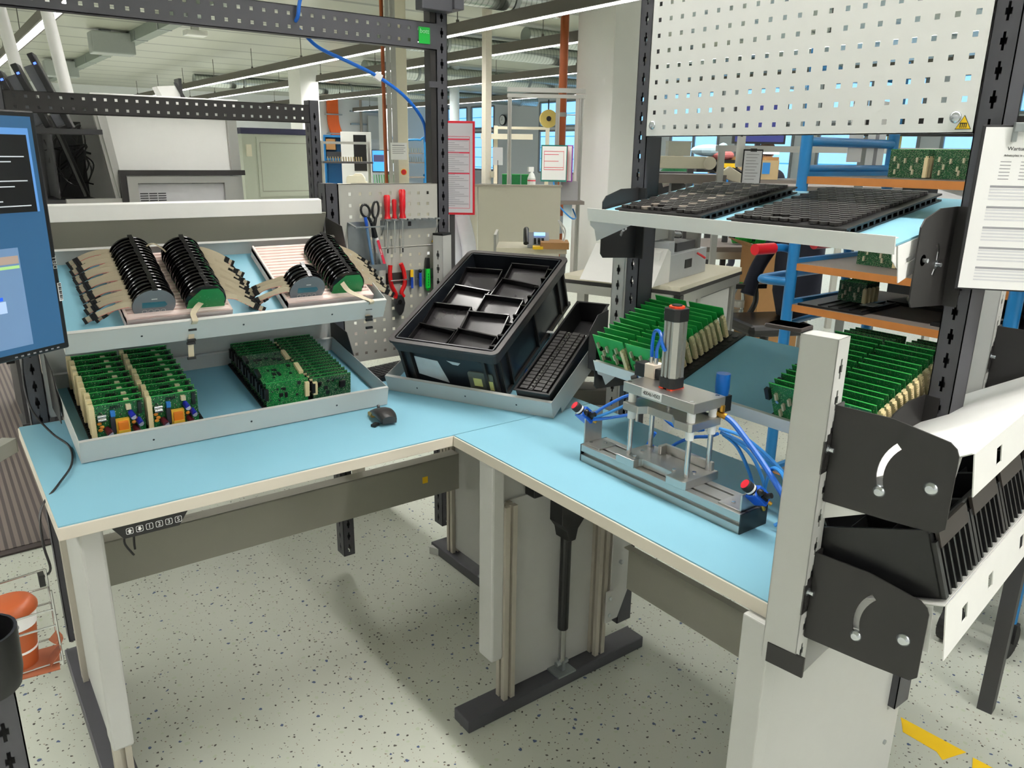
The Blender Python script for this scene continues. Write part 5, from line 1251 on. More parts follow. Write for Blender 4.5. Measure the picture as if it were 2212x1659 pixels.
for i, (a, b, l_) in enumerate((((.56, 4.93, CEIL), (.632, 4.30, 1.81), 'right white round pole crossing under the beam'), ((.36, 5.15, CEIL), (.47, 4.42, 1.81), 'left white round pole at the upper left corner'))):
    t = thing('round_pole', l_, 'pole', a, group='white round poles'); d_ = V(b) - V(a); obj('pole', MB().cyl((0, 0, -.005), d_, .027, n=18), WHITE, t, smooth=40); obj('ceiling_flange', MB().cyl((0, 0, -.012), (0, 0, 0), .07, n=18), WHITE, t); obj('end_plug', MB().cyl(d_, d_ * 1.01, .025, n=18), BLACK, t)
t = bg('tall_cabinet', 'pale grey green cabinet with a framed door, left of the far white pillar', 'cabinet', (3.7, 11.2, 0), 0, [('body', (0, 1.05, 0, .7, 0, 1.80), PGRN, .004), ('roof_trim', (-.01, 1.06, -.01, .71, 1.80, 1.88), mat('navy_trim', (40, 42, 74), .5))])
dr = box('door', (.2, .98, -.015, 0, .95, 1.76), PGRN, t); obj('door_groove', MB().box(.24, .94, -.017, -.015, 1.02, 1.03).box(.24, .94, -.017, -.015, 1.68, 1.69).box(.24, .248, -.017, -.015, 1.02, 1.69).box(.93, .94, -.017, -.015, 1.02, 1.69), MGREY, dr); box('door', (.2, .98, -.015, 0, .12, .92), PGRN, t); box('switch_box', (.05, .12, -.03, 0, 1.50, 1.66), BEIGE, t)
bg('wall_switch', 'small black switch on the far white pillar', 'switch', (6.637, 16.45, 1.75), 0, [('casing', (-.08, 0, -.1, .1, -.13, .13), BLACK), ('lever', (-.1, -.08, -.02, .02, -.04, .04), LGREY)])
t = thing('information_poster_frame', 'white leaning box with a black edge above the enclosure', 'box', (1.22, 4.9, 1.846)); slant_ = MB(); slant_.prism([(-.02, 0), (.09, 0), (.05, .08), (-.05, .07)], 0, .12, 'y'); obj('box_body', slant_, LGREY, t); obj('black_edge', MB().prism([(.085, 0), (.105, 0), (.055, .095), (.04, .095)], -.01, .0, 'y').box(.07, .085, 0, .1, .0, .12), BLACK, t)
# -------- assembly table seen between the tool panel and the beam
t = thing('assembly_table', 'aluminium assembly table behind the tool panel with a shelf full of boards', 'table', (5.6, 12.0, 0), R(-20))
box('tabletop', (-.5, 1.6, -.5, .45, 1.03, 1.07), BEIGE, t); box('upper_shelf', (-.35, .45, .0, .45, 1.40, 1.43), DKG, t)
q = MB()
for x in (-.45, 1.5):
    for y in (-.45, .4): frame_leg(q, x, y, 1.03)
for x in (-.33, .43): frame_leg(q, x, .40, 1.75)
q.box(-.35, .45, .39, .41, 1.70, 1.74); obj('frame', q, ALU, t)
def pcb_stack(label, loc, rz, n, w, h, p, m1=PCB_A, edge=GREEN, grp='rows of green boards in the hall', each=None):
    """a rack row: every board a thing of its own"""
    pr_ = None
    for i in range(n):
        M = TR(loc[0], loc[1], loc[2], R(rz)) @ TR(0, i * p, 0, rx=R(-4))
        lb = '%s green board %s' % (ORD[i] if i < 20 else str(i), label)
        if pr_ is None:
            pr_ = thing('rack_board', lb, 'circuit board', M=M, group=grp)
            box('board', (0, w, 0, .002, 0, h), m1, pr_); box('edge_connector', (w - .012, w + .002, -.01, 0, h * .1, h * .85), IVORY, pr_); box('board_edge', (0, w, -.0004, .0024, h, h + .0012), edge, pr_)
        else: dup(pr_, M, lb)
pcb_stack('from the left on the shelf left of the small far monitor', (5.45, 12.30, 1.43), 72, 14, .14, .07, -.042, mat('brownish_boards', (170, 150, 96), .5, var=.3, scale=200), IVORY)
pcb_stack('from the left on the far table below the monitor', (6.0, 11.75, 1.07), 70, 12, .12, .16, -.04, mat('bright_green_box', (20, 170, 80), .45))
t = bg('monitor', 'small far monitor with blue and white windows above the tool panel', 'monitor', (6.10, 12.05, 1.26), -36, [('casing', (0, .50, 0, .04, 0, .36), DKG, .003), ('stand', (.22, .28, .04, .1, -.17, .2), DKG), ('foot', (.12, .38, -.06, .14, -.19, -.17), DKG)])
sc = box('screen', (.015, .485, -.002, 0, .02, .345), SCRW, t); box('blue_desktop', (.015, .24, -.003, -.002, .02, .345), SCRB, sc); box('dark_window', (.03, .2, -.004, -.003, .17, .28), glow('screen_dark', (60, 60, 90), .5), sc); box('board_picture', (.35, .46, -.003, -.002, .15, .24), PCB_A, sc)
bg('label_printer', 'beige rounded label printer on the far table', 'printer', (5.35, 11.45, 1.07), -30, [('body', MB().prism(rrect(0, .28, 0, .16, .05, 4), 0, .2, 'y'), BEIGE), ('lid', MB().prism(rrect(.1, .26, .06, .19, .05, 4), .02, .18, 'y'), BEIGE), ('paper_slot', (.29, .31, .03, .17, .03, .07), BEIGE)])
bg('cabinet', 'white cabinet with a dark glass door beside the far pillar', 'cabinet', (7.2, 15.6, 0), -28, [('body', (0, .62, 0, .5, 0, 1.98), LGREY, .004), ('glass_door', (.26, .52, -.01, 0, 1.2, 1.92), BLACKG)])
t = bg('drawer_shelf', 'blue shelf unit with open compartments at the far pillar', 'shelf unit', (7.3, 16.7, 0), -28, [('frame', MB().box(0, .5, .02, .4, 1.88, 1.93).box(.46, .5, 0, .4, 0, 1.88).box(0, .04, 0, .4, 0, 1.88).box(0, .5, 0, .4, 1.4, 1.44).box(0, .5, .38, .4, 0, 1.9), BLUEF), ('carton', (.05, .25, .05, .35, 1.62, 1.85), CARD), ('carton', (.05, .4, .05, .35, 1.44, 1.58), DKG)])
# square column with emergency switches and paper sign
t = thing('energy_column', 'cream aluminium supply column with red emergency buttons, reaching the ceiling', 'column', (4.62, 8.5, 0), R(-30))
q = MB(); profile_mb(q, 0, 0, 0, CEIL, .06); profile_mb(q, -.06, 0, 0, CEIL, .05); obj('profile', q, ALU, t); box('duct', (.03, .15, -.03, .05, 0, CEIL - .002), BEIGE, t, .003); obj('brown_pipe', MB().cyl((-.12, .03, 0), (-.12, .03, CEIL - .002), .022), COPPER, t, smooth=40)
for z in (1.36, 1.12):
    b = box('switch_box', (.05, .13, -.06, -.03, z - .06, z + .06), BEIGE, t); obj('emergency_button', MB().cyl((.09, -.06, z), (.09, -.085, z), .03, n=16), RED, b); obj('button_ring', MB().cyl((.09, -.0605, z), (.09, -.066, z), .036, n=16), YELL, b)
t = bg('notice', 'white paper notice taped on the cream supply column', 'sign', (4.50, 8.36, 1.50), -30, [('paper', (-.02, .17, -.002, 0, 0, .19), PAPER)])
q = MB(); q.box(0, .14, -.003, -.002, .155, .165)
for k in range(4): q.box(0, .15 - .02 * (k % 2), -.003, -.002, .13 - k * .02, .136 - k * .02)
obj('print', q, INKG, t)
# blue trolley with green boards farther back
t = thing('shelf_trolley', 'far blue tube trolley with green boards behind the supply column', 'trolley', (6.9, 12.9, 0), R(-28))
q = MB()
for x in (0, .62): q.tube([(x, 0, .1), (x, 0, 1.72), (x + (.08 if x == 0 else -.08), 0, 1.8), (.31, 0, 1.8)], .02, 8, sub=3); q.tube([(x, .5, .1), (x, .5, 1.2)], .02, 8, False)
obj('tube_frame', q, BLUEF, t); 
for z in (1.16, 1.42, 1.58): box('shelf', (0, .62, 0, .5, z - .02, z), SHELFG, t)
q = MB()
for x in (0, .62):
    for y in (0, .5): q.cyl((x - .02, y, .05), (x + .02, y, .05), .05)
obj('caster', q, RUBBER, t)
pcb_stack('from the left on the top shelf of the far blue trolley', (6.95, 12.9, 1.582), 62, 13, .1, .09, -.042, PCB_D)
pcb_stack('from the left on the middle shelf of the far blue trolley', (6.93, 12.86, 1.422), 62, 13, .1, .09, -.042, PCB_D)
# wall services
t = thing('cable_bundle', 'orange cable bundle bending down the back wall', 'cables', (12.6, 27.93, 0)); obj('orange_cables', MB().ribbon([(.0, -.06, 3.4), (.0, -.06, 2.9), (.03, -.06, 2.5), (.2, -.06, 1.9), (.22, -.06, 1.0)], .42, .09, 6), mat('orange_cable', (238, 104, 34), .5, var=.2, scale=25, stretch=(8, 1, .1)), t); obj('cable_rail', MB().box(-.3, .35, -.13, -.0, 2.86, 2.9).box(-.25, .45, -.13, 0, 2.2, 2.24), ZINC, t)
t = thing('cable_ladder', 'grey cable rails with conduits on the back wall', 'cable rail', (14.2, 27.93, 0))
for z in (3.0, 2.55, 2.1, 1.65): box('rail', (-.9, 1.3, -.1, 0, z, z + .05), ZINC, t)
for x in (-.5, .5, .9): obj('conduit', MB().cyl((x, -.12, 1.0), (x, -.12, CEIL), .05), mat('grey_conduit', (170, 160, 150), .5), t)
box('fuse_box', (-.25, .2, -.2, -.12, 2.05, 2.9), LGREY, t)
for i, (x, y, r, l_) in enumerate(((9.9, 17.9, .11, 'grey vertical pipe beside the supply column'), (10.0, 15.6, .11, 'light round column rising in front of the blue windows'))):
    t = thing('vertical_pipe', l_, 'pipe', (x, y, 0)); obj('pipe', MB().cyl((0, 0, 0), (0, 0, CEIL), r, n=18), mat('pale_grey_pipe', (190, 200, 204), .4), t, smooth=40); obj('clamp', MB().cyl((0, 0, 2.2), (0, 0, 2.25), r + .02, n=18), ZINC, t)
t = thing('wall_clock', 'round black rimmed wall clock between the blue windows', 'clock', (17.42, 23.9, 2.76)); obj('rim', MB().cyl((0, 0, 0), (-.06, 0, 0), .19, n=24), BLACK, t); obj('dial', MB().cyl((-.061, 0, 0), (-.066, 0, 0), .16, n=24), PAPER, t); obj('clock_hand', MB().box(-.069, -.066, -.005, .005, 0, .12).box(-.069, -.066, 0, .08, -.005, .005), INK, t); obj('mount', MB().box(0, .075, -.02, .02, -.02, .02), BLACK, t)
bg('support_post', 'cream square post in front of the blue windows', 'post', (6.08, 8.72, 0), 0, [('post', (-.04, .05, -.04, .05, 0, CEIL - .002), mat('cream_post', (226, 220, 206), .6)), ('socket_box', (.03, .08, -.07, -.04, 1.28, 1.36), BEIGE)])
# brown pipe on the white pillar
t = thing('drain_pipe', 'rusty brown vertical pipe standing along the white pillar', 'pipe', (6.50, 7.70, 0)); obj('pipe', MB().cyl((0, 0, 0), (0, 0, CEIL), .052, n=20), COPPER, t, smooth=40); obj('pipe_clamp', MB().cyl((0, 0, 2.03), (0, 0, 2.08), .058, n=20), ZINC, t); obj('clamp_rod', MB().cyl((.05, -.02, 2.055), (.20, -.10, 2.055), .006), ZINC, t); obj('pipe_sticker', MB().cyl((0, 0, .62), (0, 0, .84), .0535, n=20), mat('printed_sticker', (170, 178, 188), .4, var=.3, scale=60), t)
# cream partition with coat and poster
t = bg('partition_wall', 'low cream partition wall behind the black crate', 'partition', (3.7, 6.35, 0), -30, [('panel', (-.62, .52, 0, .04, 0, 1.29), mat('cream_partition', (216, 212, 196), .6, var=.01)), ('panel', (.525, 1.30, 0, .04, 0, 1.29), mat('cream_partition', (216, 212, 196), .6)), ('top_rail', (-.63, 1.31, -.005, .045, 1.29, 1.31), mat('grey_beige_rail', (176, 170, 156), .5))])
t = thing('poster_stand', 'tall red framed info board with printed sheet beside the corner post', 'sign', M=TR(2.37, 3.78, 0, R(-38)))
box('frame', (-.10, .155, 0, .012, 1.25, 1.75), mat('red_frame', (206, 24, 44), .4), t, .002); sh = box('sheet', (-.088, .143, -.002, 0, 1.262, 1.738), mat('grey_white_sheet', (196, 194, 200), .5, var=.01), t); box('post', (.01, .04, .012, .04, 0, 1.5), DKG, t); box('foot', (-.12, .17, -.15, .18, 0, .02), DKG, t); box('top_clip', (-.05, .0, .0, .02, 1.75, 1.79), BLACK, t)
q = MB(); g = MB(); o_ = MB()
for z in (1.655, 1.585, 1.475): q.box(-.068, .125, -.003, -.002, z - .004, z + .003)
q.box(-.07, -.068, -.003, -.002, 1.285, 1.67).box(.125, .127, -.003, -.002, 1.285, 1.67).box(-.07, .127, -.003, -.002, 1.285, 1.287).box(-.07, .127, -.003, -.002, 1.668, 1.67)
for k in range(34):
    z = 1.645 - k * .0105; g.box(-.06 + (.02 if k > 18 else 0), .10 - .025 * ((k * 7) % 4) + .02, -.003, -.002, z, z + .003)
for k in range(6):
    z = 1.40 - k * .018; n = 12; P1 = [(-.058 + .006 * math.cos(2 * math.pi * i / n), z + .006 * math.sin(2 * math.pi * i / n)) for i in range(n)]; o_.prism(P1, -.0035, -.002, 'y')
obj('red_rule', q, INKR, sh); obj('printed_lines', g, INKG, sh); obj('round_symbol', o_, mat('blue_symbol', (70, 90, 170), .5), sh)
t = thing('work_coat', 'white work coat hanging behind the red framed board', 'coat', (2.52, 4.02, 0), R(-35))
q = MB(); n = 20; prof = ((1.27, .03, .03), (1.24, .09, .05), (1.10, .11, .07), (.9, .13, .08), (.72, .15, .09)); vs = []; fs = []
for z, a_, b_ in prof:
    for k in range(n):
        f = 1 + .12 * math.cos(6 * 2 * math.pi * k / n + z * 7); vs.append((a_ * f * math.cos(2 * math.pi * k / n), b_ * f * math.sin(2 * math.pi * k / n), z))
for i in range(len(prof) - 1):
    for k in range(n): fs.append((i * n + k, i * n + (k + 1) % n, (i + 1) * n + (k + 1) % n, (i + 1) * n + k))
fs += [tuple(range(n)), tuple(range((len(prof) - 1) * n, len(prof) * n))]
obj('coat_body', q.add(vs, fs), mat('white_cloth', (236, 238, 244), .85), t, smooth=True); obj('sleeve', MB().tube([(.09, -.02, 1.22), (.13, -.05, 1.05), (.13, -.06, .9)], .045, 10), mat('white_cloth', (236, 238, 244), .85), t, smooth=60); obj('hook', MB().tube([(0, 0, 1.27), (0, 0, 1.30), (0, .03, 1.31)], .01), BLACK, t)
bg('coat_stand', 'dark stand carrying the white work coat', 'coat stand', (2.52, 4.10, 0), -35, [('pole', (-.015, .015, -.015, .015, .02, 1.34), DKG), ('foot', (-.2, .2, -.2, .2, 0, .02), DKG)])
# aluminium portal frame with papers, shelf, telephone
t = thing('portal_frame', 'aluminium profile portal left of the brown pipe', 'frame', (5.95, 7.62, 0), R(-32))
q = MB(); frame_leg(q, .32, 0, 2.22); obj('post', q, ALU, t); q = MB(); frame_leg(q, .60, 0, 2.22); obj('post', q, ALU, t); obj('top_beam', MB().box(-.28, .64, -.03, .03, 2.22, 2.26).box(-.28, .64, -.03, .03, 2.28, 2.33), ALU, t); q = MB(); frame_leg(q, -.25, 0, 2.22); obj('post', q, ALU, t)
box('lower_shelf', (.30, .62, -.35, .05, 1.02, 1.06), SHELFG, t); 
bg('grey_terminal', 'small grey tilted device on the portal shelf', 'device', (6.12, 7.22, 1.062), -32, [('body', MB().prism([(0, 0), (.2, 0), (.2, .22), (.05, .22)], 0, .2, 'x'), mat('grey_device', (150, 150, 152), .5)), ('port_panel', (.02, .18, .02, .03, .03, .08), DKG)])
t = thing('document_holder', 'framed white sheet with red lines hanging on the portal', 'document holder', (5.87, 7.30, 0), R(-38)); box('frame', (-.005, .30, 0, .012, 1.28, 1.69), mat('teal_frame', (40, 120, 110), .4), t); sh = box('sheet', (.008, .288, -.002, 0, 1.30, 1.675), PAPER, t); q = MB()
for z in (1.62, 1.585, 1.51, 1.44, 1.415): q.box(.03, .26 if z in (1.62, 1.44, 1.415) else .2, -.003, -.002, z - .003, z + .003)
q.box(.03, .034, -.003, -.002, 1.415, 1.62).box(.256, .26, -.003, -.002, 1.415, 1.62); obj('red_rule', q, INKR, sh); box('holder_arm', (.1, .16, .012, .22, 1.5, 1.53), BLACK, t)
for k, (m, l_) in enumerate(((INKR, 'pink'), (mat('purple_sleeve', (150, 70, 170), .5), 'purple'))): bg('document_sleeve', '%s edged document sleeve behind the framed white sheet' % l_, 'document sleeve', (6.12 + .05 * k, 7.16 - .035 * k, 0), 10, [('sleeve', (0, .012, -.02, .22, 1.28, 1.69), m), ('sheet', (-.003, 0, -.01, .2, 1.29, 1.68), PAPER)])
o = obj('network_cable', MB().tube([(5.98, 7.2, 1.28), (6.0, 7.15, 1.05), (6.12, 7.05, .88), (6.3, 7.15, .86), (6.38, 7.3, .95)], .01, 6), BLUEL, smooth=40); tag(o, 'light blue cable sagging below the framed sheet', 'cable')
t = bg('side_table', 'low aluminium table with the telephone beside the partition', 'table', (3.55, 4.95, 0), -38, [('tabletop', (0, .55, 0, .45, .84, .88), BEIGE), ('profile', (-.02, .0, 0, .45, .78, .98), ALU), ('leg', (.0, .045, .02, .065, 0, .84), ALU), ('leg', (.5, .545, .02, .065, 0, .84), ALU), ('leg', (.25, .295, .38, .425, 0, .84), ALU)])
bg('cardboard_box', 'flat brown carton under the telephone', 'box', (3.72, 4.74, .882), -38, [('carton', (.08, .30, 0, .25, 0, .05), CARD), ('flap', (.02, .1, -.03, .2, .0, .02), YELL)])
t = thing('telephone', 'grey and black desk telephone with a blue lit display', 'telephone', (3.74, 4.80, .885), R(-38)); obj('base', MB().prism([(0, .0), (.2, .0), (.2, .10), (.02, .02)], .0, .17, 'x'), mat('silver_grey_phone', (140, 142, 146), .4), t)
t2 = obj('handset', MB().tube([(-.01, .02, .03), (-.012, .06, .07), (-.012, .15, .12), (-.01, .19, .12)], .022, 10), BLACK, t, smooth=50); obj('display', MB().prism([(.13, .078), (.18, .098), (.18, .102), (.13, .082)], .05, .14, 'x'), glow('phone_display', (130, 180, 255), .9), t); q = MB()
for i in range(3):
    for j in range(4): q.cb((.06 + i * .03, .03 + j * .022, .032 + j * .0095), (.02, .014, .008))
obj('key_pad', q, BLACK, t)
t = thing('cable_tangle', 'white cables hanging beside the telephone', 'cable', (3.98, 4.66, .89)); obj('cable', MB().tube([(0, 0, 0), (.05, .03, .12), (.0, .06, .2), (.06, .05, .08), (.02, .08, .0)], .006, 6), PAPER, t)
# shelf frame with lamp in front of windows
t = bg('storage_rack', 'cream slotted shelf frame standing in front of the blue windows', 'shelf frame', (7.2, 10.3, 0), -36, [('post', (.1, .16, 0, .05, 0, 2.0), BEIGE), ('post', (.9, .96, 0, .05, 0, 2.05), BEIGE), ('rail', (.16, .9, .01, .03, 1.95, 1.99), BEIGE), ('lamp_tray', (-.1, .7, -.1, .0, 1.80, 1.88), BEIGE), ('tabletop', (-.1, 1.1, -.5, .05, .96, 1.0), BEIGE), ('leg', (-.1, -.05, -.5, -.45, 0, .96), ALU)])
bg('spray_bottle', 'white spray bottle beside the framed sheet', 'bottle', (5.44, 6.93, 1.30), 0, [('bottle_body', MB().lathe([(0, -.09), (.045, -.09), (.045, .03), (.03, .07), (.012, .1), (0, .1)], 16), mat('milky_bottle', (222, 226, 224), .4)), ('spray_head', (-.05, .02, -.012, .012, .1, .15), PAPER), ('red_label', MB().cyl((0, 0, .0), (0, 0, .012), .0455, n=16), INKR)])
bg('bottle_shelf', 'narrow cream ledge carrying the spray bottle', 'shelf', (5.44, 6.93, 0), -32, [('ledge', (-.1, .15, -.08, .1, 1.185, 1.21), BEIGE), ('support', (.0, .05, .0, .05, 0, 1.185), BEIGE)])
t = bg('desk', 'black desk with green boxes in front of the window wall', 'desk', (5.9, 8.45, 0), -36, [('tabletop', (-.1, .7, -.2, .35, 1.16, 1.2), DKG), ('side_panel', (-.1, -.06, -.2, .35, 0, 1.16), DKG), ('side_panel', (.66, .7, -.2, .35, 0, 1.16), DKG)])
for k in range(3): bg('storage_box', '%s green board box from the left on the black desk' % ORD[k], 'box', (6.08 + .10 * k, 8.36 - .075 * k, 1.202), -36, [('box_body', (0, .11, 0, .12, 0, .13), mat('green_box', (16, 118, 58), .5, var=.4, scale=60)), ('box_rim', (-.003, .113, -.003, .123, .124, .132), GREEN)], group='green boxes on the black desk')
bg('paper_sheet', 'grey printed sheet in a holder above the black desk', 'paper', (6.05, 8.53, 1.203), -36, [('sheet', (0, .13, 0, .004, .24, .46), INKP), ('stand', (.06, .07, .0, .01, 0, .3), DKG)])
bg('pink_pack', 'pink pack lying on the far desk beside the post', 'pack', (7.35, 10.05, 1.002), -36, [('pack', (.1, .4, -.2, 0, 0, .12), mat('pink_plastic', (226, 130, 130), .5)), ('black_lid', (.2, .7, -.4, -.22, 0, .14), BLACK)])
t = thing('hose_reel', 'yellow cable reel hanging in the portal frame', 'reel', (6.30, 7.72, 2.0), R(-32)); obj('reel', MB().cyl((0, -.05, 0), (0, .05, 0), .105, n=24), mat('yellow_reel', (206, 184, 100), .5), t); obj('hub', MB().cyl((0, -.055, 0), (0, .055, 0), .03, n=16), BLACK, t); obj('hanger', MB().cyl((0, 0, .105), (0, 0, .22), .008), BLACK, t)
# -------- right side: working tables behind bench B
t = thing('workbench', 'white topped bench of aluminium profiles behind the far dark post', 'workbench', (3.24, 2.80, 0), R(19))
box('tabletop', (0, 1.02, 0, .75, .875, .90), BEIGE, t); box('edge_band', (-.004, 1.024, -.004, .75, .855, .8745), BLACKC, t)
q = MB(); q.box(.0, 1.0, .0, .04, .80, .853).box(0, .04, 0, .75, .80, .853); obj('profile_rail', q, ALU, t); box('corner_block', (-.008, .04, -.008, .03, .80, .853), BLACK, t)
for x in (.30, .92): box('leg', (x, x + .05, .01, .06, 0, .80), ALU, t)
box('leg', (.02, .07, .6, .65, 0, .80), ALU, t); d1 = box('cabinet_panel', (.02, .30, .02, .05, .05, .79), LGREY, t); obj('tape_remnant', MB().prism([(.02, .72), (.20, .73), (.18, .66), (.1, .62), (.03, .66)], .0185, .02, 'y'), mat('old_tape', (196, 178, 140), .6), d1); obj('round_sticker', MB().cyl((.24, .02, .62), (.24, .0185, .62), .05, n=18), INKP, d1)
d2 = box('cabinet_door', (.36, .90, .03, .05, .08, .78), LGREY, t); obj('lock_key', MB().cyl((.64, .03, .66), (.64, .01, .66), .012).box(.60, .66, .008, .012, .655, .67).box(.638, .642, .008, .012, .58, .65), STEEL, d2)
t = thing('test_fixture', 'silver box shaped fixture with a white sloping front on the white bench', 'fixture', M=TR(3.24, 2.80, .90, R(19)) @ TR(.02, .12, .0005))
obj('sloping_front', MB().prism([(0, 0), (.0, .17), (.02, .18), (.1, .18), (.1, 0)], .02, .36, 'y') , WHITE, t)
obj('housing', MB().box(.1, .66, .0, .45, 0, .15).box(.12, .2, .02, .43, .15, .22), mat('silver_paint', (184, 188, 192), .4, .3), t, .002)
obj('sloped_panel', MB().prism([(-.12, 0), (.1, 0), (.1, .17), (.06, .19)], -.002, .45, 'y'), WHITE, t)
obj('handle', MB().box(.32, .42, -.004, 0, .055, .105), BLACK, t); obj('lever', MB().tube([(.48, -.01, .13), (.50, -.03, .115), (.52, -.045, .10)], .007), RED, t); obj('slide_rail', MB().box(-.1, .26, .08, .13, .23, .30).box(-.1, .26, .3, .34, .23, .29), ALU, t)
each('hinge_block', MB().box(.24, .28, .06, .12, .15, .31).box(.56, .60, .02, .1, .15, .25).cyl((.30, .08, .25), (.40, .08, .24), .016), ALUM, t); obj('inner_tray', MB().box(.28, .56, .04, .42, .15, .20), DKG, t)
q = MB()
for k in range(7): q.tube([(.0 + k * .07, .2, .30), (.03 + k * .07, .17, .36), (.06 + k * .07, .22, .31)], .004, 5)
obj('wiring', q, BLACK, t)
t = bg('back_table', 'long table with green spiral boards behind the office chair', 'table', (5.1, 4.35, 0), -30, [('tabletop', (-.1, 1.1, -.2, .5, .84, .88), SHELFG), ('profile_rail', (-.1, 1.1, -.2, -.16, .78, .84), ALU), ('leg', (-.05, 0, -.15, -.1, 0, .78), ALU), ('leg', (1.0, 1.05, -.15, -.1, 0, .78), ALU)])
for k, (x, y, n, m_) in enumerate(((5.42, 4.15, 16, .20), (5.52, 4.02, 16, .20), (5.70, 3.95, 11, .24))):
    pr_ = None
    for i in range(n):
        M = TR(x, y, .885, R(-30)) @ TR(i * m_ / n, 0, .0)
        lb = '%s round green board from the left in the %s roll on the long table' % (ORD[i], ORD[k])
        if pr_ is None:
            pr_ = thing('round_board', lb, 'circuit board', M=M, group='rolls of round green boards'); obj('board', MB().cyl((0, 0, .06), (.004, 0, .06), .055, n=18), mat('bright_pcb_green', (16, 168, 50), .4), pr_); obj('connector', MB().box(-.006, 0, -.03, .03, .03, .07), BLACK, pr_)
        else: dup(pr_, M, lb)
bg('cardboard_box', 'open brown carton behind the office chair', 'box', (5.10, 3.62, 0), -30, [('carton', (0, .35, 0, .4, 0, .90), CARD), ('flap', MB().prism([(0, .90), (-.12, .96), (-.12, .965), (0, .905)], 0, .4, 'y').prism([(.35, .90), (.5, .93), (.5, .935), (.35, .905)], 0, .4, 'y'), CARD)])
t = thing('office_chair', 'black office chair with armrest, a dark jacket over its back', 'chair', (4.48, 3.10, 0), R(-25))
box('seat', (-.24, .22, -.24, .24, .46, .54), BLACK, t, .03); box('backrest', (.16, .24, -.2, .2, .62, 1.08), BLACK, t, .03); obj('armrest', MB().box(-.2, .12, .24, .30, .70, .73).tube([(.05, .27, .70), (.06, .27, .60), (.0, .25, .5)], .02), BLACK, t); obj('gas_spring', MB().cyl((0, 0, .12), (0, 0, .47), .03), BLACK, t); q = MB()
for k in range(5):
    a = 2 * math.pi * k / 5; q.tube([(0, 0, .13), (.27 * math.cos(a), .27 * math.sin(a), .085)], .022, 8, False)
obj('star_base', q, BLACK, t); 
for k in range(5):
    a = 2 * math.pi * k / 5; obj('caster', MB().cyl((.27 * math.cos(a) - .02, .27 * math.sin(a), .035), (.27 * math.cos(a) + .02, .27 * math.sin(a), .035), .035), RUBBER, t)
t = thing('jacket', 'dark blue jacket hanging over the office chair', 'jacket', (4.48, 3.10, 0), R(-25)); q = MB(); vs = []; fs = []; n = 16
for z, a_, b_ in ((1.13, .05, .17), (1.09, .085, .24), (.9, .10, .25), (.7, .11, .22), (.55, .09, .16)):
    for k in range(n): f = 1 + .07 * math.cos(5 * 2 * math.pi * k / n + z * 9); vs.append((.20 + a_ * f * math.cos(2 * math.pi * k / n), b_ * f * math.sin(2 * math.pi * k / n), z))
for i in range(4):
    for k in range(n): fs.append((i * n + k, i * n + (k + 1) % n, (i + 1) * n + (k + 1) % n, (i + 1) * n + k))
fs += [tuple(range(n)), tuple(range(4 * n, 5 * n))]
NAVY = mat('navy_cloth', (34, 36, 52), .9, var=.15, scale=15); obj('jacket_body', q.add(vs, fs), NAVY, t, smooth=True); obj('sleeve', MB().tube([(.14, .2, 1.06), (.05, .26, .86), (-.02, .25, .66)], .05, 10), NAVY, t, smooth=60); obj('collar', MB().tube([(.14, -.1, 1.12), (.2, 0, 1.15), (.14, .1, 1.12)], .025), NAVY, t, smooth=60)
t = thing('water_bottle', 'clear plastic water bottle beside the white bench', 'bottle', (5.15, 3.83, .31)); obj('bottle_body', MB().lathe([(0, 0), (.04, .0), (.042, .02), (.039, .07), (.042, .12), (.042, .2), (.03, .25), (.014, .285), (.013, .30), (0, .30)], 18), GLASSY, t, smooth=40); obj('screw_cap', MB().cyl((0, 0, .298), (0, 0, .318), .015), GREEN, t); obj('water', MB().cyl((0, 0, .004), (0, 0, .10), .037, n=16), mat('water_tint', (225, 235, 230), .05, trans=.9), t); obj('label_band', MB().cyl((0, 0, .12), (0, 0, .17), .0425, n=18), mat('pale_label', (225, 228, 225), .5, alpha=.6), t)
bg('footrest', 'low grey step on the floor carrying the water bottle', 'step', (5.15, 3.83, 0), -30, [('step_board', (-.25, .25, -.15, .15, .28, .31), LGREY), ('support', (-.23, -.2, -.15, .15, 0, .28), ALU), ('support', (.2, .23, -.15, .15, 0, .28), ALU)])
t = thing('inspection_device', 'cream inspection arm with a long slanted lamp over the benches', 'inspection arm', (4.20, 4.02, 0), R(-38))
obj('arm', MB().prism(rrect(.02, .42, 1.50, 1.585, .03, 3), -.05, .05, 'y').prism([(-.06, 1.40), (.08, 1.585), (.12, 1.585), (.0, 1.40)], -.06, .06, 'y'), BEIGE, t, .004); obj('joint', MB().cyl((.43, -.06, 1.54), (.43, .06, 1.54), .045, n=18), BEIGE, t, smooth=40); obj('lamp_neck', MB().cyl((.46, 0, 1.53), (.53, 0, 1.49), .03), BLACK, t); obj('lamp_head', MB().prism([(.50, 1.46), (.58, 1.52), (.72, 1.44), (.80, 1.395), (.79, 1.375), (.60, 1.42)], -.03, .03, 'y'), BEIGE, t, .004); box('base_shelf', (-.05, .55, -.08, .3, 1.40, 1.46), SHELFG, t); box('stand', (.2, .28, .1, .2, 0, 1.40), DKG, t)
bg('parts_bin', 'translucent grey bin on the inspection arm shelf', 'bin', (4.36, 3.98, 1.585), -38, [('bin_body', (.0, .16, -.02, .1, .001, .10), mat('milky_grey', (190, 192, 180), .4)), ('bin_rim', (-.004, .164, -.024, .104, .095, .103), LGREY)])
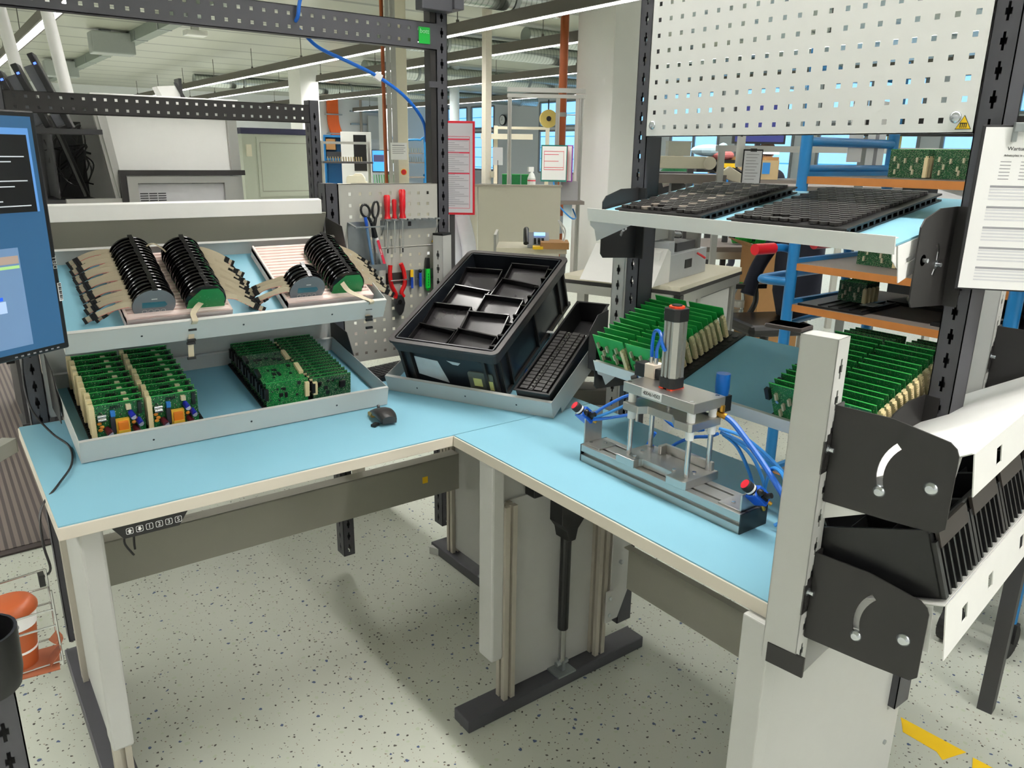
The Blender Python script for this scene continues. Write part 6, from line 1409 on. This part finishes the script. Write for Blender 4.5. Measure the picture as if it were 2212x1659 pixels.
bg('partition_panel', 'bright blue perforated panel below the inspection arm', 'panel', (5.24, 4.48, 0), -35, [('panel', (0, .30, 0, .02, 1.1, 1.45), mat('bright_blue_panel', (20, 130, 215), .45)), ('post', (-.05, 0, 0, .04, 0, 1.5), DKG), ('post', (.30, .34, 0, .04, 0, 1.5), DKG)])
bg('control_cabinet', 'dark control cabinet behind the far dark post', 'cabinet', (5.30, 4.95, 0), -38, [('body', (0, .32, 0, .3, 0, 1.45), DKG), ('silver_tube', MB().tube([(.05, -.04, 1.34), (.2, -.06, 1.38), (.26, -.05, 1.36)], .03), STEEL)])
t = thing('clipboard', 'grey clipboard standing between the inspection arm and the blue trolley', 'clipboard', (4.47, 3.40, 1.40), R(-38)); box('board', (-.005, .125, 0, .006, 0, .235), BLACK, t); sh = box('sheet', (.002, .118, -.002, 0, .005, .225), INKP, t); obj('clip', MB().box(.04, .08, -.01, .004, .22, .24), BLACK, t); q = MB()
for k in range(9): q.box(.015, .10 - .01 * (k % 3), -.003, -.002, .20 - k * .02, .204 - k * .02)
obj('print', q, INKG, sh)
bg('paper_sheet', 'white sheet hanging beside the grey clipboard', 'paper', (4.46, 3.46, 1.52), -50, [('sheet', (0, .055, 0, .002, 0, .2), PAPER), ('clip', (.02, .035, -.004, .004, .195, .21), BLACK)])
t = bg('clipboard_rack', 'aluminium cross rail behind the grey clipboard', 'rail', (4.42, 3.55, 0), -38, [('rail', (-.02, 1.7, .05, .09, 1.62, 1.66), ALU), ('post', (.0, .04, .06, .1, 0, 1.66), ALU), ('post', (1.6, 1.64, .06, .1, 0, 1.66), ALU), ('table', (-.05, 1.7, .05, .6, 1.36, 1.395), SHELFG)])
t = bg('wooden_box', 'light wooden device box with a black knob under the papers', 'box', (6.0, 4.75, 1.39), -38, [('box_body', (-.1, .48, 0, .3, 0, .17), WOODL), ('knob', MB().cyl((.16, -.03, .05), (.16, 0, .05), .03).tube([(-.02, -.03, .15), (.16, -.03, .05)], .012, 8, False), BLACK), ('blue_tag', (.33, .40, -.004, 0, .05, .15), BLUEL), ('open_lid', (-.1, .48, .02, .3, .17, .20), CARD)])
bg('box_table', 'table carrying the wooden device box', 'table', (6.0, 4.75, 0), -38, [('tabletop', (-.3, 1.2, -.05, .5, 1.35, 1.388), SHELFG), ('leg', (-.3, -.25, 0, .05, 0, 1.35), ALU), ('leg', (1.1, 1.15, 0, .05, 0, 1.35), ALU)])
t = bg('monitor', 'dark screen glowing white at its foot under the pegboard edge', 'monitor', (7.1, 5.2, 1.62), -35, [('casing', (-.3, .25, 0, .04, .1, .5), DKG), ('stand', (-.05, .0, .02, .06, -.25, .2), DKG)])
box('screen', (-.28, .23, -.002, 0, .12, .48), glow('screen_navy', (50, 56, 120), .5), t); box('light_strip', (-.2, .2, -.003, 0, .0, .06), glow('lamp_white', (230, 240, 255), 1.5), t)
bg('far_table', 'far table under the glowing screen', 'table', (7.1, 5.2, 0), -35, [('tabletop', (-.5, .5, -.2, .4, 1.33, 1.37), SHELFG), ('leg', (-.5, -.45, -.2, -.15, 0, 1.33), ALU), ('leg', (.45, .5, -.2, -.15, 0, 1.33), ALU)])
bg('parts_tray', 'black tray with pink bags on the far bench below the windows', 'tray', (5.75, 4.82, 0), -38, [('tray_body', (-.05, .32, 0, .3, 1.45, 1.56), BLACK), ('pink_bag', MB().ball((.2, .1, 1.60), .08, 1.3, .8, .6), mat('pink_plastic', (226, 130, 130), .5)), ('blue_bag', MB().ball((.08, .12, 1.64), .09, 1.9, .8, .6).ball((.2, .12, 1.66), .05), mat('pale_blue_bag', (196, 224, 236), .4)), ('yellow_label', (.16, .30, -.004, 0, 1.49, 1.53), YELL), ('stand', (.1, .15, .1, .15, 0, 1.45), DKG)])
def person(label, loc, rz, shirt):
    """seated person: one continuous body grown from a skeleton"""
    t = thing('person', label, 'person', loc, R(rz))
    pts = [(0, 0, .50), (0, .0, .75), (0, .0, 1.0), (0, .02, 1.20), (0, .03, 1.29), (-.20, .02, 1.17), (-.25, -.02, .92), (-.20, -.25, .80), (.20, .02, 1.17), (.25, -.02, .92), (.20, -.25, .80), (-.10, -.05, .50), (-.12, -.45, .50), (-.12, -.42, .06), (-.12, -.52, .04), (.10, -.05, .50), (.12, -.45, .50), (.12, -.42, .06), (.12, -.52, .04)]
    ed = [(0, 1), (1, 2), (2, 3), (3, 4), (3, 5), (5, 6), (6, 7), (3, 8), (8, 9), (9, 10), (0, 11), (11, 12), (12, 13), (13, 14), (0, 15), (15, 16), (16, 17), (17, 18)]
    rad = [.14, .14, .15, .12, .055, .07, .05, .035, .07, .05, .035, .10, .07, .045, .04, .10, .07, .045, .04]
    me = bpy.data.meshes.new('body'); me.from_pydata(pts, ed, []); me.materials.append(shirt); o = bpy.data.objects.new('body', me); COL.objects.link(o); o.parent = t
    md = o.modifiers.new('skin', 'SKIN'); 
    for i, r in enumerate(rad): me.skin_vertices[0].data[i].radius = (r, r * .8)
    me.skin_vertices[0].data[0].use_root = True; o.modifiers.new('sub', 'SUBSURF').levels = 2
    o.modifiers['sub'].render_levels = 2
    hd = MB().ball((0, .0, 1.42), .10, .80, 1.0, 1.2, 18).cyl((0, .02, 1.26), (0, .01, 1.36), .052, .048, 14).ball((0, -.10, 1.41), .016, .8, 1.0, 1.3, 8).ball((-.082, .01, 1.41), .02, .5, .9, 1.3, 8).ball((.082, .01, 1.41), .02, .5, .9, 1.3, 8)
    h = obj('head', hd, SKIN, t, smooth=True); obj('eye', MB().ball((-.032, -.088, 1.43), .011).ball((.032, -.088, 1.43), .011), INK, h); obj('mouth', MB().box(-.022, .022, -.098, -.088, 1.364, 1.37), mat('lips', (170, 96, 86), .5), h)
    obj('hair', MB().ball((0, .018, 1.455), .106, .82, .98, 1.02, 18), HAIR, t, smooth=True); return t
person('seated person with short brown hair in a green top, facing away', (8.74, 7.8, .20), 150, mat('green_shirt', (34, 110, 70), .8))
person('seated person with brown hair mostly hidden behind the blue trolley', (8.0, 5.78, .22), 150, mat('dark_shirt', (60, 62, 80), .8))
for i, (x, y) in enumerate(((8.74, 7.8), (8.0, 5.78))): bg('stool', ('stool under the person in the green top', 'stool under the person behind the blue trolley')[i], 'stool', (x, y, 0), 0, [('seat', MB().cyl((0, 0, .56), (0, 0, .60), .19, n=20), BLACK), ('column', MB().cyl((0, 0, .02), (0, 0, .56), .03), DKG), ('base', MB().cyl((0, 0, 0), (0, 0, .02), .25, n=20), DKG)])
# -------- blue trolley right behind bench B
def trolley(label, M):
    t = thing('shelf_trolley', label, 'trolley', M=M)
    # local: x = depth away from bench, y along the bench
    for x in (0, .6):
        for y in (0, .77):
            zt = 1.95
            obj('tube_post', MB().tube([(x, y, .12), (x, y, zt)], .021, 10, False), BLUEF, t, smooth=40)
    q = MB()
    for z in (1.885, 1.64, 1.545): q.tube([(0, .77, z), (.6, .77, z)], .017 if z != 1.545 else .014, 10, False)
    obj('push_handle', q, BLUEF, t, smooth=40)
    for z in (1.505, 1.19, 1.035, .72, .35):
        b = obj('shelf', MB().box(.0, .60, -.0, .755, z, z + .014), SHELFG, t); obj('wood_edge', MB().box(-.004, .0, -.0, .755, z - .012, z + .014), WOOD, b, label='brown wooden shelf edge'); obj('shelf_rail', MB().box(0, .6, .755, .775, z - .005, z + .03), BLUEF, b)
    h = obj('hoop', MB().tube([(.0, .775, 1.13), (-.02, .86, 1.13), (.05, .90, 1.13), (.55, .90, 1.13), (.6, .80, 1.13)], .017, 10, sub=4).tube([(0, .77, .97), (.3, .80, .97), (.6, .77, .97)], .012, 8), BLUEF, t, smooth=50)
    for y, x in ((.80, -.02), (.80, .36)):
        g = obj('grip_tube', MB().tube([(.08 + x, y, .98), (.08 + x, y + .01, 1.17), (.07 + x, y + .01, 1.235), (.02 + x, y + .02, 1.255), (-.06 + x, y + .03, 1.255)], .015, 10), BLUEF, t, smooth=50); obj('grip', MB().cyl((-.03 + x, y + .026, 1.255), (-.13 + x, y + .036, 1.255), .021, n=16), RED, g, smooth=40, label='red rubber grip')
    q = MB()
    for x in (0, .6):
        for y in (0, .77):
            c = obj('caster', MB().cyl((x, y - .02, .06), (x, y + .02, .06), .06, n=18).box(x - .012, x + .012, y - .028, y + .028, .06, .13), RUBBER, t)
    return t
TM = TR(2.60, .94, 0)
T1 = trolley('blue tube trolley with brown edged shelves right behind the benches', TM)
dup(T1, TR(2.66, .02, 0), 'second blue tube trolley half hidden behind the near dark post')
for c in range(2):
    pr_ = None
    for r in range(5):
        M = TM @ TR(.20 + r * .03, .56 - c * .155, 1.5205, R(-90)); lb = '%s board in the %s row on the top trolley shelf' % (ORD[r], ('left', 'right')[c])
        if pr_ is None: pr_ = tall_board(lb, 'boards on the blue trolley', .135, .095, False, PCB_D); pr_.matrix_world = M  # darker print: the shade on the trolley is put into the board colour
        else: dup(pr_, M, lb)
def on_shelf(label, n, x, y, z, w, h, p=.03):
    pr_ = None
    for r in range(n):
        M = TM @ TR(x + r * p, y, z, R(-90)); lb = '%s board %s' % (ORD[r], label)
        if pr_ is None: pr_ = tall_board(lb, 'boards on the blue trolley', w, h, False, PCB_D); pr_.matrix_world = M  # same darker print, shelf shade painted into the boards
        else: dup(pr_, M, lb)
on_shelf('from the front in the left row on the second trolley shelf', 4, .18, .62, 1.205, .15, .12); on_shelf('from the front in the right row on the second trolley shelf', 4, .18, .45, 1.205, .15, .12)
on_shelf('in the dark block on the third trolley shelf', 4, .17, .67, 1.063, .11, .075, .028)
on_shelf('from the front in the left row on the fourth trolley shelf', 3, .16, .62, .735, .2, .22, .04); on_shelf('from the front in the right row on the fourth trolley shelf', 3, .16, .38, .735, .2, .22, .04)
bg('stacking_tray', 'black tray at the front left of the third trolley shelf', 'tray', (2.615, 1.47, 1.0495), 4, [('tray_base', (0, .30, -.05, .20, 0, .008), BLACK), ('tray_ribs', MB().box(.01, .29, -.04, -.035, .008, .013).box(.01, .29, 0, .005, .008, .013).box(.01, .29, .04, .045, .008, .013).box(.01, .29, .08, .085, .008, .013).box(.01, .29, .12, .125, .008, .013), BLACK), ('paper_slip', (.12, .2, -.03, .02, .0135, .0145), PAPER)])
bg('stacking_tray', 'black tray at the back of the third trolley shelf with pale buttons', 'tray', (2.93, 1.28, 1.0495), 0, [('tray_base', (0, .22, -.15, .22, 0, .012), BLACK), ('button', MB().ball((.04, .12, .02), .014).ball((.05, .08, .02), .014).ball((.08, .14, .02), .014).ball((.09, .1, .022), .014).ball((.06, .16, .02), .014).ball((.06, -.02, .02), .012), BEIGE)])
bg('stacking_tray', 'black tray at the near end of the third trolley shelf', 'tray', (2.63, .98, 1.0495), -6, [('tray_base', (0, .34, 0, .22, 0, .012), BLACK), ('paper_slip', (.2, .27, .12, .18, .0125, .0135), PAPER)])
bg('stacking_tray', 'dark tray under the boards on the second trolley shelf', 'tray', (2.74, 1.04, 1.2045), 0, [('tray_base', (0, .35, 0, .1, 0, .02), BLACK), ('tray_rim', (-.002, .352, -.002, .102, .016, .022), BLACK)])
t = bg('supplier_carton', 'black carton with yellow lettering at the back of the third trolley shelf', 'box', (3.14, 1.02, 1.0495), 0, [('carton', (0, .05, -.0, .45, 0, .132), BLACKC)]); text('carton_lettering', 'TQ', .05, YELL, t, MT.Translation((-.001, .33, .085)) @ faceX()); text('carton_lettering', 'systems', .03, YELL, t, MT.Translation((-.001, .21, .075)) @ faceX())
t = thing('stock_sign', 'grey white stock card with red letters at the near trolley end', 'sign', M=TR(2.60, 1.20, 1.30, R(-90 + 12), R(0)))
box('card', (-.02, .21, 0, .003, 0, .195), mat('grey_white_card', (214, 214, 216), .5), t); text('card_heading', 'ACH', .036, INKR, t, MT.Translation((.10, -.001, .165)) @ FX); text('card_heading', 'Lagerp', .024, INKR, t, MT.Translation((.10, -.001, .135)) @ FX); text('card_number', '4001945400', .014, INK, t, MT.Translation((.12, -.001, .08)) @ FX)
q = MB()
for z in (.105, .055, .02): q.box(.005, .2, -.001, 0, z, z + .0015)
q.box(.055, .0565, -.001, 0, .0, .105); obj('card_rule', q, INK, t); obj('card_foot', MB().box(0, .18, -.02, .04, -.078, .0), mat('grey_white_card', (214, 214, 216), .5), t)
for i, (x, y, z, w, hh_, l_) in enumerate(((2.93, 1.735, 1.57, .10, .13, 'left white sheet hung over the trolley rail'), (3.08, 1.735, 1.54, .13, .16, 'right white sheet with a grey stripe hung over the trolley rail'))):
    t = bg('paper_sheet', l_, 'paper', (x, y, z), 0, [('sheet', (-w / 2, w / 2, -.021, -.019, -.0, hh_ + .1), PAPER), ('holding_strip', (-.012, .012, -.0222, -.0212, 0, hh_ + .1) if i else (-w / 2, w / 2, -.0222, -.0212, hh_ + .08, hh_ + .1), INKG)])
bg('yellow_note', 'small yellow note stuck under the black rail', 'note', (3.42, 1.86, 1.69), -55, [('note', (0, .06, -.003, -.002, -.06, 0), mat('pale_note', (240, 232, 160), .7)), ('note_print', (.01, .05, -.0035, -.003, -.03, -.026), INKG)])
t = bg('equipment_rack', 'aluminium frame with a black top rail behind the blue trolley', 'rack', (3.35, 1.93, 0), -58, [('top_rail', (-.05, .9, 0, .1, 1.68, 1.76), BLACKC), ('post', (-.25, -.21, .3, .34, 0, 2.2), ALU), ('post', (.0, .04, .3, .34, 0, 1.68), ALU), ('post', (.12, .16, .1, .14, 0, 1.68), ALU), ('post', (.74, .78, .1, .14, 0, 1.68), ALU), ('back_panel', (.2, .7, .15, .17, .9, 1.6), DKG), ('shelf_board', (-.25, .9, 0, .3, 1.2, 1.24), SHELFG)])
# -------- left floor: mat, trolley rail, wire basket with paper cup, bin, post
t = thing('floor_mat', 'dark ribbed floor mat left behind the workbench', 'mat', (0, 0, 0)); obj('mat_sheet', MB().prism([(-1.2, 3.44), (.40, 3.49), (.75, 7.2), (-1.2, 7.2)], .001, .012, 'z'), stripe_mat('ribbed_brown_mat', (104, 94, 88), (66, 60, 58), .028, 0, .45, .75), t); obj('mat_border', MB().prism([(-1.2, 3.40), (.395, 3.45), (.40, 3.49), (-1.2, 3.44)], .0012, .009, 'z'), mat('mat_border', (58, 50, 48), .8), t)
t = thing('hand_cart', 'aluminium profile cart at the left edge behind the workbench', 'cart', (.02, 2.95, 0), R(52)); obj('rail', MB().box(-.45, .16, -.025, .025, .555, .605), ALU, t); box('rail_cap', (.16, .165, -.025, .025, .555, .605), mat('plastic_cap', (150, 150, 140), .5), t); obj('leg', MB().box(-.2, -.16, -.02, .02, .1, .555), ALU, t); obj('caster', MB().cyl((-.18, -.02, .05), (-.18, .02, .05), .05), RUBBER, t)
t = thing('equipment_stand', 'beige square post with a black wheel on the ribbed floor mat', 'stand', (.40, 5.25, 0)); obj('post', MB().box(-.035, .045, -.03, .05, .02, 1.3), BEIGE, t); obj('wheel', MB().cyl((-.10, .02, .42), (-.14, .02, .42), .06, n=20), RUBBER, t); obj('wheel_hub', MB().cyl((-.1405, .02, .42), (-.143, .02, .42), .035, n=20), LGREY, t); box('foot_plate', (-.12, .12, -.12, .12, 0, .02), DKG, t)
t = thing('wire_basket', 'chrome wire basket holding a paper cup at the left edge', 'basket', (.045, 1.60, 0)); q = MB(); wr = .0022
for z in (.62, .70, .735): q.tube([(-.06, -.045, z), (.038, -.045, z), (.040, .05, z), (-.06, .05, z), (-.06, -.045, z)], wr, 6, False)
for x, y in ((-.06, -.045), (.038, -.045), (.04, .05), (-.06, .05)): q.tube([(x, y, .775 if x > 0 else .76), (x, y, .612)], wr, 6, False)
q.tube([(.04, .05, .775), (-.06, .05, .768)], wr, 6, False).tube([(-.06, 0, .614), (.04, 0, .614)], wr, 6, False).tube([(-.02, -.045, .614), (-.02, .05, .614)], wr, 6, False)
obj('wire', q, STEEL, t, smooth=60); obj('back_support', MB().box(-.09, -.062, -.02, .02, 0, .75), DGREY, t)
t = thing('paper_cup', 'orange and white striped paper cup with an orange lid in the wire basket', 'cup', (.017, 1.60, .6175)); pr1 = lambda z: .030 + z * .09
obj('cup_wall', MB().lathe([(0, 0), (pr1(0), 0), (pr1(.035), .035), (pr1(.035), .0351), (pr1(.12), .12), (0, .12)], 24), mat('orange_cup', (170, 84, 42), .5), t, smooth=40)
for a, b in ((.032, .037), (.085, .112)): obj('white_band', MB().lathe([(pr1(a) + .0006, a), (pr1(b) + .0006, b)], 24), PAPER, t, smooth=40)
obj('cup_lid', MB().lathe([(0, .138), (.030, .138), (.038, .134), (.0445, .124), (.0445, .116), (.040, .116), (0, .118)], 24), mat('orange_lid', (168, 80, 36), .4), t, smooth=40); obj('round_mark', MB().ball((-.0, -.0405, .098), .007, 1, .2, 1), INKG, t)
t = thing('paper_napkin', 'crumpled orange brown paper in the wire basket under the cup', 'napkin', (.03, 1.585, .615)); obj('paper', MB().prism([(-.05, -.04), (.045, -.05), (.055, .04), (-.02, .045)], 0, .002, 'z').ribbon([(.03, -.02, .003), (.055, -.01, .03), (.045, .0, .05)], .05, .001, 5, (.2, 1, 0)), mat('orange_paper', (150, 84, 54), .7, var=.15), t)
t = thing('tool_stand', 'dark slotted post with a black round holder at the lower left corner', 'stand', (-.045, 1.16, 0)); obj('post', upright_mb(.044, .03, 0, .86), DGREY, t, M=TR(0, 0, 0)); obj('holder', MB().lathe([(0, .84), (.046, .84), (.05, .86), (.052, .93), (.048, .93), (.046, .862), (0, .86)], 24, (.01, .03, 0)), BLACK, t, smooth=40)
t = thing('floor_tape', 'longer yellow tape strip stuck on the floor at the lower right', 'tape'); obj('tape_strip', MB().prism([(2.085, .835), (2.03, .80), (2.03, .705), (2.012, .68), (2.095, .655), (2.09, .74)], .0003, .0012, 'z'), YELL, t)
t = thing('floor_tape', 'shorter yellow tape piece at the bottom right', 'tape'); obj('tape_strip', MB().prism([(2.09, .635), (2.04, .615), (2.03, .50), (2.10, .50)], .0003, .0012, 'z'), YELL, t)
t = bg('holder_plate', 'dark grey bent plate with a round window right of the near light post', 'plate', (2.02, .64, 0), 8, [('plate', MB().box(0, .35, 0, .003, .94, 1.16), BLACKC), ('stand', (.3, .34, 0, .04, 0, .95), DKG)])
